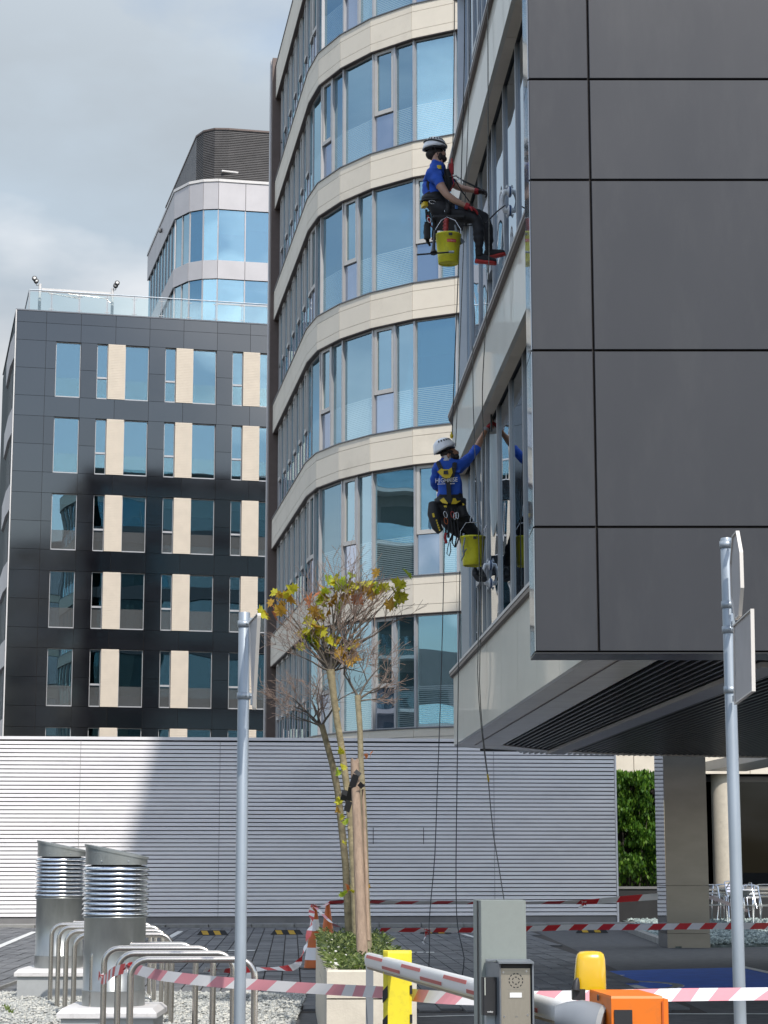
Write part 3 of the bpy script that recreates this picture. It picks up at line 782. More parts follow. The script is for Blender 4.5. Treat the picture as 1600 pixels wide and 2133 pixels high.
# ================================================================== BUILDING A : dark block
A0 = Vector((-18.10, 96.0, 0)); AD = Vector((1, .235, 0)).normalized()
AN = Vector((AD.y, -AD.x, 0))
SA = (A0, AD, AN, 21.0)
ab = thing('dark_clad_office_block', 'dark polished office block with cream slatted panels between tall windows', 'office building', (-16, 97, 0))
APERP = -AN
def Ap(t, d): 
    q = A0 + AD * t - AN * d; return (q.x, q.y)
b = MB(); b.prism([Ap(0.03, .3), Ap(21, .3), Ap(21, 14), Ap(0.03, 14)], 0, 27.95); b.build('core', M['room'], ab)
AT = [26.65, 22.86, 19.06, 15.26, 11.50, 7.72, 3.95]      # window heads
AH = 2.78
cols = [(2.01, 3.23, 'W'), (4.03, 4.57, 'T'), (4.57, 5.42, 'P'), (5.42, 6.60, 'W'), (7.41, 7.95, 'T'), (7.95, 8.79, 'P'), (8.79, 9.98, 'W'), (10.79, 11.33, 'T'), (11.33, 12.17, 'P'), (12.17, 13.35, 'W'), (14.17, 14.71, 'T'), (14.71, 15.55, 'P'), (15.55, 16.7, 'W')]
groups = [(2.01, 3.23), (4.03, 6.60), (7.41, 9.98), (10.79, 13.35), (14.17, 16.7)]
piers = []; x = 0.06
for (a, b_) in groups: piers.append((x, a)); x = b_
piers.append((x, 19.5))
JT = [0.06, 1.51, 3.21, 4.92, 6.61, 8.31, 10.0, 11.68, 13.38, 15.08, 16.78, 19.5]
def apanel(t0, t1, z0, z1):
    b = MB(); b.seg(SA, t0 + .008, t1 - .008, z0 + .008, z1 - .008, -0.05, 0.0)
    b.build('cladding_panel', M['black_panel'] if rnd.random() < .5 else M['black_panel2'], ab)
b = MB()
for j, zt in enumerate(AT):                 # dark joint backing behind spandrels and piers
    top = 28.1 if j == 0 else AT[j-1] - AH
    b.seg(SA, 0.05, 19.5, zt, top, -0.30, -0.052)
    for (a, c) in piers: b.seg(SA, a, c, zt - AH, zt, -0.30, -0.052)
b.build('backing', M['joint'], ab)
# parapet rows
for a, c in zip(JT[:-1], JT[1:]):
    apanel(a, c, 27.55, 28.12); apanel(a, c, AT[0], 27.55)
for j, zt in enumerate(AT):
    zb = zt - AH
    if j < len(AT) - 1:
        for a, c in zip(JT[:-1], JT[1:]): apanel(a, c, AT[j+1], zb)
    for n_, (a, c) in enumerate(piers):
        cuts = [a] + [t for t in JT if a + .12 < t < c - .12] + [c]
        for t0, t1 in zip(cuts[:-1], cuts[1:]):
            apanel(t0, t1, zb, zb + AH / 2); apanel(t0, t1, zb + AH / 2, zt)
pan0 = None
for j, zt in enumerate(AT[:6]):
    zb = zt - AH
    for n_, (a, c, kd) in enumerate(cols):
        if kd == 'P':
            if pan0 is None:
                b = MB(); nr = 34; rh = AH / nr
                b.seg(SA, a + .005, c - .005, zb + .005, zt, -0.05, 0.02)
                for r_ in range(nr): b.seg(SA, a, c, zb + r_ * rh + .005, zb + (r_ + 1) * rh - .007, 0.02, 0.034)
                pan0 = (b.build('slatted_panel', M['slat_cream'], ab), a, zt)
            else:
                o0, a0, z0_ = pan0; d = AD * (a - a0)
                instance(o0, ab, Matrix.Translation((d.x, d.y, zt - z0_)))
            continue
        fr = MB(); w = .035
        fr.seg(SA, a, a + w, zb, zt, -0.22, -0.13); fr.seg(SA, c - w, c, zb, zt, -0.22, -0.13)
        fr.seg(SA, a + w, c - w, zb, zb + .05, -0.22, -0.04); fr.seg(SA, a + w, c - w, zt - w, zt, -0.22, -0.13)
        if kd == 'T': fr.seg(SA, a + w, c - w, zb + 1.03, zb + 1.12, -0.2, -0.1)
        wob = fr.build('window', M['alu'] , ab)
        pn = MB(); pn.seg(SA, a + w, c - w, zb + .05, zt - w, -0.19, -0.178); pn.build('pane', M['glass_a'], wob)
        if kd == 'W' or True:      # inner glass guard over the lower third
            gd = MB(); gd.seg(SA, a + w, c - w, zb + .06, zb + 1.0, -0.172, -0.166); gd.build('guard_glass', M['guard'] if j >= 2 else M['glass_rail'], wob)
        q = rnd.random()
        if j == 2:
            bl = MB(); bl.seg(SA, a + .04, c - .04, zt - rnd.choice((.5, .9, 1.1, 1.7)), zt - .03, -0.26, -0.25); bl.build('blind', M['blind'], wob)
        if j >= 3 and q < .55:
            bl = MB(); ww = (c - a) * .28; u = a + (c - a) * rnd.choice((.08, .3, .6)); bl.seg(SA, u, u + ww, zb + .06, zb + rnd.choice((.75, 1.25)), -0.27, -0.25); bl.build('curtain', M['blind_cream'], wob)
b = MB(); b.seg(SA, 0.0, .055, 0, 28.14, -0.14, 0.03); b.build('edge_trim', M['trim_white'], ab)
b = MB(); b.prism([Ap(0, -0.02), Ap(21, -0.02), Ap(21, 14), Ap(0, 14)], 28.13, 28.19); b.build('roof_edge', M['alu_dark'], ab)
# banded flank of the block, seen at the very left
LP_ = [(-18.16, 96.2), (-18.75, 98.3), (-19.72, 102.5), (-19.9, 106)]
SL_ = [segment(LP_[i], LP_[i+1], 1) for i in range(3)]
sd_ = 1
if SL_[0][2].x > 0: SL_ = [segment(LP_[i], LP_[i+1], -1) for i in range(3)]; sd_ = -1
for j in range(7):
    zt = 27.03 - 3.79 * j; zb = zt - 1.25
    for S in SL_:
        for a in range(2):
            b = MB(); b.seg(S, S[3]*a/2 + .01, S[3]*(a+1)/2 - .01, zb, zt, -0.25, 0.0); b.build('cladding_panel', M['silver'], ab)
        n = max(2, int(S[3] / 1.1))
        for a in range(n):
            f = MB(); f.seg(S, S[3]*a/n, S[3]*a/n + .07, zb - 2.54, zb, -0.3, -0.12); wob = f.build('window', M['alu'], ab)
            pn = MB(); pn.seg(S, S[3]*a/n + .07, S[3]*(a+1)/n, zb - 2.54, zb, -0.25, -0.238); pn.build('pane', M['glass_c'], wob)
b = MB(); b.prism(inset(LP_, .3, sd_) + [(-17.5, 106), (-17.5, 97)], 0, 26.9); b.build('flank_wall', M['room'], ab)

# balustrade, awning and flood lights on the roof of A
rl = thing('roof_balustrade', 'glass balustrade with steel rail along the dark block roof edge', 'railing', (-12, 98, 28.2))
rb_ = MB(); Z0 = 28.19; ZR = 29.32
def Rp(t, d=.45): q = A0 + AD * t - AN * d; return Vector((q.x, q.y, 0))
rb_.tube([Rp(.65) + Vector((0,0,ZR)), Rp(20) + Vector((0,0,ZR))], .032, 8)
rb_.tube([Rp(.65) + Vector((0,0,ZR)), Rp(.65, 6) + Vector((0,0,ZR))], .032, 8); rb_.build('handrail', M['galv'], rl)
pm = MB(); P = Rp(.65); pm.tube([P + Vector((0,0,Z0)), P + Vector((0,0,ZR))], .03, 8)
post0 = pm.build('post', M['steel'], rl)
for t in (1.75, 3.12, 4.5, 5.85, 7.22, 8.6, 9.95, 11.3, 12.7, 14.1):
    m_ = MB(); P = Rp(t); m_.tube([P + Vector((0,0,Z0)), P + Vector((0,0,ZR))], .016, 6)
    for zz in (.2, .95):
        a_ = P + Vector((0,0,Z0 + zz)); m_.obox(a_, AD * .13, AN * .02, Vector((0,0,.012)))
    m_.build('post', M['steel'], rl)
prev = .65
for t in (1.75, 3.12, 4.5, 5.85, 7.22, 8.6, 9.95, 11.3, 12.7, 14.1):
    S_ = (Rp(0), AD, AN, 1); m_ = MB(); m_.seg(S_, prev + .05, t - .05, Z0 + .08, ZR - .1, 0, .012); m_.build('glass_panel', M['glass_rail'], rl); prev = t
m_ = MB(); a, c = Rp(.65, .5), Rp(.65, 5.5); m_.loft([[a + Vector((0,0,Z0+.08)), a + Vector((.012,0,Z0+.08)), a + Vector((.012,0,ZR-.1)), a + Vector((0,0,ZR-.1))], [c + Vector((0,0,Z0+.08)), c + Vector((.012,0,Z0+.08)), c + Vector((.012,0,ZR-.1)), c + Vector((0,0,ZR-.1))]], 0, True, False); m_.build('glass_panel', M['glass_rail'], rl)

for idx, (t, sg) in enumerate(((1.18, -1), (4.78, 1))):
    P = Rp(t, .8)
    fl = thing('floodlight_mast', ('black twin floodlight on a mast at the dark roof corner, left of the folded awning' if idx == 0 else 'black twin floodlight on a mast right of the folded awning'), 'floodlight', (P.x, P.y, 28.2), group='floodlights on the roof')
    m_ = MB(); m_.tube([P + Vector((0,0,28.15)), P + Vector((0,0,28.3)), P + Vector((0,0,29.75))], [.11, .075, .075], 8); m_.build('mast', M['trim_white'], fl)
    m_ = MB(); m_.tube([P + Vector((0,0,29.68)), P + Vector((sg*.16,-.05,29.66)), P + Vector((sg*.2,-.1,29.8))], .022, 6); m_.build('bracket', M['steel'], fl)
    for (dx, dz, q) in ((sg*.17, 29.86, 0), (sg*.25 , 29.98, 1)):
        m_ = MB(); c_ = P + Vector((dx, -.14 - .05*q, dz)); ax = Vector((.25, -.9, .3)).normalized()
        m_.tube([c_ - ax*.16, c_ - ax*.05, c_ + ax*.04, c_ + ax*.05], [.07, .125, .125, .10], 14); m_.build('lamp_head', M['black'], fl)
        m_ = MB(); m_.tube([c_ + ax*.052, c_ + ax*.058], [.055, .03], 12); m_.build('lens', M['label_white'], fl)
P, Q = Rp(1.25, .85), Rp(4.75, .85)
aw = thing('folded_awning', 'white folded awning arms between the two roof floodlight masts', 'awning', (P.x, P.y, 29.3))
m_ = MB(); m_.obox((P + Q)/2 + Vector((0,0,29.46)), AD * 1.72, AN * .04, Vector((0,0,.085))); m_.build('cassette', M['trim_white'], aw)
m_ = MB(); m_.tube([P + Vector((.35,0,29.30)), P.lerp(Q, .55) + Vector((0,0,29.12))], .022, 6); m_.build('arm', M['steel'], aw)
m_ = MB(); m_.tube([Q + Vector((-.02,0,28.98)), Q + Vector((-.3,0,29.24)), P.lerp(Q, .38) + Vector((0,0,29.34))], .022, 6); m_.build('arm', M['steel'], aw)
m_ = MB(); m_.obox(P.lerp(Q, .47) + Vector((0,0,29.22)), AD * .42, AN * .03, Vector((0,0,.03))); m_.build('joint_box', M['alu'], aw)

# ================================================================== BUILDING D : silver block behind
DP = [(4.0, 107.9), (-6.24, 106.0), (-7.56, 105.74), (-9.02, 105.42), (-9.86, 105.50), (-10.66, 105.92), (-11.62, 107.25), (-14.51, 119.3)]
DS = [segment(DP[i], DP[i+1], 1) for i in range(7)]; DSIDE = 1
if DS[1][2].y > 0: DS = [segment(DP[i], DP[i+1], -1) for i in range(7)]; DSIDE = -1
db = thing('silver_office_block', 'silver banded office block with rounded corner behind the dark block', 'office building', (-8, 108, 0))
tail = [(-13.2, 122), (4, 122)]
DB = [(36.42, 37.95), (32.50, 33.53), (28.5, 29.5), (24.5, 25.5)]
for (z0, z1) in DB:
    b = MB(); b.prism(inset(DP, .08, DSIDE) + tail, z0 + .03, z1 - .03); b.build('floor_slab', M['joint'], db)
    for i, S in enumerate(DS):
        n = {0: 4, 6: 6}.get(i, 1)
        for a in range(n):
            b = MB(); b.seg(S, S[3]*a/n + .012, S[3]*(a+1)/n - .012, z0, z1, -.07, 0); b.build('cladding_panel', M['silver'], db)
b = MB()
for S in DS: b.seg(S, 0, S[3], 37.97, 38.12, -.2, .05)
b.build('parapet_coping', M['trim_white'], db)
b = MB(); b.prism(inset(DP, 2.0, DSIDE) + [(-11.5, 121), (4, 121)], 0, 37.8); b.build('interior_wall', M['room'], db)
gi = inset(DP, .10, DSIDE); DG = [segment(gi[i], gi[i+1], DSIDE) for i in range(7)]
for (z0, z1) in ((33.55, 36.40), (29.52, 32.48), (25.52, 28.48)):
    for i, S in enumerate(DG):
        n = {0: 4, 5: 2, 6: 9}.get(i, 1)
        for a in range(n):
            u0, u1 = S[3]*a/n, S[3]*(a+1)/n
            f = MB(); f.seg(S, u0 - .03, u0 + .03, z0, z1, -.05, .05)
            if z0 < 30 and i in (0, 1, 2): f.seg(S, u0 + .03, u1 - .03, z0 + 1.55, z0 + 1.63, -.03, .04)
            wob = f.build('window', M['silver'], db)
            p_ = MB(); p_.seg(S, u0 + .03, u1 - .03, z0, z1, -.012, 0); p_.build('pane', M['glass_c'], wob)
            if 0 < i < 5 and rnd.random() < .7:
                bl = MB(); bl.seg(S, u0 + .06, u1 - .06, z1 - rnd.choice((.9, 1.3, 1.0, 2.2)), z1, -.2, -.19); bl.build('blind', M['blind'], wob)
# plant room with dark louvres
RP = [(4.0, 107.9 + .2), (-6.24, 106.25), (-8.55, 105.75), (-9.30, 105.72), (-9.95, 106.1), (-10.42, 106.9), (-13.45, 119.3)]
RS = [segment(RP[i], RP[i+1], DSIDE) for i in range(6)]
b = MB(); b.prism(inset(RP, .12, DSIDE) + [(-12.5, 121), (4, 121)], 37.9, 41.0); b.build('plant_room', M['black'], db)
b = MB(); 
for i, S in enumerate(RS[:5]):
    for k in range(30):
        z = 38.1 + k * .1; b.seg(S, 0, S[3], z, z + .062, -.06, .0)
b.build('plant_louvres', M['dark_louvre'], db, kind='stuff')
b = MB(); b.seg(RS[5], 0, RS[5][3], 38.0, 41.05, -.1, 0.0); b.build('plant_side_wall', M['plinth'], db)
b = MB()
for S in RS: b.seg(S, 0, S[3], 41.05, 41.15, -.3, .04)
b.build('roof_edge', M['ledge'], db)
p0, p1 = at(462, 356, 105.6), at(496, 360, 105.9)
b = MB(); b.tube([p0, p1], .06, 8); b.build('wall_lamp', M['trim_white'], db)
b = MB(); c_ = at(334, 480, 112.5); b.ball(c_, .12, .12, .16); b.build('alarm_box', M['plinth'], db)

# ================================================================== BUILDING B : right-hand block with cleaners
BP = [(1.608, 16.0), (0.985, 28.55), (1.06, 28.95), (1.79, 29.75), (2.64, 30.6), (3.55, 31.2), (4.5, 31.6), (6.3, 32.3), (10.5, 33.6)]
BSg = [segment(BP[i], BP[i+1], 1) for i in range(len(BP) - 1)]; BSIDE = 1
if BSg[0][2].x > 0: BSg = [segment(BP[i], BP[i+1], -1) for i in range(len(BP) - 1)]; BSIDE = -1
bb = thing('overhanging_office_building', 'dark fronted office building overhanging on the right, side windows being cleaned', 'office building', (1.6, 16, 3))
BT = [4.09 + 3.72 * k for k in range(7)]
ROOF = 27.3
tb = [(10.5, 16.3), (1.9, 16.3)]
for k, zt in enumerate(BT):
    zb = 3.08 if k == 0 else zt - .86
    lo = zb + .30 if k == 0 else zb + .02
    b = MB(); b.prism(inset(BP, .06, BSIDE) + tb, lo, zt - .02); b.build('floor_slab', M['slab'], bb)
    for i, S in enumerate(BSg):
        n = 8 if i == 0 else 1
        for a in range(n):
            b = MB(); b.seg(S, S[3]*a/n + .004, S[3]*(a+1)/n - .004, zb, zt - .01, -.05, 0.0); b.build('cladding_panel', M['cream_gloss'], bb)
    b = MB()
    for S in BSg: b.seg(S, -.02, S[3] + .01, zt, zt + .035, -.20, .06)
    b.build('sill', M['alu'], bb)
    b = MB()
    for S in BSg: b.seg(S, -.02, S[3] + .01, zt - .045, zt - .002, .0, .05)
    b.build('shadow_ledge', M['ledge'], bb)  # brown ledge under the sill; its dark colour stands in for underside shadow
    if k > 0:
        b = MB()
        for i, S in enumerate(BSg):
            n = 9 if i == 0 else 1
            for a in range(n): b.seg(S, S[3]*a/n + .004, S[3]*(a+1)/n - .004, zb + .001, zb + .012, -.175, -.05)
        b.build('soffit_panel', M['cream'], bb)
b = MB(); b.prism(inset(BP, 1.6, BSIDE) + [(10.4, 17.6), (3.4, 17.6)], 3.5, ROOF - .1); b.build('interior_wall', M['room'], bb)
b = MB(); b.prism(inset(BP, .02, BSIDE) + [(10.5, 15.8), (1.3, 15.8)], ROOF - .35, ROOF); b.build('roof', M['alu_dark'], bb)
gb = inset(BP, .20, BSIDE); GB = [segment(gb[i], gb[i+1], BSIDE) for i in range(len(gb) - 1)]
yB = [18.0, 18.7, 20.1, 21.45, 22.75, 24.1, 25.5, 26.05, 26.75, 27.55, 28.3]
for k in range(6):
    z0 = BT[k] + .036; z1 = BT[k+1] - .86 + .10
    ys = [16.4] + yB
    if k % 2: ys = [16.4, 17.3, 18.6, 19.9, 20.5, 21.8, 23.1, 24.4, 24.95, 26.2, 27.5, 28.3]
    S = GB[0]; us = [(y - S[0].y) / S[1].y for y in ys]
    for a in range(len(us) - 1):
        u0, u1 = us[a], us[a+1]; f = MB()
        f.seg(S, u0 - .040, u0 - .008, z0, z1, -.03, .028); f.seg(S, u0 - .008, u0 + .008, z0, z1, -.03, .012); f.seg(S, u0 + .008, u0 + .040, z0, z1, -.03, .028)
        f.seg(S, u0 + .045, u1 - .045, z0, z0 + .05, -.03, .025); f.seg(S, u0 + .045, u1 - .045, z1 - .06, z1, -.03, .025)
        wob = f.build('window', M['alu_b'], bb)
        p_ = MB(); p_.seg(S, u0 + .045, u1 - .045, z0 + .05, z1 - .06, -.012, 0); p_.build('pane', M['glass_b'], wob)
        if u1 - u0 < .75:
            h = MB(); h.seg(S, u0 + .055, u1 - .055, z0 + .95, z0 + 1.03, 0.0, .05); h.build('transom', M['alu_b'], wob)
    for i, S in enumerate(GB[1:], 1):
        f = MB(); f.seg(S, -.04, .04, z0, z1, -.03, .08); wob = f.build('window', M['alu_b'], bb)
        p_ = MB(); p_.seg(S, .04, S[3] - .04, z0, z1, -.012, 0); p_.build('pane', M['glass_b'], wob)
# dark front: projecting frame of large anthracite panels
FX0, FXJ, FX1, FY = 1.180, 1.668, 9.5, 15.6
zr = [3.085, 4.067, 5.492, 6.909, 7.767, 9.20, 10.62, 12.04, 13.46, 14.9, 16.3, 17.7, 19.1, 20.5, 21.9, 23.3, 24.7, 26.1, 27.5]
b = MB(); b.box((FX0 + .012, FY + .03, 3.10), (FX1, 16.12, 27.45)); b.build('frame_core', M['joint'], bb)
xs = [FX0, FXJ, 3.62, 5.57, 7.52, 9.5]
for za, zb_ in zip(zr[:-1], zr[1:]):
    for xa, xb in zip(xs[:-1], xs[1:]):
        b = MB(); g_ = .008
        x0 = xa + (g_ if xa > FX0 else 0); z0 = za + g_
        x1 = xb - g_; z1 = zb_ - g_
        A = [(x0, FY, z0), (x1, FY, z0), (x1, FY, z1), (x0, FY, z1)]; e_ = .004
        Bq = [(x0, FY + .028, z0), (x1, FY + .028, z0), (x1, FY + .028, z1), (x0, FY + .028, z1)]
        A2 = [(x0 + e_, FY - .004, z0 + e_), (x1 - e_, FY - .004, z0 + e_), (x1 - e_, FY - .004, z1 - e_), (x0 + e_, FY - .004, z1 - e_)]
        b.loft([Bq, A, A2], 0, True, False); b.build('front_panel', rnd.choice(M['anthracite']), bb)
    b = MB(); b.box((FX0 - .008, FY + .012, za + .008), (FX0 + .010, 16.12, zb_ - .008)); b.build('return_panel', M['return_gloss'], bb)
b = MB(); b.box((FX0 - .006, FY - .002, 3.072), (FX1, 16.12, 3.083)); b.build('bottom_trim', M['black_mesh'], bb)
# soffit strip, dark ceiling slats, track
b = MB(); inn = [(2.22, 15.9), (1.66, 28.55), (2.45, 30.05), (3.5, 31.0), (4.5, 31.45), (6.3, 32.15), (10.5, 33.45)]
outp = inset(BP, .05, BSIDE)
vs = []; n_o, n_i = len(outp), len(inn)
ring = outp + list(reversed(inn))
# split in convex pieces: near-side strip and far-edge strip
o = outp; q = inn
pcs = [[(o[0][0], 16.14), o[1], q[1], (2.21, 16.14)], [o[1], o[2], o[3], q[1]], [o[3], o[4], q[2], q[1]], [o[4], o[5], q[3], q[2]], [o[5], o[6], q[4], q[3]], [o[6], o[7], q[5], q[4]], [o[7], o[8], q[6], q[5]]]
for pc in pcs: b.prism(pc, 3.083, 3.20)
b.build('soffit', M['soffit'], bb)
b = MB(); b.prism([(10.5, 16.14), (2.0, 16.14), (1.5, 28.6), (2.4, 30.1), (4.5, 31.5), (10.5, 33.5)], 3.27, 3.33); b.build('ceiling_void', M['black'], bb)
sld = Vector((-.047, 1, 0)).normalized(); nb = 66; sl0 = None
for i in range(nb):
    x = 2.24 + i * .09
    y1 = 31.6 + (x - 2.2) * .28 if i > 6 else 28.6 + i * .42
    y1 = min(28.5 + (i * .4), 31.0 + i * .03)
    b = MB(); A = Vector((x, 16.14, 0)); Bv = A + sld * (y1 - 16.14)
    prof = [(-.024, 3.095), (.0, 3.095), (.026, 3.15), (.022, 3.16), (-.024, 3.12)]
    b.loft([[P + Vector((o_, 0, z)) for o_, z in prof] for P in (A, Bv)], 0, True, False)
    b.build('ceiling_slat', M['black_mesh'], bb)
b = MB()
for j in range(26):
    y = 16.6 + j * .6; b.box((2.2 - .045 * (y - 16), y, 3.165), (8.6, y + .03, 3.20))
b.build('cross_bars', M['black_mesh'], bb, kind='stuff')
b = MB(); S = BSg[0]; b.seg(S, 0.1, S[3] - .15, 3.076, 3.0825, -.30, -.285); b.build('soffit_joint', M['ledge'], bb)
b = MB(); b.prism([(3.08, 16.45), (3.32, 16.45), (2.66, 30.35), (2.43, 30.2)], 3.045, 3.09); b.build('ceiling_track', M['beam'], bb)

# steel pillar holding the overhang
pa = thing('steel_clad_pillar', 'brushed steel clad square pillar under the overhang', 'pillar', (5.2, 35.7, 0))
p0 = Vector((4.862, 35.32, 0)); p1 = Vector((5.60, 35.32 + .034, 0)); dv = Vector((-.0465, 1, 0)) * .86
pl = [p0, p1, p1 + dv, p0 + dv]
b = MB(); b.prism([(p.x, p.y) for p in pl], 0.0, 0.24); b.build('base_panel', M['pillar'], pa)
b = MB(); b.prism([(p.x, p.y) for p in pl], 0.246, 1.05); b.build('cladding_panel', M['pillar'], pa)
b = MB(); b.prism([(p.x, p.y) for p in pl], 1.056, 3.45); b.build('cladding_panel', M['pillar'], pa)

for z0_, z1_ in ((.25, 1.045), (1.06, 3.45)):
    b = MB(); q0_ = p0 + Vector((-.006, .01, 0)); q1_ = p0 + dv + Vector((-.006, -.01, 0))
    b.loft([[q0_ + Vector((0,0,z0_)), q0_ + Vector((.004,0,z0_)), q0_ + Vector((.004,0,z1_)), q0_ + Vector((0,0,z1_))], [q1_ + Vector((0,0,z0_)), q1_ + Vector((.004,0,z0_)), q1_ + Vector((.004,0,z1_)), q1_ + Vector((0,0,z1_))]], 0, True, False); b.build('side_panel', M['pillar_side'], pa)

# ================================================================== BUILDING F : low pavilion beyond
fb = thing('glazed_pavilion', 'low glazed pavilion with cream fascia beyond the steel pillar', 'building', (8, 58, 0))
SF = segment((4.9, 51.9), (15.4, 52.4), -1)
if SF[2].y > 0: SF = segment((4.9, 51.9), (15.4, 52.4), 1)
for a in range(7):
    b = MB(); b.seg(SF, a*1.5 + .008, (a+1)*1.5 - .008, 3.66, 6.2, -.2, 0); b.build('fascia_panel', M['cream'], fb)
b = MB(); b.seg(SF, 0, 10.5, 3.8, 6.1, -3.6, -.22); b.build('upper_mass', M['slab'], fb)
b = MB(); b.seg(SF, 0, 10.5, 0, 3.79, -4.0, -3.6); b.build('back_wall', M['room'], fb)
for a in range(5):
    f = MB(); f.seg(SF, a*2.1, a*2.1 + .07, .0, 3.64, -1.3, -1.15); f.seg(SF, a*2.1 + .07, a*2.1+2.1, 3.5, 3.64, -1.3, -1.2); wob = f.build('window', M['alu_dark'], fb)
    p_ = MB(); p_.seg(SF, a*2.1 + .07, a*2.1 + 2.1, 0, 3.5, -1.26, -1.248); p_.build('pane', M['glass_dark'], wob)
b = MB(); b.lathe([(.34, 0), (.34, 3.66)], (at(1513, 1800, 52.6).x, 52.6, 0), 24); b.build('column', M['concrete_cream'], fb)
tw = thing('terrace_wall', 'low dark terrace wall below the hedge and glazed pavilion', 'wall', (8, 50.3, 0))
b = MB(); b.box((5.6, 50.2, 0), (13, 50.45, .78)); b.build('wall_face', M['rubber'], tw)
b = MB(); b.box((5.55, 50.17, .785), (13, 50.5, .84)); b.build('coping', M['plinth'], tw)
# louvred screen and canopy on the right edge seen over the chairs
cp_ = thing('side_canopy', 'pale slanting canopy edge right of the steel pillar', 'canopy', (9, 44, 3.2))
a_, b_ = at(1470, 1606, 49), at(1640, 1572, 41)
m_ = MB(); m_.loft([[a_, a_ + Vector((0, .1, .22)), a_ + Vector((1, .3, .3)), a_ + Vector((1, .2, 0))], [b_, b_ + Vector((0, .1, .22)), b_ + Vector((1, .3, .3)), b_ + Vector((1, .2, 0))]], 0, True, False); m_.build('canopy_edge', M['alu'], cp_)

# street block far behind the photographer, known from the window reflections
ob = thing('mirrored_apartment_block', 'pale apartment block with balconies mirrored in the curved facade windows', 'apartment block', (-62, 26, 0))
for (y0, y1, hh, nm) in ((27.5, 52, 24.0, 'tall_wing'), (-10, 27.4, 14.0, 'low_wing')):
    b = MB(); b.box((-76, y0, 0), (-58, y1, hh)); b.build(nm, M['plinth'], ob)
    for f_ in range(int(hh / 3) - 0):
        n_ = int((y1 - y0) / 4.6)
        for j in range(n_):
            y = y0 + 1.2 + j * 4.6
            if .7 + f_ * 3.0 + 1.9 > hh: continue
            w_ = MB(); w_.box((-58, y, .7 + f_ * 3.0), (-57.93, y + 2.4, 2.5 + f_ * 3.0)); w_.build('window', M['room'], ob)
        if f_ * 3.0 + 1.4 < hh:
            b = MB(); b.box((-58, y0 + .5, .1 + f_*3.0), (-56.6, y1 - .5, .28 + f_*3.0)); b.build('balcony', M['trim_white'], ob)
            b = MB(); b.box((-56.66, y0 + .5, .30 + f_*3.0), (-56.6, y1 - .5, 1.3 + f_*3.0)); b.build('balcony_glass', M['glass_c'], ob)

# ================================================================== STREET OBJECTS
def vent(cx, cy, s, label, zs=1.0):
    t = thing('ventilation_shaft', label, 'ventilation shaft', (cx, cy, 0), group='round ventilation shafts')
    h = .425 * s
    b = MB(); b.box((cx - h + .03, cy - h + .03, 0), (cx + h - .03, cy + h - .03, .27)); b.build('base_block', M['duct_block'], t)
    b = MB(); A = [(cx-h, cy-h, .262), (cx+h, cy-h, .262), (cx+h, cy+h, .262), (cx-h, cy+h, .262)]
    B = [(x, y, .30) for x, y, z in A]; C = [(cx + (x-cx)*.9, cy + (y-cy)*.9, .338) for x, y, z in A]
    b.loft([A, B, C], 0, True, False); b.build('lid', M['lid_white'], t)
    r = .268 * s
    b = MB(); b.lathe([(r+.004, .335), (r+.004, .455), (r+.008, .458), (r+.008, .466), (r, .470), (r, 1.045), (r+.012, 1.05), (r+.012, 1.066), (r-.02, 1.07)], (cx, cy, 0), 48); b.build('drum', M['zinc'], t)
    b = MB(); b.lathe([(r*.82, 1.06), (r*.82, 1.50)], (cx, cy, 0), 32); b.build('inner_duct', M['black'], t)
    base_ = None; n = 10; dz = .0408
    for i in range(n):
        z = 1.075 + i * dz
        if base_ is None:
            b = MB(); b.lathe([(r*.86, z+.030), (r+.020, z), (r+.024, z+.003), (r+.001, z+.033), (r*.86, z+.040)], (cx, cy, 0), 48)
            base_ = b.build('louvre_ring', M['chrome'], t)
        else: instance(base_, t, Matrix.Translation((0, 0, i * dz)))
    n = 48; lo = []; hi = []; top = []
    for k in range(n):
        a = 2*math.pi*k/n; x = math.cos(a); y = math.sin(a); zz = 1.575 - x * .055 
        lo.append((cx + (r+.002)*x, cy + (r+.002)*y, 1.488)); hi.append((cx + (r+.004)*x, cy + (r+.004)*y, zz + .02))
    b = MB(); b.loft([lo, hi], 0, False, True); b.build('cap', M['zinc'], t)
    b = MB(); t1 = [(cx + (r+.012)*math.cos(2*math.pi*k/n), cy + (r+.012)*math.sin(2*math.pi*k/n), 1.575 - math.cos(2*math.pi*k/n)*.055 + .012) for k in range(n)]
    t2 = [(x, y, z + .02) for x, y, z in t1]; b.loft([t1, t2], 0, True, False); b.build('cap_lid', M['zinc'], t)
    b = MB()
    for a in (-110, -60, 160): b.ball((cx + (r+.006)*math.cos(R(a)), cy + (r+.006)*math.sin(R(a)), 1.515), .006, .006, .006, 6, 4)
    b.build('rivets', M['chrome'], t)
    for o_ in t.children:
        if o_.name.split('.')[0] not in ('base_block', 'lid'): o_.scale.z = zs; o_.location.z = o_.location.z * zs + .335 * (1 - zs)
    return t
vent(-2.19, 16.75, .93, 'nearer zinc ventilation shaft with shiny louvre rings and slanted cap', .972)
vent(-3.555, 22.55, .97, 'farther zinc ventilation shaft behind the first one, partly hidden', 1.035)

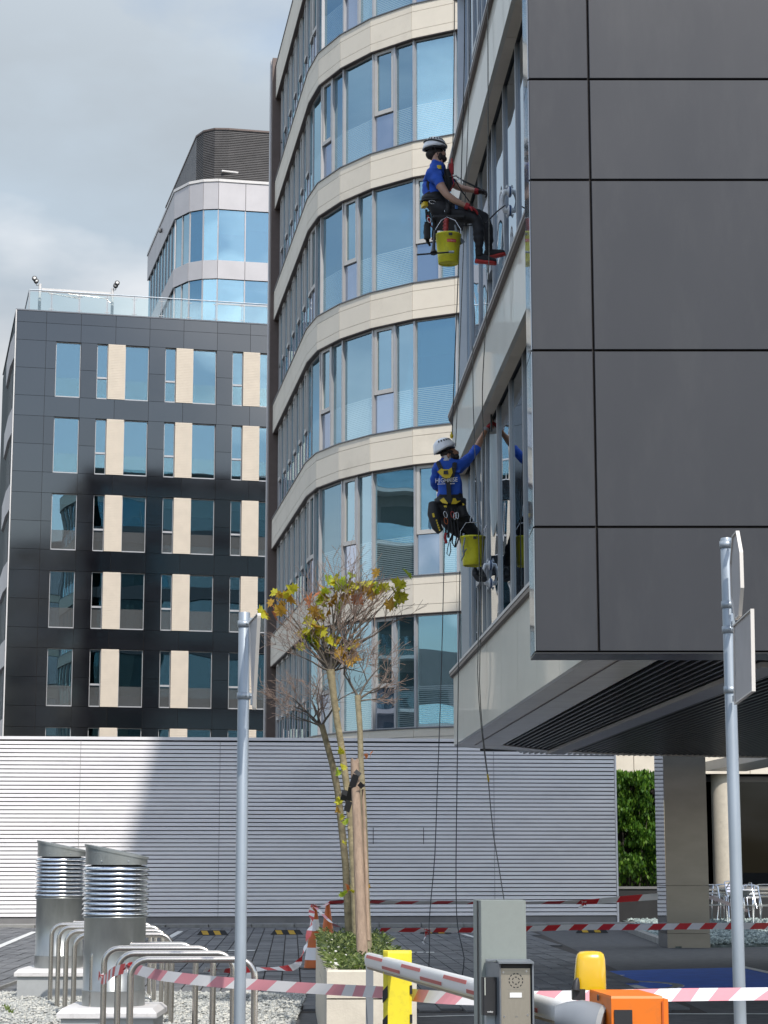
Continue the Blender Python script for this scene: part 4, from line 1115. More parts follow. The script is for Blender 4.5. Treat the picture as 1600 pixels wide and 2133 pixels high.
# bike stands: stainless hoops
def hoop(x0, x1, y, zt, label, grp, base=None):
    t = thing('bike_stand', label, 'bike stand', ((x0+x1)/2, y, 0), group=grp)
    b = MB(); r = .115; pts = [(x0, y, -.05), (x0, y, zt - r)]
    for k in range(1, 7): a = R(180 - 15*k); pts.append((x0 + r + r*math.cos(a), y, zt - r + r*math.sin(a)))
    for k in range(0, 7): a = R(90 - 15*k); pts.append((x1 - r + r*math.cos(a), y, zt - r + r*math.sin(a)))
    pts.append((x1, y, -.05)); b.tube(pts, .0235, 14); b.build('hoop_tube', M['steel'], t)
    b = MB(); b.lathe([(.045, .03), (.045, .042), (.024, .045)], (x0, y, 0), 14); b.build('foot_collar', M['steel'], t)
    b = MB(); b.lathe([(.045, .03), (.045, .042), (.024, .045)], (x1, y, 0), 14); b.build('foot_collar', M['steel'], t)
def zh(px, py, z): return gnd(px, py, z)
ordn = ('farthest', 'second farthest', 'third', 'nearest')
for i, (pl, pr, pt) in enumerate(((198, 411, 1974), (222, 447, 1982), (251, 489, 1993), (277, 533, 2006))):
    p = zh(300, pt, .80); y = p.y
    hoop((pl - 800) / FOC * y * 1.0 * _c - 0.0, (pr - 800) / FOC * y * _c, y, .823, ('%s steel bike hoop of the front row beside the near shaft' % ordn[i]), 'bike hoops of the front row')
ordr = ('farthest', 'second farthest', 'third', 'fourth', 'nearest')
for i, (pl, pr, pt) in enumerate(((95, 316, 1926), (112, 326, 1931), (127, 341, 1937), (143, 352, 1945), (160, 362, 1953))):
    p = zh(300, pt, .80); y = p.y
    hoop((pl - 800) / FOC * y * _c, (pr - 800) / FOC * y * _c, y, .823, ('%s steel bike hoop of the rear row before the far shaft' % ordr[i]), 'bike hoops of the rear row')

# sign posts
def clamp(mb, c, r, side):
    mb.lathe([(r+.001, -.022), (r+.006, -.022), (r+.006, .022), (r+.001, .022)], c, 20)
    mb.obox(Vector(c) + Vector((side*(r+.018), -.006, 0)), Vector((.016,0,0)), Vector((0,.004,0)), Vector((0,0,.019)))
    mb.ball(Vector(c) + Vector((side*(r+.012), -.016, .0)), .008, .008, .008, 8, 5)
    mb.ball(Vector(c) + Vector((side*(r-.018), -r*.86-.008, .0)), .007, .007, .007, 8, 5)
XR, YR = 2.165, 12.6
sp = thing('sign_post', 'right galvanised sign post carrying an octagonal and a rectangular sign', 'sign post', (XR, YR, 0), group='sign posts')
zt = at(1508, 1121, YR).z
b = MB(); b.lathe([(.038, 0), (.038, zt - .01), (.034, zt)], (XR, YR, 0), 24); b.build('pole', M['galv'], sp)
for py in (1135, 1260, 1312, 1437):
    b = MB(); clamp(b, (XR, YR, at(1520, py, YR).z), .038, 1); b.build('clamp', M['galv'], sp)
def sign(post, pts, nrm, rimw, name, label, face=None):
    """pts: outline (in space, planar); the back looks along nrm"""
    nrm = Vector(nrm).normalized(); c = sum((Vector(p) for p in pts), Vector((0,0,0))) / len(pts)
    b = MB(); b.plate([c + (Vector(p) - c) * .97 for p in pts], -nrm, .004); s_ = b.build(name, M['sign_back'], post, label)
    b = MB(); n = len(pts)
    for i in range(n):
        A, B = Vector(pts[i]), Vector(pts[(i+1) % n]); Ai, Bi = c + (A - c) * .965, c + (B - c) * .965
        o1 = nrm * .010; o2 = -nrm * .012
        b.loft([[A + o1, Ai + o1, Ai + o2, A + o2], [B + o1, Bi + o1, Bi + o2, B + o2]], 0, True, False)
    b.build('rim', M['sign_rim'], s_)
    b = MB(); b.plate([c + (Vector(p) - c) * .96 - nrm * .006 for p in pts], -nrm, .002); b.build('face_sheet', face or M['label_white'], s_)
    return s_
# plane directions: the signs stand almost along the line of sight, their nearer edge to the right
zc = at(1535, 1199, 12.3).z; cx_ = at(1534.5, 1199, 12.25); dr = (at(1547.5, 1199, 11.95) - at(1521.5, 1199, 12.55)); dr.z = 0; dr = dr / .60
oc = [cx_ + dr * (.30 * math.cos(R(22.5 + 45*k)) / math.cos(R(22.5)) * .83) + Vector((0, 0, .262 * math.sin(R(22.5 + 45*k)) / math.cos(R(22.5)))) for k in range(8)]
sign(sp, oc, (-1, -.06, 0), .03, 'octagonal_sign', 'octagonal sign seen from its back', M['tape_red'])
A_ = at(1530, 1302, 12.45); B_ = at(1567, 1268, 11.72); C_ = at(1570, 1440, 11.72); D_ = at(1532, 1468, 12.45)
sign(sp, [A_, B_, C_, D_], (-1, -.05, 0), .03, 'rectangular_sign', 'rectangular sign seen from its back')
for (px, py) in ((1527, 1300), (1530, 1455), (1524, 1132), (1528, 1270)):
    b = MB(); p = at(px, py, 12.5); b.obox(p, Vector((.008,0,0)), Vector((0,.03,0)), Vector((0,0,.018))); b.build('sign_bracket', M['galv'], sp)
XL, YL = -.926, 13.3
sp2 = thing('sign_post', 'left galvanised sign post with a yield sign seen edge on', 'sign post', (XL, YL, 0), group='sign posts')
zt = at(506, 1276, YL).z
b = MB(); b.lathe([(.038, 0), (.038, zt - .004), (.036, zt)], (XL, YL, 0), 24); b.build('pole', M['galv'], sp2)
for py in (1300, 1450):
    b = MB(); clamp(b, (XL, YL, at(506, py, YL).z), .038, 1); b.build('clamp', M['galv'], sp2)
A_ = at(521, 1296, 13.25); B_ = at(540, 1276, 12.62); C_ = at(529, 1484, 12.95)
def rounded(pts, r=.12, k=4):
    out = []
    n = len(pts)
    for i in range(n):
        p = Vector(pts[i]); a = Vector(pts[i-1]); b_ = Vector(pts[(i+1) % n])
        q0 = p + (a - p).normalized() * r * .3; q1 = p + (b_ - p).normalized() * r * .3
        for j in range(k + 1):
            t = j / k; out.append(q0.lerp(p, t).lerp(p.lerp(q1, t), t))
    return out
sign(sp2, rounded([A_, B_, C_]), (-1, -.1, 0), .03, 'yield_sign', 'triangular sign seen from its back edge')
b = MB(); p = at(523, 1293, 13.2); b.obox(p, Vector((.008,0,0)), Vector((0,.04,0)), Vector((0,0,.016))); b.build('sign_bracket', M['galv'], sp2); b = MB(); p = at(524, 1462, 13.1); b.obox(p, Vector((.006,0,0)), Vector((0,.02,0)), Vector((0,0,.02))); b.build('sign_bracket', M['galv'], sp2)

# barrier: orange cabinet, amber lamp, boom
bz = thing('parking_barrier', 'orange parking barrier cabinet with amber lamp and red white boom', 'barrier', (1.15, 8.6, 0))
F0 = at(1273, 2075, 8.3); F1 = at(1381, 2074, 8.3); top = F0.z
dB = Vector((-.06, 1, 0)).normalized()
depth = .42
q0, q1 = Vector((F0.x, 8.3, 0)), Vector((F1.x, 8.3, 0)); q2, q3 = q1 + Vector((-.045, depth, 0)), q0 + Vector((-.045, depth, 0))
b = MB(); e_ = .008
A = [q0 + Vector((0,0,.02)), q1 + Vector((0,0,.02)), q2 + Vector((0,0,.02)), q3 + Vector((0,0,.02))]; cc = (q0+q1+q2+q3)/4
B = [p + Vector((0,0,top-.03)) for p in A]; C = [cc + (Vector((p.x, p.y, 0)) - cc) * .975 + Vector((0,0,top)) for p in A]
b.loft([A, B, C], 0, True, False); b.build('cabinet', M['orange'], bz)
b = MB(); b.loft([[q1 + Vector((.001,-.004,.02)), q1 + Vector((.020,-.004,.02)), q2 + Vector((.020,0,.02)), q2 + Vector((.001,0,.02))], [q1 + Vector((.001,-.004,top-.012)), q1 + Vector((.020,-.004,top-.012)), q2 + Vector((.020,0,top-.012)), q2 + Vector((.001,0,top-.012))]], 0, True, False); b.build('door_edge', M['orange'], bz)
b = MB(); b.box((q1.x - .006, 8.292, .03), (q1.x + .0005, 8.30, top - .02)); b.build('door_gap', M['orange_dark'], bz)
w0, w1 = at(1280, 2104, 8.29), at(1318, 2140, 8.29)
b = MB(); b.rbox(((w0.x + w1.x)/2, 8.297, w0.z - .05), (w1.x - w0.x), .010, .10, 0, 0, 0); b.build('control_window', M['black'], bz)
for (px, py) in ((1232, 2076), (1248, 2080)):
    c = at(px, py, 8.52); b = MB(); b.ball((q0.x - .03 - (0.0), c.y, c.z), .004, .010, .010, 8, 5); b.build('vent_hole', M['black'], bz)
# lamp
lc = at(1229, 2061, 8.86); lb = MB(); w = .068; d = .05
rings = []
prof = [(0, 1.0, 1.0), (.02, 1.0, 1.0), (.08, .97, .97), (.125, .92, .88), (.148, .84, .74), (.158, .66, .5), (.161, .3, .2)]
base_pl = []
for k in range(24):
    a = 2*math.pi*k/24; cs, sn = math.cos(a), math.sin(a)
    x = w * (abs(cs) ** .55) * (1 if cs > 0 else -1); y = d * (abs(sn) ** .55) * (1 if sn > 0 else -1); base_pl.append((x, y))
for z, fx, fy in prof: rings.append([Vector((lc.x + x*fx + z*.03, lc.y + y*fy, lc.z + z)) for x, y in base_pl])
lb.loft(rings, 0, True, True); lamp = lb.build('warning_lamp', M['amber'], bz)
b = MB(); p = at(1205, 2071, 8.84); b.rbox((p.x, p.y, p.z), .055, .07, .046, 0, 0, .01); b.build('lamp_bracket', M['black'], lamp)
b = MB(); p = at(1199, 2052, 8.80); b.tube([p + Vector((0,0,-.02)), p + Vector((.004,0,.012)), p + Vector((.01,0,.03))], [.020, .015, .004], 10); b.build('lamp_clip', M['black'], lamp)
# hub casting
hb = MB(); H0 = at(1168, 2114, 8.52); H1 = at(1262, 2128, 8.45)
ax = (H1 - H0)
hb.tube([H0 + Vector((-.02,0,-.01)), H0 + ax*.12 + Vector((0,0,-.008)), H0 + ax*.38 + Vector((0,0,-.01)), H0 + ax*.6 + Vector((0,0,-.022)), H0 + ax*.9 + Vector((0,0,-.04))], [.048, .064, .083, .095, .103], 28)
hub = hb.build('boom_hub', M['cast'], bz)
b = MB(); P = H0 + ax*.9 + Vector((0,0,-.04)); b.tube([P, P + ax.normalized()*.022], [.107, .107], 32); b.build('hub_ring', M['cast2'], hub)
b = MB(); P = H0 + ax*.62 + Vector((0,-.035,-.055)); b.tube([P, P + ax*.26], [.066, .074], 20); b.build('hub_cover', M['cast2'], hub)
# boom: profile tapering out to the left, lying level
T0 = at(1180, 2106, 8.55); T1 = at(769, 1997, 13.0); T1.z = T0.z = .875
dv = (T1 - T0); Lb = dv.length; dn = dv.normalized(); sx = Vector((-dn.y, dn.x, 0)); 
if sx.y > 0: sx = -sx
def bsec(P, w=.030, h=.046, ww=1.0):
    out = []
    for k in range(20):
        a = 2*math.pi*k/20; cs, sn = math.cos(a), math.sin(a)
        out.append(P + sx * (w * (abs(cs) ** .75) * (1 if cs > 0 else -1)) + Vector((0,0,1)) * (h * (abs(sn) ** .75) * (1 if sn > 0 else -1)))
    return out
b = MB(); b.loft([bsec(T0), bsec(T1), bsec(T1 + dn*.012, .022, .036)], 0, True, True); bm = b.build('boom', M['arm_white'], bz)
b = MB(); b.loft([[P + sx*.012 + Vector((0,0,-.056)), P - sx*.012 + Vector((0,0,-.056)), P - sx*.014 + Vector((0,0,-.043)), P + sx*.014 + Vector((0,0,-.043))] for P in (T0 + dn*.1, T1)], 0, True, False); b.build('rubber_edge', M['boom_rubber'], bm)
for i in range(5):
    u = .06 + i * 1.12; u1 = u + .52
    if u > Lb - .9: break
    P, Q = T1 - dn * u, T1 - dn * min(u1, Lb - .35)
    b = MB(); b.loft([[X + sx*.0285 + Vector((0,0,.018)), X + sx*.0320 + Vector((0,0,.016)), X + sx*.0265 + Vector((0,0,.034)), X + sx*.0225 + Vector((0,0,.034))] for X in (P, Q)], 0, True, False); b.build('reflector', M['red_sticker'], bm)
    P, Q = T1 - dn * (u + .54), T1 - dn * min(u + .54 + .54, Lb - .35)
    b = MB(); b.loft([[X + sx*.0300 + Vector((0,0,-.024)), X + sx*.0318 + Vector((0,0,-.024)), X + sx*.0330 + Vector((0,0,-.006)), X + sx*.0312 + Vector((0,0,-.006))] for X in (P, Q)], 0, True, False); b.build('reflector', M['red_sticker'], bm)

# yellow boom rest post
Y0 = at(828, 1981, 12.45)
yp = thing('boom_rest_post', 'bright yellow boom rest post with black side stripes', 'post', (Y0.x, 12.5, 0))
zt = Y0.z; x0, x1 = at(808, 2060, 12.4).x, at(858, 2060, 12.4).x
b = MB(); A = [(x0, 12.40, 0), (x1 - .018, 12.40, 0), (x1, 12.415, 0), (x1, 12.56, 0), (x0 - .028, 12.56, 0), (x0 - .028, 12.45, 0)]
b.loft([A, [(x, y, zt - .012) for x, y, z in A], [(x*.995 + Y0.x*.005, y + .004, zt) for x, y, z in A]], 0, True, False); b.build('post_body', M['yellow'], yp)
for k in range(5):
    z = zt - .20 - k * .17
    b = MB(); b.add([(x0 - .001, 12.398, z), (x0 - .0295, 12.448, z - .035), (x0 - .0295, 12.448, z - .105), (x0 - .001, 12.398, z - .07)], [(0,1,2,3)], 0)
    b.add([(x0 - .0030, 12.396, z), (x0 - .0315, 12.446, z - .035), (x0 - .0315, 12.446, z - .105), (x0 - .003, 12.396, z - .07)], [(3,2,1,0)], 0); b.build('black_stripe', M['black'], yp)
    b = MB(); b.box((x1 - .012, 12.3985, z - .05), (x1 + .003, 12.43, z + .0)); b.build('black_stripe', M['black'], yp)
# small grey steel post
c = at(770, 2075, 13.2)
gp = MB(); gp.box((c.x - .024, 13.17, 0), (c.x + .024, 13.22, at(770, 2012, 13.2).z)); o = gp.build('steel_post', M['cast']); tag(o, 'short grey steel post in front of the planter', 'post')

# intercom column
ic = thing('intercom_column', 'grey green intercom column with hooded steel intercom', 'intercom', (.5, 8.95, 0))
X0, X1, XS = at(1003, 1980, 8.9).x, at(1096, 1980, 8.9).x, at(987, 1980, 9.1).x
zt = at(1040, 1876, 8.9).z
b = MB(); A = [(X0, 8.90, 0), (X1, 8.885, 0), (X1 + .0, 9.10, 0), (XS, 9.12, 0)]
b.loft([A, [(x, y, zt) for x, y, z in A]], 0, True, False); b.build('column_body', M['greygreen'], ic)
b = MB(); b.loft([[(X0 - .0125, 8.972, .02), (X0 - .011, 8.966, .02), (X0 - .0135, 8.985, .02), (X0 - .015, 8.985, .02)], [(X0 - .0125, 8.972, zt - .002), (X0 - .011, 8.966, zt - .002), (X0 - .0135, 8.985, zt - .002), (X0 - .015, 8.985, zt - .002)]], 0, True, False); b.build('side_groove', M['joint'], ic)
# hood
hx0, hx1 = at(1041, 2050, 8.62).x, at(1113, 2050, 8.62).x; hz = at(1075, 2004, 8.62).z; hb_ = hz - .31
b = MB(); t_ = .007
b.box((hx0 - .003, 8.62, hz - t_), (hx1, 8.885, hz)); b.box((hx1 - t_, 8.64, hb_), (hx1, 8.885, hz - t_)); 
b.add([(hx0, 8.63, hb_), (hx0 - .045, 8.885, hb_), (hx0 - .045, 8.885, hz - t_), (hx0, 8.63, hz - t_), (hx0 + t_, 8.64, hb_), (hx0 - .038, 8.885, hb_), (hx0 - .038, 8.885, hz - t_), (hx0 + t_, 8.64, hz - t_)], [(0,3,2,1), (4,5,6,7), (0,4,7,3), (0,1,5,4)])
b.box((hx0 - .045, 8.80, hz - t_ + .0005), (hx0, 8.885, hz + .0005)); b.box((hx0 + t_, 8.70, hb_), (hx1 - t_, 8.885, hb_ + .01))
b.build('hood', M['hood'], ic)
b = MB(); b.box((hx0 + .009, 8.667, hb_ + .012), (hx1 - .009, 8.88, hz - .010)); b.build('intercom_box', M['black'], ic)
fx0, fx1, fz0, fz1 = hx0 + .006, hx1 - .014, hz - .30, hz - .028
b = MB(); b.box((fx0, 8.658, fz0), (fx1, 8.668, fz1)); fp = b.build('face_plate', M['inter_steel'], ic)
fcx = (fx0 + fx1) / 2; 
b = MB(); 
for rr, nn in ((.0265, 12), (.0125, 6)):
    for k in range(nn):
        a0 = 2*math.pi*(k + .2)/nn; a1 = 2*math.pi*(k + .8)/nn; P = [Vector((fcx + .002 + r2*math.cos(a), 8.6572, fz1 - .050 + r2*math.sin(a))) for a in (a0, (a0+a1)/2, a1) for r2 in (rr, rr + .0042)]
        b.add(P, [(0,2,3,1), (2,4,5,3)], 0)
b.build('speaker_slots', M['black'], fp)
b = MB(); b.box((fcx - .030, 8.6565, fz1 - .123), (fcx + .036, 8.6578, fz1 - .094)); b.build('call_button', M['inter_steel'], fp)
b = MB(); b.box((fcx - .024, 8.6545, fz1 - .119), (fcx + .026, 8.6562, fz1 - .099)); b.build('name_label', M['label_white'], fp)
b = MB(); b.box((fcx - .036, 8.6572, fz1 - .010), (fcx + .038, 8.6576, fz1 - .0095)); b.box((fcx - .036, 8.6572, fz1 - .085), (fcx + .038, 8.6576, fz1 - .0845)); b.build('panel_seam', M['hood'], fp)
for (dx, dz) in ((-.050, -.016), (.047, -.012), (-.048, -.196), (.050, -.190)):
    b = MB(); b.tube([(fcx + dx, 8.6575, fz1 + dz), (fcx + dx, 8.655, fz1 + dz)], .0042, 10); b.build('screw', M['chrome'], fp)
text_mesh('2N', .010, fp, 'maker_mark', M['hood'], (fcx - .004, 8.6570, fz1 - .200), (1,0,0), (0,0,1), .0003)
# card reader
r0, r1 = at(1004, 2060, 8.70), at(1036, 2060, 8.66); rz1 = at(1020, 2036, 8.68).z; rz0 = at(1020, 2115, 8.68).z
b = MB(); b.rbox(((r0.x + r1.x)/2, 8.70, (rz0 + rz1)/2), r1.x - r0.x, .05, rz1 - rz0, R(8), 0, .006); cr_ = b.build('card_reader', M['black'], ic)
b = MB(); c_ = at(1010.5, 2055, 8.668); b.box((c_.x - .0018, 8.668, c_.z - .036), (c_.x + .0018, 8.6745, c_.z + .036)); b.build('light_bar', M['blind_cream'], cr_)
text_mesh('nedap', .0105, cr_, 'reader_lettering', M['label_white'], (r0.x + .020, 8.6685, rz0 + .012), (1, .14, 0), (0,0,1), .0003)
b = MB(); b.box((r0.x + .018, 8.72, hb_ - .05), (r1.x - .005, 8.885, rz0 + .03)); b.build('reader_mount', M['galv'], ic)

# traffic cones
def cone(px, py, h, r, rot, label, y=None):
    c = gnd(px, py) if y is None else Vector((at(px, py, y).x, y, 0))
    t = thing('traffic_cone', label, 'traffic cone', tuple(c), rz=R(rot), group='orange traffic cones')
    b = MB(); b.rbox((c.x, c.y, .02), r*2.5, r*2.5, .035, R(rot), 0, .03); b.build('base', M['rubber'], t)
    def rad(z): return r * (1 - z / h) + .028 * (z / h)
    def ring(z0, z1, m, o, nm):
        b = MB(); b.lathe([(rad(z0) + o, z0), (rad(z1) + o, z1)], (c.x, c.y, 0), 24); b.build(nm, m, t)
    b = MB(); b.lathe([(rad(.04), .04), (rad(h), h), (rad(h) - .012, h + .004)], (c.x, c.y, 0), 24); b.build('cone_body', M['cone'], t)
    ring(h*.17, h*.36, M['tape_white'], .003, 'reflective_band'); ring(h*.62, h*.80, M['tape_white'], .003, 'reflective_band')
    return c
c1 = cone(655, 2022, .86, .15, 12, 'nearer orange cone with white bands, barrier tape knotted on top')
c2 = Vector((at(683, 1930, 36).x, 33.5, 0))
c2 = Vector((-.92, 33.0, 0)); c2.x = at(683, 1900, 33).x
t = thing('traffic_cone', 'farther plain orange cone behind the planter corner', 'traffic cone', tuple(c2), group='orange traffic cones')
b = MB(); b.lathe([(.14, .03), (.03, .80), (.015, .805)], tuple(c2), 24); b.build('cone_body', M['cone'], t)
b = MB(); b.rbox((c2.x, c2.y, .02), .36, .36, .035, 0, 0, .03); b.build('base', M['rubber'], t)

# wheel stops
for i, (pa_, pb_, py) in enumerate(((409, 476, 1951), (563, 632, 1950), (874, 942, 1948), (1200, 1268, 1946))):
    A, B = gnd(pa_, py), gnd(pb_, py); L = (B - A).length; c = (A + B) / 2
    wh = ('leftmost', 'second from the left', 'third from the left, under the knotted tape', 'rightmost')[i]
    t = thing('wheel_stop', 'black rubber wheel stop with yellow reflectors, %s' % wh, 'wheel stop', tuple(c), group='rubber wheel stops')
    b = MB(); h_ = .10
    A1 = [(A.x, c.y, .02), (B.x, c.y, .02), (B.x, c.y + .15, .02), (A.x, c.y + .15, .02)]
    A2 = [(A.x + .08, c.y + .035, h_ + .02), (B.x - .08, c.y + .035, h_ + .02), (B.x - .08, c.y + .115, h_ + .02), (A.x + .08, c.y + .115, h_ + .02)]
    b.loft([A1, A2], 0, True, False); b.build('rubber_block', M['rubber'], t)
    for s_ in (.24, .62):
        x = A.x + L * s_; b = MB(); k_ = .08
        b.add([(x - .02, c.y + .004, .035), (x + .10, c.y + .004, .035), (x + .055, c.y + .030, .112), (x - .065, c.y + .030, .112)], [(0,1,2,3)])
        b.add([(x - .02, c.y + .001, .035), (x + .10, c.y + .001, .035), (x + .055, c.y + .027, .112), (x - .065, c.y + .027, .112)], [(0,1,2,3)])
        b.build('yellow_reflector', M['reflect_yellow'], t)

# barrier tapes
def tape(pts, w, label, stripe=.16, faded=False, twist=None, knot=None, slant=.8, step=.04):
    P = [Vector(p) for p in pts]; mb = MB(); d = 0.0; cum = [0.0]
    for a, b_ in zip(P[:-1], P[1:]): cum.append(cum[-1] + (b_ - a).length)
    tot = cum[-1]
    def pos(s):
        for i in range(len(P) - 1):
            if s <= cum[i+1] or i == len(P) - 2:
                t_ = (s - cum[i]) / max(1e-6, cum[i+1] - cum[i]); 
                p0 = P[max(i-1, 0)]; p1 = P[i]; p2 = P[i+1]; p3 = P[min(i+2, len(P)-1)]
                return .5 * ((2*p1) + (-p0 + p2)*t_ + (2*p0 - 5*p1 + 4*p2 - p3)*t_*t_ + (-p0 + 3*p1 - 3*p2 + p3)*t_*t_*t_)
    def dirv(s):
        a = twist(s / tot) if twist else 0.0
        tang = (pos(min(tot, s + .02)) - pos(max(0, s - .02))).normalized()
        side = Vector((0, 0, 1)) - tang * tang.z; side.normalize(); oth = tang.cross(side)
        return side * math.cos(a) + oth * math.sin(a)
    n = max(2, int(tot / stripe)); rows = 1; sub = max(1, int(stripe / step))
    for i in range(n):
        for q_ in range(sub):
            s0 = (i + q_ / sub) * tot / n; s1 = (i + (q_+1) / sub) * tot / n; sh = w * slant
            def pt(s, v): 
                s_ = min(tot, max(0, s + sh * v)); return pos(s_) + dirv(s_) * (w * v) + Vector((0, 0, .004 * math.sin(s_ * 3.1)))
            a_, b_, c_, d_ = pt(s0, -.5), pt(s1, -.5), pt(s1, .5), pt(s0, .5)
            mb.add([a_, b_, c_, d_], [(0,1,2,3)], i % 2, True)
    if knot:
        for (kc, kr) in knot:
            kc = Vector(kc)
            for j in range(7):
                v = Vector((rnd.uniform(-1,1), rnd.uniform(-1,1), rnd.uniform(-1,1))).normalized(); u = v.cross(Vector((.3,.5,.8))).normalized()
                mb.add([kc + v*kr, kc + u*kr*.5, kc - v*kr*.8, kc - u*kr*.5 + v*kr*.2], [(0,1,2,3)], j % 2)
    o = mb.build('barrier_tape', [M['tape_pink'] if faded else M['tape_red'], M['tape_white']])
    return tag(o, label, 'barrier tape', group='red and white barrier tapes')
k1 = at(204, 2030, 15.85); k1b = at(272, 2013, 14.6)
tape([at(205, 2031, 15.8), at(216, 2042, 15.5), at(238, 2024, 14.9), at(276, 2013, 14.5)], .07, 'short red white tape knotted round the bike hoops', .10, knot=[(at(268, 2014, 14.45), .05), (at(212, 2033, 15.6), .03)], step=.02)
tape([at(276, 2017, 14.5), at(330, 2032, 14.2), at(430, 2044, 13.9), at(560, 2052, 13.75), at(700, 2061, 13.5), at(800, 2069, 12.9), at(900, 2076, 12.3), at(1000, 2079, 12.1), at(1115, 2077, 12.0), at(1230, 2077, 12.0), at(1400, 2074, 12.1), at(1620, 2069, 12.3), at(2100, 2062, 12.8), at(2700, 2058, 13.4)], .075, 'long faded pink and white tape running low across the foreground', .145, faded=True, twist=lambda t: .25 * math.sin(t * 9), slant=1.2)
tape([at(790, 1937, 28), at(900, 1938, 28), at(1100, 1935, 27.5), at(1250, 1931, 27.5), at(1450, 1930, 28), at(1640, 1928, 28), at(2000, 1926, 28.5), at(2300, 1926, 29)], .085, 'bright red white tape stretched across the court at mid height', .19, twist=lambda t: .9 - 1.2 * min(1, t * 1.5), knot=[(at(890, 1942, 27.9), .08)], slant=1.0)
tape([at(890, 1940, 27.9), at(884, 1950, 27.8), at(886, 1962, 27.8), at(880, 1966, 27.8)], .05, 'loose end of red white tape hanging over the wheel stop', .09)
tape([at(683, 1880, 32.8), at(760, 1879, 33), at(900, 1880, 34), at(1100, 1881, 35), at(1215, 1879, 35.5), at(1290, 1873, 35.4), at(1372, 1868, 35.5)], .11, 'thin distant tape from the far cone to the steel pillar', .35, twist=lambda t: 1.1 - 1.1 * max(0, (t - .7) / .3), slant=.7, knot=[(at(1217, 1881, 35.4), .07)])
tape([at(1217, 1881, 35.4), at(1212, 1888, 35.3), at(1207, 1894, 35.3)], .06, 'torn end of tape hanging before the louvred wall', .1)
ct = Vector((c1.x, c1.y, .86))
tape([ct + Vector((-.03, -.05, .0)), at(645, 1935, 26.8), at(637, 1970, 26.6), at(626, 2000, 26.5), at(612, 2014, 26.5), at(590, 2018, 26.3), at(545, 2019, 26), at(480, 2021, 25.6), at(425, 2020, 25)], .085, 'twisted tape falling from the near cone and running left to the shafts', .17, twist=lambda t: 1.2 * math.sin(t * 12), knot=[(ct, .06)])
tape([ct, ct.lerp(Vector((c2.x, c2.y, .8)), .5) + Vector((0, 0, -.03)), Vector((c2.x, c2.y, .80))], .08, 'short tape between the two orange cones', .14, twist=lambda t: 1.3)
tape([ct, at(690, 1922, 27.5), at(712, 1933, 27.8), at(745, 1935, 28)], .06, 'pale twisted tape from the near cone over the planter', .2, faded=True, twist=lambda t: 1.4)
tape([at(1478, 1868, 36), at(1510, 1880, 42), at(1560, 1898, 50), at(1610, 1906, 53)], .09, 'faded tape sagging from the pillar in front of the chairs', .2, faded=True, twist=lambda t: 1.0)

# ------------------------------------------------------------------ planter
pt_ = thing('concrete_planter', 'long cream concrete planter with trees and ground cover', 'planter', (-.2, 16, 0))
PD = Vector((-.0465, 1, 0)).normalized()
pf0, pf1 = Vector((at(681, 2014, 14.8).x, 14.8, 0)), Vector((at(868, 2030, 14.8).x, 14.8, 0))
PL = 5.9; zt = .715
def plq(u, v, z): 
    q = pf0.lerp(pf1, u) + PD * v; return Vector((q.x, q.y, z))
def pblock(name, v0, v1, z0, z1, u0=0, u1=1, inner=True):
    b = MB(); t = .085
    if inner:
        for (ua, ub, va, vb) in ((0, 1, v0, v0 + (t if v0 == 0 else .07)), (0, 1, v1 - .07, v1), (0, t/.66, v0, v1), (1 - t/.66, 1, v0, v1)):
            pass
        w = t / (pf1 - pf0).length
        A = [plq(0, v0, z0), plq(1, v0, z0), plq(1, v1, z0), plq(0, v1, z0)]
        e_ = .010
        def rr(i_, z, o): return [plq(0 + o / .66, v0 + o, z), plq(1 - o / .66, v0 + o, z), plq(1 - o / .66, v1 - o, z), plq(0 + o / .66, v1 - o, z)]
        b.loft([A, rr(0, z1 - e_, 0), rr(0, z1, e_), rr(0, z1, t), rr(0, z1 - .12, t + .01)], 0, False, False)
    else:
        b.loft([[plq(0, v0, z0), plq(1, v0, z0), plq(1, v1, z0), plq(0, v1, z0)], [plq(0, v0, z1), plq(1, v0, z1), plq(1, v1, z1), plq(0, v1, z1)]], 0, True, False)
    b.build(name, M['concrete_cream'], pt_)
jz = at(690, 2081, 14.8).z
nseg = 3; vv = [0, 1.55, 3.75, 5.9]
for i in range(nseg):
    pblock('upper_block', vv[i] + (.004 if i else 0), vv[i+1] - .004, jz + .005, zt)
    pblock('lower_block', vv[i] + (.004 if i else 0), vv[i+1] - .004, 0, jz - .005, inner=False)
b = MB(); b.loft([[plq(.1, .06, .5), plq(.9, .06, .5), plq(.9, PL - .06, .5), plq(.1, PL - .06, .5)], [plq(.1, .06, zt - .05), plq(.9, .06, zt - .05), plq(.9, PL - .06, zt - .05), plq(.1, PL - .06, zt - .05)]], 0, True, False); b.build('soil', M['soil'], pt_)
gc = MB()
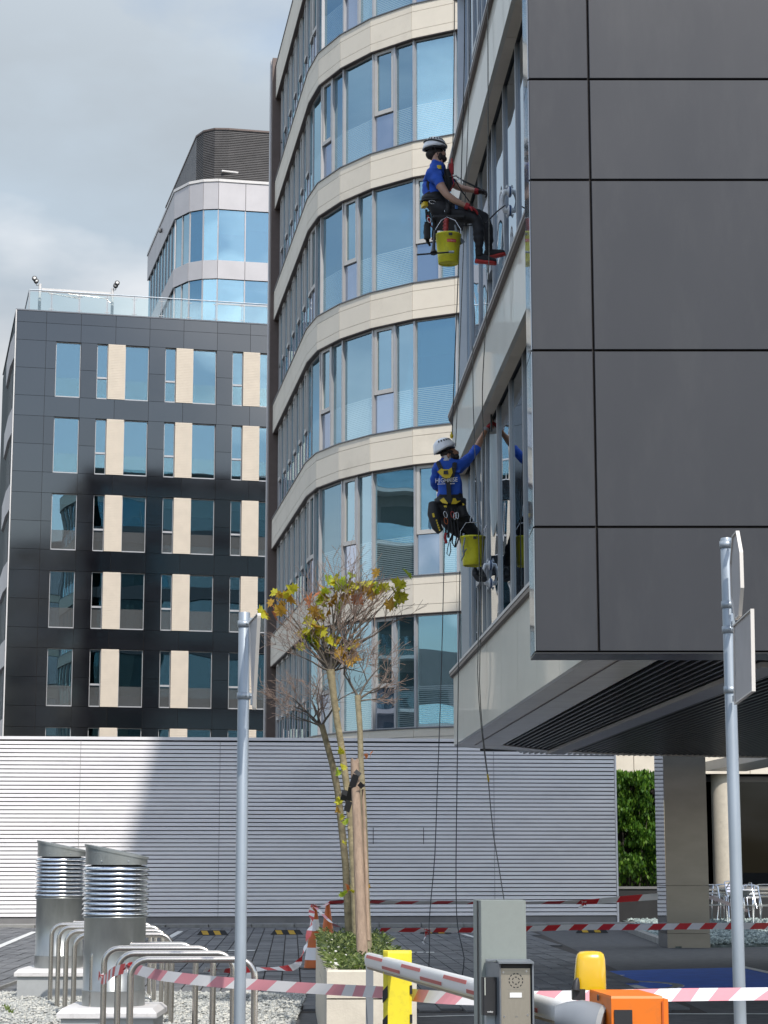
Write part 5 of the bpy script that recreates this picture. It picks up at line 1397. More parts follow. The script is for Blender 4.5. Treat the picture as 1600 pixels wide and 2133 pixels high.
for i in range(9000):
    v = rnd.uniform(.10, PL - .05) ** 1.0; u = rnd.uniform(.06, .94)
    if v < .32 and u > .62 and rnd.random() < .5: continue
    base = plq(u, v, zt - .05); h_ = rnd.uniform(.0, .065) * (1.35 if noise.noise((u*6, v*2.2, 3)) > 0 else .75)
    if v > 3.0: h_ *= 1.4
    base = base + Vector((0, 0, h_ + .03)); lean = Vector((rnd.uniform(-1, 1), rnd.uniform(-1, 1), 0)) * .035
    if u < .12: lean.x -= .05
    if u > .9: lean.x += .04
    tip = base + lean + Vector((0, 0, rnd.uniform(.0, .035))); n_ = Vector((rnd.uniform(-1, 1), rnd.uniform(-1, 1), rnd.uniform(0, .5))).normalized() * rnd.uniform(.008, .014)
    mid = base.lerp(tip, .6)
    gc.add([base, mid + n_, tip, mid - n_], [(0, 1, 2, 3)], rnd.choice((0, 0, 1, 1, 2)) if v < 3 else rnd.choice((0, 1, 1, 1, 2)))
tag(gc.build('ground_cover', M['cover'], kind='stuff'), 'low leafy ground cover filling the planter', 'ground cover')
fl = MB()
for i in range(55):
    v = rnd.uniform(.1, PL - .2); u = rnd.choice((rnd.uniform(.04, .2), rnd.uniform(.05, .95))); p = plq(u, v, zt + rnd.uniform(.02, .07))
    r_ = rnd.uniform(.008, .017); fl.ball(p, r_, r_, r_ * .6, 6, 4)
tag(fl.build('white_blossoms', M['petal'], kind='stuff'), 'tiny white blossoms scattered over the ground cover', 'blossoms')

# ------------------------------------------------------------------ trees
def leaf_mesh(name, m):
    pr = [(0, -.5), (.12, -.30), (.34, -.36), (.30, -.18), (.52, -.02), (.34, .06), (.40, .30), (.20, .20), (.12, .34), (0, .55)]
    out = pr + [(-x, y) for x, y in reversed(pr[1:-1])]
    b = MB(); vs = [(x, y, abs(x) * .35 - .12 * (y * y) + rnd.uniform(-.03, .03)) for x, y in out]; n = len(vs)
    b.add(vs + [(0, -.02, -.02)], [(i, (i+1) % n, n) for i in range(n)], 0)
    o = b.build(name, m); me = o.data; bpy.data.objects.remove(o); return me
LEAF = [leaf_mesh('leaf', m) for m in M['leaf']]
def put_leaf(parent, p, size, kinds=(0, 0, 1, 2)):
    wmx = WORLD[parent.name]
    d = Vector((rnd.uniform(-1, 1), rnd.uniform(-1, .2), rnd.uniform(-.9, .6))).normalized()
    q = d.to_track_quat('Z', 'Y').to_matrix().to_4x4() @ Matrix.Rotation(rnd.uniform(0, 6.28), 4, 'Z')
    o = bpy.data.objects.new('leaf', LEAF[rnd.choice(kinds)]); col.objects.link(o); o.parent = parent
    o.matrix_local = wmx.inverted() @ Matrix.Translation(p) @ q @ Matrix.Scale(size, 4)
def grow(mb, p, d, L, r, lev, maxl, droop, tips, spread=1.0, depthflat=.8):
    n = 4; pts = [p.copy()]; rs = [r]; q = p.copy(); dd = d.normalized()
    for i in range(n):
        dd = (dd + Vector((rnd.uniform(-1, 1), rnd.uniform(-1, 1) * depthflat, rnd.uniform(-1, 1))) * .16 + Vector((0, 0, droop * (.4 + lev * .25)))).normalized()
        q = q + dd * (L / n); pts.append(q.copy()); rs.append(max(.0018, r * (1 - .55 * (i + 1) / n)))
    mb.tube(pts, rs, 6 if lev < 2 else 4, 1 if lev < 2 else 0, True, True)
    if lev >= maxl:
        tips.append(q.copy()); return
    k = rnd.choice((1, 2, 2, 3)) if lev < 3 else rnd.choice((1, 1, 2))
    for j in range(k + 1):
        i = rnd.randrange(1, n + 1); base = pts[i] if j else pts[-1]
        side = Vector((rnd.uniform(-1, 1), rnd.uniform(-1, 1) * depthflat, rnd.uniform(-.35, .8)))
        nd = (dd * 1.0 + side * spread).normalized()
        grow(mb, base, nd, L * rnd.uniform(.62, .90), max(.0018, rs[i] * .72), lev + 1, maxl, droop, tips, spread, depthflat)
def trunkpath(pts, y0, y1):
    n = len(pts); return [at(px, py, y0 + (y1 - y0) * i / (n - 1)) for i, (px, py) in enumerate(pts)]
tree_specs = [
 ('middle bare young tree with leaf tufts, tallest of three', [(742, 1945), (740, 1880), (736, 1800), (731, 1710), (722, 1635), (712, 1560), (702, 1500), (694, 1440), (688, 1394)], 19.3, 19.0, [.040, .039, .038, .036, .034, .033, .032, .034, .042], M['bark_pale'],
  [((-.75, 0, .75), .34, .021), ((-.35, .2, 1), .36, .022), ((0, -.2, 1), .40, .022), ((.3, .2, 1), .36, .020), ((1, 0, .75), .42, .020), ((-.1, .3, 1), .40, .017), ((-.9, -.3, .25), .28, .012), ((.9, .4, .2), .26, .012), ((-.5, -.4, .9), .33, .015), ((.5, -.3, 1), .3, .015)], .012, 4),
 ('left bare young tree leaning out, darker bark', [(727, 1945), (724, 1880), (720, 1800), (713, 1735), (704, 1650), (692, 1590), (681, 1550), (670, 1509)], 20.2, 19.9, [.040, .038, .037, .036, .035, .033, .030, .030], M['bark'],
  [((-.8, 0, .9), .26, .016), ((-.3, .2, 1), .30, .015), ((.35, -.2, 1), .28, .014), ((-1, -.2, .4), .26, .011), ((-.6, .3, .5), .28, .011)], -.03, 4),
 ('right bare young tree behind the wooden stake', [(768, 1990), (765, 1920), (762, 1850), (760, 1760), (757, 1680), (752, 1590), (750, 1520), (745, 1450)], 16.6, 17.4, [.032, .031, .030, .029, .028, .026, .025, .027], M['bark'],
  [((.7, 0, .9), .22, .014), ((.2, .2, 1), .26, .014), ((-.6, -.2, .9), .22, .013), ((.9, .3, .3), .20, .010)], -.015, 4)]
tuft = {0: [((705, 1213), 14, .40), ((690, 1240), 8, .3), ((725, 1235), 8, .3), ((582, 1250), 9, .25), ((566, 1258), 6, .2), ((780, 1216), 8, .3), ((806, 1222), 7, .3), ((830, 1222), 7, .25), ((812, 1250), 5, .2), ((640, 1325), 12, .35), ((665, 1340), 8, .3), ((655, 1295), 7, .3), ((700, 1345), 6, .3), ((672, 1270), 5, .2), ((714, 1362), 8, .25), ((640, 1262), 3, .2), ((752, 1258), 3, .15)]}
for ti, (lab, path, y0, y1, rs, bm_, limbs, droop, mx) in enumerate(tree_specs):
    pts = trunkpath(path, y0, y1)
    tr = thing('young_tree', lab, 'tree', (pts[0].x, pts[0].y, .6), group='bare young trees in the planter')
    b = MB(); b.tube(pts, rs, 10); 
    for j in range(5):
        i = rnd.randrange(1, len(pts) - 1); b.ball(pts[i] + Vector((rnd.uniform(-.02, .02), -rs[i] * .8, rnd.uniform(-.1, .1))), .014, .012, .018, 6, 4)
    b.build('trunk', bm_, tr)
    top = pts[-1]; tips = []
    cb_ = MB()
    for (d, L, r) in limbs:
        grow(cb_, top - Vector((0, 0, rnd.uniform(0, .05))), Vector(d), L, r, 0, mx, droop, tips, .95)
    cb_.build('branches', [M['twig'], M['twig_dark']], tr)
    if ti == 0:
        for (pp, n_, sz) in tuft[0]:
            c_ = at(pp[0], pp[1], 19.0)
            kinds = (0, 0, 0, 1, 2)
            if pp == (780, 1216): kinds = (2, 2, 0, 3)
            if pp[0] < 600: kinds = (0, 2, 2, 3)
            if pp == (714, 1362): kinds = (2, 2, 0)
            if pp in ((640, 1262), (752, 1258)): kinds = (3, 2)
            for j in range(n_):
                put_leaf(tr, c_ + Vector((rnd.uniform(-.5, .5) * .26, rnd.uniform(-.5, .5) * .2, rnd.uniform(-.5, .5) * .22)), rnd.uniform(.10, .165), kinds)
            # a twig that carries the tuft
        tw_ = MB()
        for (pp, n_, sz) in tuft[0]:
            c_ = at(pp[0], pp[1], 19.0); a_ = top + Vector((0, 0, .02)); m_ = a_.lerp(c_, .5) + Vector((rnd.uniform(-.04, .04), 0, .05 if pp[1] > 1230 else -.02))
            tw_.tube([a_, m_, c_], [.012, .008, .003], 5)
        tw_.build('leaf_twigs', M['twig_dark'], tr)
        for (px, py, k_) in ((706, 1607, 1), (716, 1600, 0), (709, 1667, 0), (713, 1707, 0), (722, 1712, 1), (703, 1690, 2), (720, 1756, 0), (716, 1862, 1), (732, 1855, 0), (725, 1848, 3), (709, 1560, 0)):
            for j in range(2): put_leaf(tr, at(px, py, 18.9) + Vector((rnd.uniform(-.02, .02), 0, rnd.uniform(-.02, .02))), rnd.uniform(.06, .10), (k_,))
    if ti == 2:
        for (px, py, k_) in ((764, 1575, 3), (772, 1570, 3), (762, 1780, 2), (757, 1795, 0), (764, 1845, 2)): put_leaf(tr, at(px, py, 16.5), rnd.uniform(.05, .08), (k_,))
# stake and tie
s0, s1 = at(756, 1992, 16.1), at(739, 1584, 16.5)
st = thing('wooden_stake', 'split wooden stake tied to the young trees in the planter', 'stake', tuple(s0))
b = MB(); rings = []
for i in range(13):
    t_ = i / 12; c_ = s0.lerp(s1, t_) - Vector((0, 0, .1 * (1 - t_))); r_ = .046 - .012 * t_
    rings.append([c_ + Vector((math.cos(a) * r_ * (1 + .10 * noise.noise((a * 2, t_ * 4, 1))), math.sin(a) * r_, .02 * math.sin(a*2) if i == 12 else 0)) for a in [2*math.pi*k/12 for k in range(12)]])
b.loft(rings, 0, True, True); b.build('stake_body', M['wood'], st)
b = MB(); rr = at(757, 1640, 16.45); b.tube([at(756, 1645, 16.5), at(762, 1800, 16.35), at(767, 1960, 16.2)], [.012, .018, .02], 6); b.build('split_strip', M['wood'], st)
def band(mb, pts, w):
    pts = [Vector(p) for p in pts]
    for a, b_ in zip(pts[:-1], pts[1:]):
        d = (b_ - a).normalized(); s_ = d.cross(Vector((0, -1, 0))).normalized() * w / 2; n_ = Vector((0, -.004, 0))
        mb.loft([[a - s_, a + s_, a + s_ + n_, a - s_ + n_], [b_ - s_, b_ + s_, b_ + s_ + n_, b_ - s_ + n_]], 0, True, False)
ti_ = thing('tree_tie', 'black strap tying the stake to the tree trunks', 'strap', tuple(at(748, 1610, 16.4)))
for pts_, w_ in (([at(748, 1607, 16.40), at(742, 1614, 16.38), at(733, 1640, 16.42), at(728, 1668, 16.6), at(722, 1690, 17.5)], .055), ([at(722, 1647, 18.8), at(717, 1668, 18.8), at(721, 1658, 18.75)], .08), ([at(748, 1632, 16.36), at(756, 1640, 16.40), at(755, 1634, 16.5)], .04)):
    tt = MB(); band(tt, pts_, w_); tt.build('strap_band', M['web'], ti_)

# ------------------------------------------------------------------ hedge
hd = thing('climbing_hedge', 'bright green leafy hedge beyond the end of the louvred wall', 'hedge', (6.6, 50.9, .8))
hm = MB(); x0, x1 = 5.5, 7.1
for i in range(15000):
    x = rnd.uniform(x0, x1); z = .75 + (rnd.random() ** .85) * 3.15
    topz = 3.68 + .3 * noise.noise((x * 2.2, 0, 0)) - .35 * max(0, (x - 6.2)) ** 1.0 * .35
    if z > topz: continue
    if z < 1.35 and rnd.random() < .75 - (z - .75) * .6: continue
    bulge = .45 * (noise.noise((x * 1.8, z * 1.8, 0)) + .55 * noise.noise((x * 5, z * 5, 3)))
    if noise.noise((x * 2.6, z * 2.6, 9)) < -.32: continue
    y = 50.9 - bulge + rnd.uniform(-.1, .45)
    c_ = Vector((x, y, z)); d = Vector((rnd.uniform(-1, 1), rnd.uniform(-1, .1), rnd.uniform(-.7, .3))).normalized()
    u = d.cross(Vector((0, 0, 1))).normalized(); v = d.cross(u).normalized(); l = rnd.uniform(.035, .075)
    hm.add([c_ - v*l, c_ + u*l*.5, c_ + v*l, c_ - u*l*.5], [(0,1,2,3)], rnd.choice((0, 0, 1, 2)))
hm.build('foliage', M['hedge'], hd)
b = MB()
for i in range(7):
    x = 5.7 + i * .22; b.tube([(x, 51.1, .8), (x + rnd.uniform(-.2, .2), 51.05, 1.8), (x + rnd.uniform(-.3, .3), 51.0, 3.1)], [.018, .012, .006], 6)
b.build('stem', M['twig_dark'], hd)
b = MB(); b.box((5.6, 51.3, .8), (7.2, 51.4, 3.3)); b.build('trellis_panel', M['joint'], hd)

# ------------------------------------------------------------------ cafe chairs
ch0 = None; spots = [(1487, 1900, 47.0, 8), (1500, 1902, 47.6, -20), (1522, 1901, 48.3, 150), (1548, 1903, 46.2, 10), (1562, 1905, 47.0, -12), (1578, 1903, 46.4, 20), (1592, 1900, 47.5, -10)]
labs = ('aluminium cafe chair hard against the steel pillar', 'aluminium cafe chair with its back half behind the sign post', 'aluminium cafe chair turned away just right of the sign post', 'tilted aluminium chair, tallest of the stack right of the sign post', 'aluminium cafe chair leaning in the middle of the right group', 'aluminium cafe chair second from the picture edge', 'aluminium cafe chair at the right picture edge')
def chair(x, y, rz, z, tilt, label):
    t = thing('cafe_chair', label, 'chair', (0, 0, 0), group='aluminium cafe chairs')
    r = .014
    for s_ in (-1, 1):
        b = MB(); b.tube([(s_*.25, -.24, 0), (s_*.235, -.20, .44), (s_*.235, -.22, .62), (s_*.235, -.10, .67), (s_*.225, .18, .66)], r, 8); b.build('leg', M['chrome'], t)
        b = MB(); b.tube([(s_*.24, .28, 0), (s_*.22, .18, .42), (s_*.215, .24, .64), (s_*.20, .30, .86)], r, 8); b.build('leg', M['chrome'], t)
    b = MB(); b.tube([(-.20, .30, .86), (-.1, .315, .89), (.1, .315, .89), (.20, .30, .86)], r, 8)
    for z_ in (.62, .70, .78): b.obox(Vector((0, .25 + (z_-.62)*.25, z_)), Vector((.20,0,0)), Vector((0,.006,0)), Vector((0,0,.022)))
    b.build('backrest', M['chrome'], t)
    b = MB()
    for k_ in range(7): b.obox(Vector((0, -.20 + k_*.062, .435)), Vector((.215,0,0)), Vector((0,.024,0)), Vector((0,0,.006)))
    b.build('seat', M['zinc'], t)
    t.location = (x, y, z); t.rotation_euler = (R(tilt), 0, R(rz)); return t
for i, (px, py, yy, rz) in enumerate(spots):
    p = at(px, py, yy); z = .03 if i != 3 else .32
    chair(p.x, yy, rz, z, 0 if i not in (3,) else -24, labs[i])

# ================================================================== PEOPLE ON ROPES
def on_glass(px, py, off=0.0):
    """point of the side glazing plane (moved outwards by off) seen at a pixel"""
    S = GB[0]; r = ray(px, py); n = S[2]
    t_ = ((S[0] + n * off - Vector((0, 0, 0))).dot(n)) / r.dot(n)
    p = r * t_; return Vector((p.x, p.y, p.z + EYE))
def skin_body(name, joints, bones, parent, mats, region, root):
    """one continuous body: joints name->(point, radius); bones pairs; region: bone->material index"""
    names = list(joints); idx = {n: i for i, n in enumerate(names)}
    inv = WORLD[parent.name].inverted()
    vs = [inv @ joints[n][0] for n in names]
    me = bpy.data.meshes.new(name + '_cage'); me.from_pydata([tuple(v) for v in vs], [(idx[a], idx[b]) for a, b in bones], [])
    o = bpy.data.objects.new(name + '_cage', me); col.objects.link(o)
    md = o.modifiers.new('s', 'SKIN'); md.use_smooth_shade = True
    lay = me.skin_vertices[0].data
    for n in names:
        rr = joints[n][1]
        lay[idx[n]].radius = (rr, rr) if not isinstance(rr, tuple) else rr
        lay[idx[n]].use_root = (n == root)
    ss = o.modifiers.new('u', 'SUBSURF'); ss.levels = 3; ss.render_levels = 3
    dg = bpy.context.evaluated_depsgraph_get(); dg.update()
    me2 = bpy.data.meshes.new_from_object(o.evaluated_get(dg))
    bpy.data.objects.remove(o)
    me2.name = name; me2.materials.clear()
    for m in mats: me2.materials.append(m)
    for p in me2.polygons:
        c = p.center; best = 1e9; bi = 0
        for (a, b) in bones:
            A, B = inv @ joints[a][0], inv @ joints[b][0]; d = B - A
            t_ = max(0, min(1, (c - A).dot(d) / max(1e-9, d.dot(d)))); q = A + d * t_
            ra = joints[a][1]; rb = joints[b][1]
            ra = ra[0] if isinstance(ra, tuple) else ra; rb = rb[0] if isinstance(rb, tuple) else rb
            dist = (c - q).length - (ra * (1 - t_) + rb * t_)
            if dist < best: best = dist; bi = region[(a, b)]
        p.material_index = bi; p.use_smooth = True
    # cloth creases: shift the clothed skin along its normal
    cloth = set()
    for p in me2.polygons:
        if p.material_index < 2: cloth.update(p.vertices)
    for vi in cloth:
        v = me2.vertices[vi]; q = v.co
        f_ = noise.noise((q.x * 9, q.y * 9, q.z * 17)) + .6 * noise.noise((q.x * 22 + q.z * 14, q.y * 20, q.z * 24))
        v.co = q + v.normal * (.011 * f_ + .004)
    ob_ = bpy.data.objects.new(name, me2); col.objects.link(ob_); ob_.parent = parent; WORLD[ob_.name] = WORLD[parent.name]
    return ob_
def hand(parent, wrist, dirn, palm_n, curl, m, cuff=None, size=1.0):
    d = Vector(dirn).normalized(); n = Vector(palm_n); n = (n - d * n.dot(d)).normalized(); s_ = d.cross(n)
    b = MB(); pc = wrist + d * .045 * size
    rot = Matrix((tuple(s_), tuple(n), tuple(d))).transposed()
    b.ball(pc, .044 * size, .022 * size, .052 * size, 12, 8, 0, rot)
    for k, (off, L) in enumerate(((-.030, .068), (-.010, .078), (.011, .073), (.030, .058))):
        p = pc + d * .034 * size + s_ * off * size; pts = [p - d * .02 * size]; a = 0.0
        for j in range(3):
            a += R(curl * (1.0 + .12 * k)); p = p + (d * math.cos(a) + n * math.sin(a)) * (L * (.42, .33, .25)[j]) * size; pts.append(p.copy())
        b.tube(pts, [.0105 * size, .0105 * size, .0095 * size, .0075 * size], 8)
    t0 = pc - d * .015 * size - s_ * .035 * size; t1 = t0 + (d * .5 - s_ * .7 + n * .45).normalized() * .034 * size; t2 = t1 + (d * .75 + n * .6 - s_*.1).normalized() * .030 * size
    b.tube([t0 + s_*.015*size, t0, t1, t2], [.012 * size, .013 * size, .012 * size, .009 * size], 8)
    o = b.build('glove', m, parent)
    if cuff:
        b = MB(); b.tube([wrist - d * .035, wrist - d * .012, wrist + d * .012], [.040, .041, .037], 12); b.build('cuff', cuff, o)
    return o
def helmet(parent, c, fwd, up, m, sc_=1.0, band=True):
    f = Vector(fwd).normalized(); u = Vector(up); u = (u - f * u.dot(f)).normalized(); s_ = f.cross(u)
    b = MB(); rings = []; n = 28
    for j in range(0, 10):
        th_ = R(4 + j * 10.4)
        ring = []
        for k in range(n):
            a = 2 * math.pi * k / n; x = math.cos(a) * math.sin(th_); y = math.sin(a) * math.sin(th_); z = math.cos(th_)
            drop = 0.0
            if j >= 7: drop = (-.018 * max(0, -x) - .006 + (.010 if x > .6 else 0)) * (j - 6) / 2
            fl = 1.0 + (.05 * (j - 7) if j > 7 else 0)
            ring.append(c + (f * x * .134 * fl + s_ * y * .112 * fl + u * (z * .118 + drop)) * sc_)
        rings.append(ring)
    inner = [[c + (p - c) * .93 for p in r_] for r_ in reversed(rings[5:])]
    b.loft(rings + inner, 0, True, True); h = b.build('helmet', m, parent)
    b = MB()
    for sg in (-1, 1):
        for k in range(6):
            a = R(40 + k * 18) ; th_ = R(52)
            p = c + (f * math.cos(a + 1.2 - 1.2) * .134 * math.sin(th_) + s_ * sg * math.sin(a) * .114 * math.sin(th_) + u * .118 * math.cos(th_)) * 1.01 * sc_
            nn = (p - c).normalized(); t_ = nn.cross(u).normalized(); w = nn.cross(t_)
            b.obox(p, t_ * .009, w * .014, nn * .002)
    b.build('vent_slots', M['black'], h, kind='stuff')
    if band:
        b = MB()
        pts = []
        for k in range(25):
            a = R(-180 + k * 15); th_ = R(74 + 9 * math.cos(a) + 4*math.cos(2*a))
            pts.append(c + (f * math.cos(a) * .134 * math.sin(th_) + s_ * math.sin(a) * .112 * math.sin(th_) + u * .118 * math.cos(th_)) * 1.012 * sc_)
        b.tube(pts, .0115, 6); b.build('black_band', M['black'], h)
    b = MB(); pts = [c + (f * math.cos(a) * .12 + s_ * math.sin(a) * .102 - u * .038) * sc_ for a in [R(15*k) for k in range(25)]]
    b.tube(pts, .012, 6); b.build('head_band', M['black'], h)
    for sg in (-1, 1):
        b = MB(); b.tube([c + (s_ * sg * .105 - u * .03 - f * .01) * sc_, c + (s_ * sg * .092 - u * .11 + f * .035) * sc_, c + (s_ * sg * .03 - u * .165 + f * .07) * sc_], .005, 5); b.build('chin_strap', M['black'], h)
    return h
def shoe(parent, heel, toe, up, m_up, m_sole, sc_=1.0):
    d = toe - heel; L = d.length; d.normalize(); u = Vector(up); u = (u - d * u.dot(d)).normalized(); s_ = d.cross(u)
    b = MB(); rings = []
    for t_, w, h in ((0, .020, .055), (.06, .034, .085), (.25, .038, .095), (.45, .040, .075), (.65, .045, .058), (.85, .044, .046), (.97, .030, .034), (1.0, .014, .018)):
        c = heel + d * L * t_; ring = []
        for k in range(14):
            a = 2 * math.pi * k / 14; y = math.cos(a); z = math.sin(a)
            ring.append(c + s_ * w * y * (1 if z < .2 else 1 - .3 * (z - .2)) + u * (h * max(z, -.05) + (.0 if z > 0 else 0)))
        rings.append(ring)
    b.loft(rings, 0, True, True); o = b.build('shoe', m_up, parent)
    b = MB(); rings = []
    for t_, w, h in ((-.01, .022, .026), (.08, .038, .026), (.4, .038, .018), (.7, .048, .020), (.92, .040, .020), (1.02, .016, .024)):
        c = heel + d * L * t_ - u * .022; ring = [c + s_ * w * x + u * z * h for x, z in ((-1, 0), (-.8, -.5), (.8, -.5), (1, 0), (1, .9), (-1, .9))]; rings.append(ring)
    b.loft(rings, 0, True, False); b.build('sole', m_sole, o)
    return o
def carab(parent, p, L=.10, m=None, ang=0.0):
    L *= .8; b = MB(); X = Vector((math.cos(ang), 0, math.sin(ang))); Y = Vector((-math.sin(ang), 0, math.cos(ang)))
    pts = [p + X * (.020 * math.cos(a)) + Y * (L/2 * math.sin(a)) for a in [R(20*k) for k in range(19)]]
    b.tube(pts, .0036, 6); return b.build('carabiner', m or M['metal'], parent)
def sling(parent, pts, m=None, r=.008, name='sling'):
    b = MB(); b.tube(pts, r, 6); return b.build(name, m or M['web'], parent)
def bandring(parent, c, axis, r0, r1, h, m, name='strap', n=28, ref=(0, 1, 0)):
    ax = Vector(axis).normalized(); a_ = Vector(ref); a_ = (a_ - ax * a_.dot(ax)).normalized(); b_ = ax.cross(a_)
    b = MB(); rings = []
    for (rr, z) in ((1.0, -h/2), (1.05, -h/2), (1.05, h/2), (1.0, h/2)):
        rings.append([Vector(c) + a_ * (r0 * rr * math.cos(2*math.pi*k/n)) + b_ * (r1 * rr * math.sin(2*math.pi*k/n)) + ax * z for k in range(n)])
    b.loft(rings, 0, False, True); return b.build(name, m, parent)
def bucket(label, cx, cy, ztop, zbot, r, words=None, hook=None, extra=None):
    t = thing('bucket', label, 'bucket', (cx, cy, zbot), group='yellow buckets hanging from the cleaners')
    H = ztop - zbot; rb = r * .80
    b = MB(); b.lathe([(rb * .9, zbot + .012), (rb * .93, zbot), (rb, zbot + .004), (rb + (r - rb)*.25, zbot + H * .25), (rb + (r-rb)*.27, zbot + H*.26), (r * .985, ztop - .022), (r * 1.03, ztop - .020), (r * 1.045, ztop - .010), (r * 1.03, ztop), (r * .97, ztop), (r*.93, ztop - .03), (rb*.96, zbot + .02)], (cx, cy, 0), 40); body = b.build('bucket_shell', M['bucket'], t)
    b = MB()
    for k in range(1, 3): b.lathe([(rb*.88*k/2.4, zbot + .009), (rb*.88*k/2.4 + .005, zbot + .004), (rb*.88*k/2.4 + .010, zbot + .009)], (cx, cy, 0), 28, 0, True, False)
    b.build('base_ring', M['bucket'], t)
    if hook:
        hk = Vector(hook); b = MB()
        pts = [Vector((cx - r * 1.03, cy, ztop - .03)), Vector((cx - r * .98, cy, ztop + .07)), Vector((cx - r * .55, cy, ztop + .17)), hk, Vector((cx + r * .55, cy, ztop + .17)), Vector((cx + r * .98, cy, ztop + .07)), Vector((cx + r * 1.03, cy, ztop - .03))]
        b.tube(pts, .004, 6); b.build('handle', M['metal'], t)
    b = MB(); b.rbox((cx + .02, cy - r * 1.02, ztop - .035), .04, .01, .03); b.build('handle_lug', M['black'], t)
    if words:
        b = MB(); n = 8; z0, z1 = ztop - .125, ztop - .09; vs = []
        for k in range(n + 1):
            a = R(-98 + 46 * k / n); rr = r * .967
            vs.append(Vector((cx + rr * math.cos(a), cy + rr * math.sin(a), z0))); rr = r * .978; vs.append(Vector((cx + rr * math.cos(a), cy + rr * math.sin(a), z1)))
        b.add(vs, [(2*k, 2*k+2, 2*k+3, 2*k+1) for k in range(n)], 0, True); lb_ = b.build('red_label', M['tape_red'], t)
        a0 = R(-74); nx = Vector((math.cos(a0), math.sin(a0), 0)); tx = Vector((-math.sin(a0), math.cos(a0), 0))
        me_ = text_mesh(words, .026, lb_, 'label_lettering', M['label_white'], Vector((cx, cy, z0 + .008)), (1, 0, 0), (0, 0, 1), .0001, 1.0)
        # wrap the letters round the shell
        xs_ = [v.co.x for v in me_.data.vertices]; x0 = min(xs_); x1 = max(xs_); inv = WORLD[lb_.name].inverted()
        for v in me_.data.vertices:
            f_ = (v.co.x - x0) / (x1 - x0); a = R(-96 + 42 * f_); w_ = WORLD[lb_.name] @ v.co
            rr = r * (.972 + .010 * (w_.z - z0) / .035) + .0025
            v.co = inv @ Vector((cx + rr * math.cos(a), cy + rr * math.sin(a), w_.z))
    return t

# ---- upper cleaner, seated, seen from his right side
Y1 = 22.3
def a1(px, py, dy=0.0): return at(px, py, Y1 + dy)
p1 = thing('person', 'upper rope access cleaner seated in harness, facing the windows, right arm on thigh', 'person', tuple(a1(908, 470)))
J = {'pelvis': (a1(908, 430), .125), 'waist': (a1(903, 408), .128), 'chest': (a1(903, 380), .152), 'uchest': (a1(907, 359), .128), 'neck': (a1(914, 340), .055), 'head': (a1(910, 318), .078), 'crown': (a1(907, 302), .080), 'face': (a1(921, 322), .046), 'chin': (a1(922, 331), .034), 'nose': (a1(929.5, 320), .013),
     'rsh': (a1(905, 362, -.16), .068), 'rslv': (a1(916, 384, -.24), .056), 'relb': (a1(931, 406, -.26), .044), 'rfor': (a1(948, 418, -.25), .041), 'rwri': (a1(971, 429, -.22), .029), 'rpalm': (a1(977, 431, -.21), .024),
     'lsh': (a1(922, 362, .15), .064), 'lslv': (a1(943, 381, .20), .054), 'lelb': (a1(954, 390, .20), .042), 'lfor': (a1(972, 394, .16), .039), 'lwri': (a1(993, 398, .10), .028), 'lpalm': (a1(998, 399, .09), .023),
     'rhip': (a1(920, 441, -.10), .105), 'rthi': (a1(958, 448, -.14), .088), 'rkne': (a1(994, 456, -.16), .068), 'rshin': (a1(998, 486, -.16), .066), 'rank': (a1(998, 521, -.16), .046),
     'lhip': (a1(922, 436, .10), .105), 'lthi': (a1(966, 444, .13), .088), 'lkne': (a1(1010, 452, .14), .070), 'lshin': (a1(1017, 484, .12), .064), 'lank': (a1(1018, 516, .10), .044)}
B_ = [('pelvis', 'waist', 1), ('waist', 'chest', 0), ('chest', 'uchest', 0), ('uchest', 'neck', 2), ('neck', 'head', 2), ('head', 'crown', 3), ('head', 'face', 2), ('face', 'chin', 3), ('face', 'nose', 2),
      ('uchest', 'rsh', 0), ('rsh', 'rslv', 0), ('rslv', 'relb', 2), ('relb', 'rfor', 2), ('rfor', 'rwri', 2), ('rwri', 'rpalm', 2), ('uchest', 'lsh', 0), ('lsh', 'lslv', 0), ('lslv', 'lelb', 2), ('lelb', 'lfor', 2), ('lfor', 'lwri', 2), ('lwri', 'lpalm', 2),
      ('pelvis', 'rhip', 1), ('rhip', 'rthi', 1), ('rthi', 'rkne', 1), ('rkne', 'rshin', 1), ('rshin', 'rank', 1), ('pelvis', 'lhip', 1), ('lhip', 'lthi', 1), ('lthi', 'lkne', 1), ('lkne', 'lshin', 1), ('lshin', 'lank', 1)]
skin_body('body', J, [(a, b) for a, b, _ in B_], p1, [M['shirt'], M['trousers'], M['skin_a'], M['hair']], {(a, b): r for a, b, r in B_}, 'pelvis')
helmet(p1, a1(906, 305), (1, -.05, -.06), (.08, 0, 1), M['helmet'], 1.0)
b = MB(); b.ball(a1(900, 322, 0), .075, .078, .062, 12, 8); b.build('hair', M['hair'], p1)
b = MB(); b.ball(a1(922, 331, 0), .052, .050, .045, 12, 8); b.ball(a1(917, 326, -.055), .03, .022, .05, 10, 6); b.ball(a1(917, 326, .055), .03, .022, .05, 10, 6); b.build('beard', M['hair'], p1)
for dy in (-.074, .074):
    b = MB(); b.ball(a1(911, 321, dy), .018, .010, .028, 8, 6); b.build('ear', M['skin_a'], p1)
for dy in (-.032, .032):
    b = MB(); b.ball(a1(928, 316.5, dy), .008, .011, .008, 8, 6); b.build('eye', M['eye'], p1)
hand(p1, a1(975, 430.5, -.215), a1(992, 438, -.2) - a1(975, 430.5, -.2), (.1, .1, -1), 16, M['glove_red'], M['glove_red'])
hand(p1, a1(996, 398.5, .09), a1(1014, 400, .05) - a1(996, 398, .08), (0, -.3, -1), 34, M['glove_black'], M['glove_red'], 1.08)
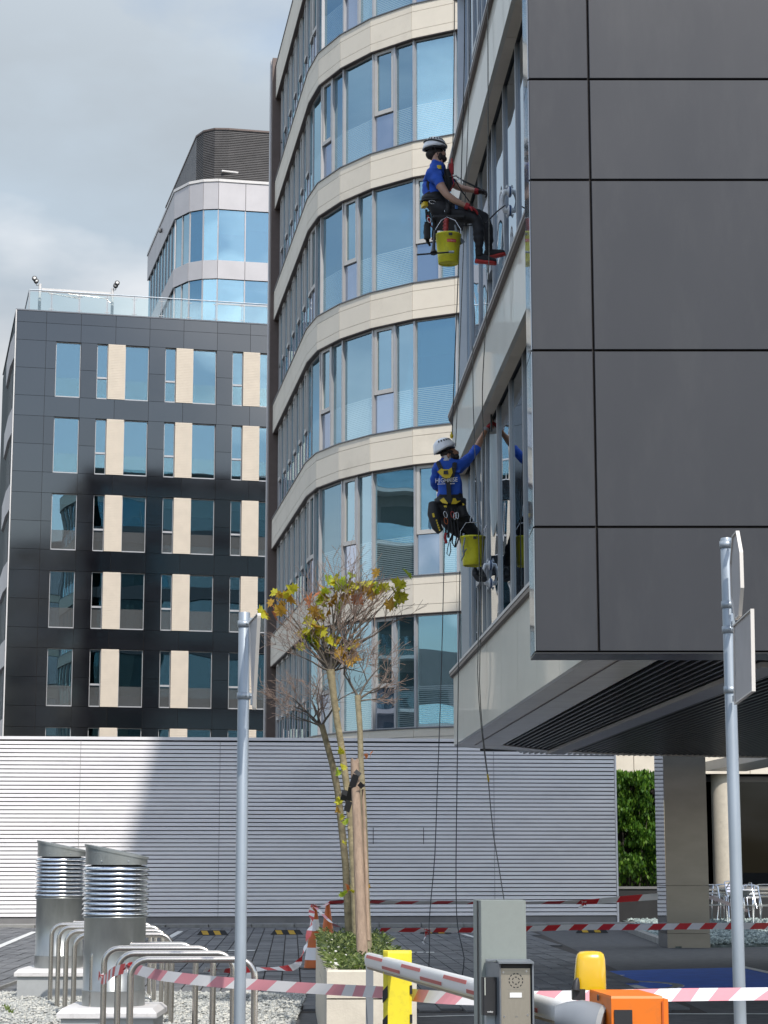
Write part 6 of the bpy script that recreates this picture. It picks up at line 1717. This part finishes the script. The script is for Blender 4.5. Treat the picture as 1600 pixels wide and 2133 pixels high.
shoe(p1, a1(990, 541, -.16), a1(1034, 546, -.16), (0, 0, 1), M['trousers'], M['shoe_red'])
shoe(p1, a1(1010, 536, .10), a1(1052, 526, .06), (-.1, 0, 1), M['trousers'], M['shoe_red'])
# sock and ankle strip
b = MB(); b.tube([a1(998, 518, -.16), a1(998, 533, -.16)], [.046, .040], 12); b.build('sock', M['trousers'], p1)
b = MB(); b.tube([a1(1018, 512, .10), a1(1019, 529, .10)], [.046, .040], 12); b.build('sock', M['trousers'], p1)
# harness
bandring(p1, a1(905, 418), (.10, 0, 1), .158, .145, .055, M['web'], 'waist_belt')
bandring(p1, a1(903, 424, -.02), (.10, 0, 1), .163, .149, .018, M['web'], 'belt_binding')
for dy in (-.10, .10):
    b = MB(); P = [a1(898, 412, dy*1.2), a1(892, 385, dy*1.1), a1(896, 358, dy), a1(908, 347, dy), a1(919, 352, dy), a1(928, 375, dy*1.0), a1(926, 400, dy)]
    band(b, P, .045); b.tube(P, .018, 6); b.build('shoulder_strap', M['web'], p1)
b = MB(); b.rbox(a1(915, 349, -.15), .05, .05, .045, 0, 0, .012); b.build('strap_pad', M['web_yellow'], p1)
b = MB(); b.rbox(a1(884.5, 427, -.05), .055, .12, .05, .3, 0, .012); b.build('belt_pad', M['web_yellow'], p1)
b = MB(); b.tube([a1(930, 352, -.08), a1(935, 372, -.05), a1(934, 398, -.05)], [.03, .045, .035], 10); b.build('chest_device', M['web'], p1)
b = MB(); b.tube([a1(941, 330, -.05), a1(942, 352, -.05)], [.012, .020], 8); b.build('rope_grab', M['cloth_red'], p1)
b = MB(); b.rbox(a1(940, 352, -.05), .06, .05, .12, 0, 0, .015); b.build('descender', M['glove_red'], p1)
sling(p1, [a1(936, 368, -.1), a1(950, 366, -.12), a1(962, 375, -.1), a1(985, 386, -.05), a1(1000, 393, 0)], M['rope_dark'], .010, 'lanyard')
sling(p1, [a1(946, 372, -.12), a1(962, 398, -.1), a1(978, 420, -.1)], M['web'], .007)
carab(p1, a1(950, 370, -.13), .11, M['metal'], 1.2); carab(p1, a1(959, 378, -.13), .09, M['metal'], .9); carab(p1, a1(901, 421, -.17), .10, M['metal'], 1.4); carab(p1, a1(930, 440, -.2), .10, M['metal'], .1)
sling(p1, [a1(941, 362, -.16), a1(946, 385, -.18), a1(937, 398, -.16)], M['glove_red'], .007)
b = MB(); b.rbox(a1(951, 430, -.22), .035, .02, .06, .3, 0, .006); b.build('blue_tag', M['suction_blue'], p1)
bandring(p1, a1(932, 443, -.12), (1, 0, -.15), .118, .110, .06, M['web'], 'leg_loop', ref=(0, 1, 0)); bandring(p1, a1(934, 439, .12), (1, 0, -.1), .115, .108, .06, M['web'], 'leg_loop')
b = MB(); b.rbox(a1(934, 464, 0), .36, .50, .03, 0, 0, .01); b.build('seat_board', M['web'], p1)
for dy in (-.22, .22): sling(p1, [a1(934, 462, dy), a1(931, 430, dy*.95), a1(934, 395, dy*.5)], M['web'], .010, 'seat_strap')
# gear hanging behind the hip
for (pts, m_, r_) in (([(888, 436), (889, 455), (893, 470), (890, 500), (896, 512)], 'web', .016), ([(893, 440), (897, 462), (888, 480), (893, 508)], 'web', .018), ([(899, 445), (903, 468), (901, 492), (906, 505)], 'rope_dark', .012), ([(891, 448), (898, 470), (905, 478), (900, 500)], 'glove_red', .010), ([(887, 462), (884, 485), (890, 505)], 'web', .014), ([(903, 452), (908, 480), (905, 500)], 'trousers', .022)):
    sling(p1, [a1(x, y, -.12 + .03 * i) for i, (x, y) in enumerate(pts)], M[m_], r_)
b = MB(); b.rbox(a1(890, 482, -.1), .07, .08, .17, .2, 0, .02); b.build('tool_pouch', M['web'], p1)
carab(p1, a1(894, 458, -.18), .08, M['metal'], .3)

bk = bucket('upper yellow green bucket with red label, hanging from the seated cleaner', a1(934, 520, -.34).x, Y1 - .34, at(934, 489, Y1 - .34).z, at(934, 550, Y1 - .34).z, .143, 'COMENSAL', a1(931, 452, -.3))
def loose(name, label, cat, mbf, m, group=None):
    o = mbf.build(name, m); return tag(o, label, cat, group)
b = MB(); b.tube([a1(928, 500, -.30), a1(930, 456, -.30)], [.030, .026], 12)
for k in range(5): b.tube([a1(928 + .2*k, 492 - 7*k, -.30), a1(928 + .2*k, 490 - 7*k, -.30)], [.034, .034], 12)
loose('washer_handle', 'red ribbed squeegee handle standing in the upper bucket', 'squeegee', b, M['cloth_red'])
sq = thing('squeegee', 'long black squeegee hanging level in front of the upper bucket', 'squeegee', tuple(a1(906, 527, -.55)))
b = MB(); b.tube([a1(868, 530.5, -.52), a1(945, 524.5, -.52)], [.010, .010], 6); b.build('rubber_blade', M['black'], sq)
b = MB(); b.tube([a1(935, 525, -.52), a1(946, 524.5, -.52)], [.015, .015], 8); b.build('end_grip', M['galv'], sq)
b = MB(); b.tube([a1(904, 527, -.52), a1(903, 519, -.5), a1(904, 505, -.48), a1(906, 480, -.4)], [.045, .022, .016, .014], 8); b.build('handle', M['black'], sq)
b = MB(); b.tube([a1(948, 468, -.25), a1(952, 490, -.25), a1(962, 508, -.22)], [.010, .02, .045], 8); loose('spray_bottle', 'dark bottle hanging behind the upper bucket rim', 'bottle', b, M['hood'])

# ---- lower cleaner, seen from the back, reaching up to the pane
Y2 = 24.3
def a2(px, py, dy=0.0): return at(px, py, Y2 + dy)
p2 = thing('person', 'lower rope access cleaner seen from behind, right arm stretched up to the glass', 'person', tuple(a2(938, 1100)))
J = {'pelvis': (a2(938, 1060), .130), 'waist': (a2(938, 1032), .128), 'chest': (a2(936, 1000), .150), 'uchest': (a2(935, 975), .125), 'neck': (a2(933, 957), .060), 'head': (a2(934, 940), .084), 'crown': (a2(928, 931), .082), 'face': (a2(946, 944), .050), 'chin': (a2(950, 953), .034), 'nose': (a2(956, 942), .014),
     'lats': (a2(916, 996), .085), 'rats': (a2(957, 994), .085),
     'lsh': (a2(911, 975, .0), .072), 'lslv': (a2(905, 1000, .12), .056), 'lelb': (a2(907, 1014, .22), .045), 'lwri': (a2(925, 1028, .42), .030), 'lpalm': (a2(930, 1029, .44), .024),
     'rsh': (a2(963, 970, .04), .078), 'rslv': (a2(980, 951, .16), .060), 'relb': (a2(993, 934, .26), .050), 'rfor': (a2(1001, 917, .36), .043), 'rwri': (a2(1011, 899, .46), .031), 'rpalm': (a2(1014, 893, .48), .026),
     'lhip': (a2(920, 1070, .0), .112), 'lthi': (a2(945, 1096, .24), .092), 'lkne': (a2(966, 1116, .42), .070), 'lshin': (a2(975, 1140, .52), .064), 'lank': (a2(986, 1178, .62), .043),
     'rhip': (a2(954, 1070, .05), .112), 'rthi': (a2(972, 1092, .24), .090), 'rkne': (a2(990, 1112, .42), .068), 'rshin': (a2(994, 1140, .52), .062), 'rank': (a2(1001, 1180, .62), .043)}
B_ = [('pelvis', 'waist', 1), ('waist', 'chest', 0), ('chest', 'uchest', 0), ('chest', 'lats', 0), ('chest', 'rats', 0), ('uchest', 'neck', 2), ('neck', 'head', 2), ('head', 'crown', 3), ('head', 'face', 2), ('face', 'chin', 3), ('face', 'nose', 2),
      ('uchest', 'lsh', 0), ('lsh', 'lslv', 0), ('lslv', 'lelb', 0), ('lelb', 'lwri', 2), ('lwri', 'lpalm', 2), ('uchest', 'rsh', 0), ('rsh', 'rslv', 0), ('rslv', 'relb', 0), ('relb', 'rfor', 2), ('rfor', 'rwri', 2), ('rwri', 'rpalm', 2),
      ('pelvis', 'lhip', 1), ('lhip', 'lthi', 1), ('lthi', 'lkne', 1), ('lkne', 'lshin', 1), ('lshin', 'lank', 1), ('pelvis', 'rhip', 1), ('rhip', 'rthi', 1), ('rthi', 'rkne', 1), ('rkne', 'rshin', 1), ('rshin', 'rank', 1)]
skin_body('body', J, [(a, b) for a, b, _ in B_], p2, [M['shirt'], M['trousers'], M['skin_b'], M['hair']], {(a, b): r for a, b, r in B_}, 'pelvis')
helmet(p2, a2(925, 932), (.86, .28, .30), (-.22, 0, 1), M['helmet'], 1.04, band=False)
b = MB(); b.ball(a2(930, 946), .078, .080, .055, 12, 8); b.build('hair', M['hair'], p2)
b = MB(); b.ball(a2(949, 952), .050, .052, .042, 12, 8); b.ball(a2(942, 950, -.05), .034, .02, .04, 10, 6); b.build('beard', M['hair'], p2)
b = MB(); b.ball(a2(934, 949, -.082), .018, .010, .028, 8, 6); b.build('ear', M['skin_b'], p2)
for dy in (-.030, .034):
    b = MB(); b.ball(a2(954, 939.5, dy), .009, .011, .008, 8, 6); b.build('eye', M['eye'], p2)
b = MB(); b.tube([a2(932, 951), a2(932, 962)], [.074, .086], 14); b.build('neck_scarf', M['sign_back'], p2)
hand(p2, a2(1013, 894, .48), a2(1027, 877, .52) - a2(1013, 894, .48), (.9, .2, .2), 30, M['glove_red'], M['sign_back'], 1.12)
hand(p2, a2(928, 1029, .43), (1, .5, .1), (0, 0, -1), 25, M['glove_red'])
shoe(p2, a2(988, 1192, .58), a2(1000, 1207, .76), (-.2, -.2, 1), M['trousers'], M['black'])
shoe(p2, a2(1001, 1192, .60), a2(1009, 1207, .80), (-.2, -.2, 1), M['trousers'], M['black'])
bandring(p2, a2(938, 1046), (0, 0, 1), .186, .150, .075, M['web'], 'waist_belt', ref=(1, 0, 0))
yb = -.165
def fl(pts, m, name, w=None, th_=.012):
    b = MB(); P = [a2(x, y, d) for x, y, d in pts]; b.plate(P, (0, -1, 0), th_); return b.build(name, m, p2)
for (pts) in ([(912, 962, -.06), (918, 975, -.15), (928, 1000, -.168), (934, 1006, -.170)], [(948, 960, -.06), (946, 975, -.15), (940, 998, -.168), (935, 1006, -.170)], [(934, 1004, -.170), (935, 1025, -.170), (937, 1048, -.172)]):
    b = MB(); band(b, [a2(*p) for p in pts], .055); b.tube([a2(x, y, d + .012) for x, y, d in pts], .016, 6); b.build('back_strap', M['web'], p2)
fl([(911, 983, -.172), (919, 976, -.175), (925, 978, -.178), (935, 978, -.178), (941, 974, -.175), (943, 985, -.175), (938, 995, -.178), (930, 997, -.18), (922, 994, -.178)], M['web_yellow'], 'dorsal_plate')
fl([(924, 981, -.188), (933, 980, -.188), (934, 988, -.188), (924, 988, -.188)], M['black'], 'dorsal_ring')
fl([(916, 1042, -.158), (924, 1037, -.165), (933, 1048, -.172), (932, 1050, -.172), (922, 1048, -.165)], M['web_yellow'], 'belt_wing')
fl([(940, 1050, -.172), (944, 1038, -.168), (949, 1038, -.165), (952, 1044, -.16), (960, 1043, -.15), (950, 1050, -.162)], M['web_yellow'], 'belt_wing')
fl([(924, 1054, -.168), (930, 1053, -.17), (931, 1057, -.17), (926, 1057, -.17)], M['web_yellow'], 'belt_tab')
fl([(963, 1048, -.11), (967, 1050, -.11), (968, 1056, -.11), (964, 1057, -.11)], M['web_yellow'], 'belt_tab')
# gear: holster, slings, carabiners
b = MB(); b.tube([a2(902, 1048, -.12), a2(903, 1070, -.16), a2(910, 1098, -.17), a2(918, 1108, -.17)], [.055, .075, .062, .045], 12); b.build('holster', M['web'], p2)
fl([(900, 1070, -.235), (904, 1069, -.24), (906, 1077, -.24), (902, 1078, -.235)], M['web_yellow'], 'holster_patch')
for j in range(5): fl([(907.5 + 1.6*j, 1083 + 5*j, -.245), (910 + 1.6*j, 1082 + 5*j, -.245), (911 + 1.6*j, 1085.5 + 5*j, -.245), (908.5 + 1.6*j, 1086.5 + 5*j, -.245)], M['web_yellow'], 'holster_mark')
for (pts, m_, r_) in (([(929, 1058), (928, 1080), (929, 1105), (928, 1128)], 'web', .014), ([(929, 1110), (927, 1120), (930, 1132)], 'glove_red', .020), ([(941, 1058), (940, 1085), (943, 1110), (938, 1128)], 'web', .012),
                      ([(947, 1060), (946, 1090), (951, 1120), (947, 1140), (942, 1130), (944, 1108)], 'web', .009), ([(953, 1060), (953, 1090), (957, 1118), (949, 1140)], 'web', .010), ([(938, 1120), (933, 1140), (931, 1153), (936, 1158), (939, 1148), (938, 1130)], 'rope_dark', .006), ([(934, 1062), (935, 1090), (934, 1120)], 'trousers', .018)):
    sling(p2, [a2(x, y, -.19 + .008 * i) for i, (x, y) in enumerate(pts)], M[m_], r_)
for (x, y, m_) in ((928, 1072, 'metal'), (943, 1072, 'cloth_red'), (948, 1075, 'metal'), (952, 1074, 'metal'), (929, 1085, 'cone'), (983, 1082, 'metal')): carab(p2, a2(x, y, -.21), .10, M[m_], rnd.uniform(-.3, .3))
b = MB(); b.tube([a2(961, 1055, -.10), a2(966, 1075, -.10)], [.06, .05], 10); b.build('hip_pouch', M['web'], p2)
b = MB(); P = [(898, 1058, .02), (893, 1080, .0), (892, 1098, .0), (897, 1104, .0), (901, 1092, .0), (904, 1066, .02)]; b.plate([a2(*p) for p in P], (0, 1, 0), .02); b.build('blue_cloth', M['cloth_blue'], p2)
text_mesh('HIGHRISE', .078, p2, 'shirt_lettering', M['label_white'], a2(906.5, 1006, -.175), (1, 0, .07), (0, 0, 1), .002, .83)
for sgn, (xa, xb) in enumerate(((911, 929), (938, 948))):
    for i in range(int((xb - xa) / 2.4)):
        fl([(xa + i*2.4, 1009.5 - (i + sgn*8)*.12, -.176), (xa + i*2.4 + 1.7, 1009.3 - (i + sgn*8)*.12, -.176), (xa + i*2.4 + 1.7, 1007.6 - (i + sgn*8)*.12, -.176), (xa + i*2.4, 1007.8 - (i + sgn*8)*.12, -.176)], M['label_white'], 'small_lettering', None, .003)
bk2 = bucket('lower bright yellow bucket, plain, hanging below the reaching cleaner', a2(985, 1150, -.16).x, Y2 - .16, at(985, 1118, Y2 - .16).z, at(985, 1179, Y2 - .16).z, .150, None, a2(980, 1088, -.15))
b = MB(); b.tube([a2(969, 1120, -.33), a2(965, 1140, -.34), a2(966, 1156, -.34), a2(961, 1168, -.34)], [.008, .012, .014, .006], 6); b.tube([a2(966, 1152, -.34), a2(972, 1143, -.34)], [.012, .008], 6); b.tube([a2(968, 1120, -.32), a2(964, 1150, -.33)], .010, 6)
loose('cutter', 'dark hooked tool hanging on the side of the lower bucket', 'tool', b, M['hood'])
b = MB(); b.tube([a2(966, 1112, -.1), a2(969, 1140, -.2)], [.012, .02], 6); b.tube([a2(1003, 1117, -.1), a2(1014, 1094, .0)], [.006, .008], 6)
loose('squeegee_rod', 'thin metal squeegee rod sticking out of the lower bucket', 'squeegee', b, M['metal'])
# the squeegee held against the pane
hq = thing('window_squeegee', 'pink handled window squeegee held up against the glass', 'squeegee', tuple(a2(1030, 865, .52)))
b = MB(); b.tube([a2(1028, 893, .50), a2(1029.5, 866, .52), a2(1033, 838, .55)], [.020, .014, .012], 8); b.build('handle', M['skin_a'], hq)
b = MB(); b.tube([a2(1030, 841, .50), a2(1036, 839, .60)], .020, 8); b.build('pivot_head', M['cloth_red'], hq)
g0 = on_glass(1027, 872, .03); 
b = MB(); b.obox(g0 + Vector((-.02, 0, -.02)), Vector((.012,0,0)), Vector((0,.03,0)), Vector((0,0,.14))); b.build('blade_channel', M['black'], hq)
# soapy streak on the pane
def film_mat():
    m = bpy.data.materials.new('soap_film'); m.use_nodes = True; N, Lk = m.node_tree.nodes, m.node_tree.links; N.clear()
    o = N.new('ShaderNodeOutputMaterial'); t_ = N.new('ShaderNodeBsdfTransparent'); d = N.new('ShaderNodeBsdfDiffuse'); d.inputs['Color'].default_value = (.62, .70, .72, 1)
    mx = N.new('ShaderNodeMixShader'); nz = N.new('ShaderNodeTexNoise'); nz.inputs['Scale'].default_value = 5
    mr = N.new('ShaderNodeMapRange'); mr.inputs['To Min'].default_value = .45; mr.inputs['To Max'].default_value = .8; Lk.new(nz.outputs['Fac'], mr.inputs['Value'])
    Lk.new(mr.outputs[0], mx.inputs[0]); Lk.new(t_.outputs[0], mx.inputs[1]); Lk.new(d.outputs[0], mx.inputs[2]); Lk.new(mx.outputs[0], o.inputs['Surface']); return m
b = MB(); P = [on_glass(x, y, .006) for x, y in ((1020.5, 905), (1036, 903), (1036.5, 1000), (1036, 1085), (1031, 1108), (1027, 1120), (1023, 1095), (1020.5, 1040))]
b.plate(P, GB[0][2], .002); o = b.build('soap_film', film_mat(), None); tag(o, 'pale soapy streak on the pane below the reaching hand', 'soap film')

# suction handles on the glass
def suction(c, label):
    t = thing('suction_handle', label, 'suction handle', tuple(c), group='suction handles on the panes')
    n = GB[0][2]; d = GB[0][1]
    for sg in (-1, 1):
        q = c + Vector((0, 0, .115 * sg))
        b = MB(); b.tube([q + n*.004, q + n*.018, q + n*.030], [.062, .058, .030], 20); pd = b.build('suction_pad', M['suction'], t); b = MB(); b.tube([q + n*.002, q + n*.010], [.067, .066], 20); b.build('blue_rim', M['suction_blue'], t)
        b = MB(); b.tube([q + n*.030, q + n*.060, q + n*.080 - Vector((0,0,.055*sg))], [.034, .030, .024], 12); b.build('pad_arm', M['suction'], t)
        b = MB(); b.tube([q + n*.028 + Vector((0,0,.05*sg)), q + n*.030 + Vector((0,0,.085*sg))], [.022, .006], 10); b.build('release_lever', M['suction'], t)
    b = MB(); b.tube([c + n*.080 + Vector((0,0,.06)), c + n*.088, c + n*.080 - Vector((0,0,.06))], [.024, .019, .024], 12); b.build('grip', M['suction'], t)
suction(on_glass(1062, 419), 'upper white suction handle stuck to the pane beside the seated cleaner')
suction(on_glass(1022, 1196), 'lower white suction handle stuck to the pane below the reaching cleaner')
o = MB(); o.tube([on_glass(1052, 428, .09), a1(1036, 440, -.1), a1(1024, 452, 0), a1(1012, 465, -.1), a1(975, 470, -.2), a1(960, 470, -.2)], .008, 6); o = o.build('tether', M['web']); tag(o, 'black tether cord from the upper suction handle to the knee', 'cord')

# ropes
def rope(pts, r, label, m='rope', n=6):
    P = [Vector(p) for p in pts]; Q = []
    for i in range(len(P) - 1):
        p0, p1, p2_, p3 = P[max(i-1, 0)], P[i], P[i+1], P[min(i+2, len(P)-1)]; k = max(2, int((p2_ - p1).length / .35))
        for j in range(k):
            t_ = j / k; Q.append(.5 * ((2*p1) + (-p0 + p2_)*t_ + (2*p0 - 5*p1 + 4*p2_ - p3)*t_*t_ + (-p0 + 3*p1 - 3*p2_ + p3)*t_*t_*t_))
    Q.append(P[-1]); b = MB(); b.tube(Q, r, n); o = b.build('rope', M[m]); return tag(o, label, 'rope', 'ropes of the window cleaners')
rope([at(949, -900, 22.6), at(947, 0, 22.4), at(943, 330, 22.25)], .0065, 'thin work rope running up from the upper cleaner')
rope([at(1010, -900, 21.9), at(1016, 0, 21.85), at(1017, 300, 21.85), at(1019, 528, 21.85), at(1012, 678, 22.2), at(1006, 780, 22.6), at(1005, 850, 23.2), at(1008, 935, 23.6), at(1006, 1100, 23.9), at(1002, 1300, 24), at(999, 1420, 24.1), at(1006, 1530, 24.3), at(1017, 1622, 24.5), at(1028, 1740, 24.8), at(1050, 1874, 25.0), at(1054, 1990, 25.2)], .0065, 'long rope hanging in front of the upper cleaner down to the intercom')
rope([at(965, -900, 23.6), at(968, 0, 23.5), at(962, 330, 23.5), at(955, 560, 23.7), at(947, 760, 24.0), at(942, 905, 24.2)], .007, 'dark rope holding the lower cleaner from above', 'rope_dark')
rope([at(978, -900, 23.8), at(980, 0, 23.8), at(966, 500, 23.9), at(953, 840, 24.1), at(949, 930, 24.15)], .006, 'second safety rope above the lower cleaner')
rope([at(985, 720, 23.9), at(986, 850, 23.9), at(992, 1000, 23.7), at(998, 1140, 23.6), at(999, 1260, 23.6), at(995, 1400, 23.8), at(1003, 1520, 24.1), at(1016, 1618, 24.4)], .006, 'pale rope crossing in front of the lower bucket')
rope([at(926, 1130, 24.1), at(922, 1300, 24.1), at(917, 1480, 24.0), at(911, 1640, 24.0), at(906, 1780, 24), at(899, 1860, 24), at(894, 1925, 24), at(895, 1975, 24), at(893, 2022, 24.2)], .006, 'loose rope hanging left from the lower cleaner to the ground', 'rope_dark')
rope([at(958, 1190, 24.6), at(955, 1400, 24.6), at(952, 1640, 24.6), at(950, 1790, 24.6), at(951, 1900, 24.6), at(957, 1950, 24.6), at(967, 1995, 24.6), at(963, 2032, 24.8)], .0065, 'middle rope hanging straight down over the louvred wall', 'rope_dark')
b = MB(); b.ball(a2(941, 908, -.05), .022, .02, .035, 10, 6); b.ball(a2(941, 902, -.05), .013, .013, .02, 8, 5); loose('ascender', 'small yellow rope device above the lower helmet', 'rope device', b, M['web_yellow'])
b = MB(); b.tube([at(1016, 1614, 24.35), at(1018, 1628, 24.4)], .012, 6); loose('rope_knot', 'yellow taped knot where the two right ropes meet', 'knot', b, M['web_yellow'])
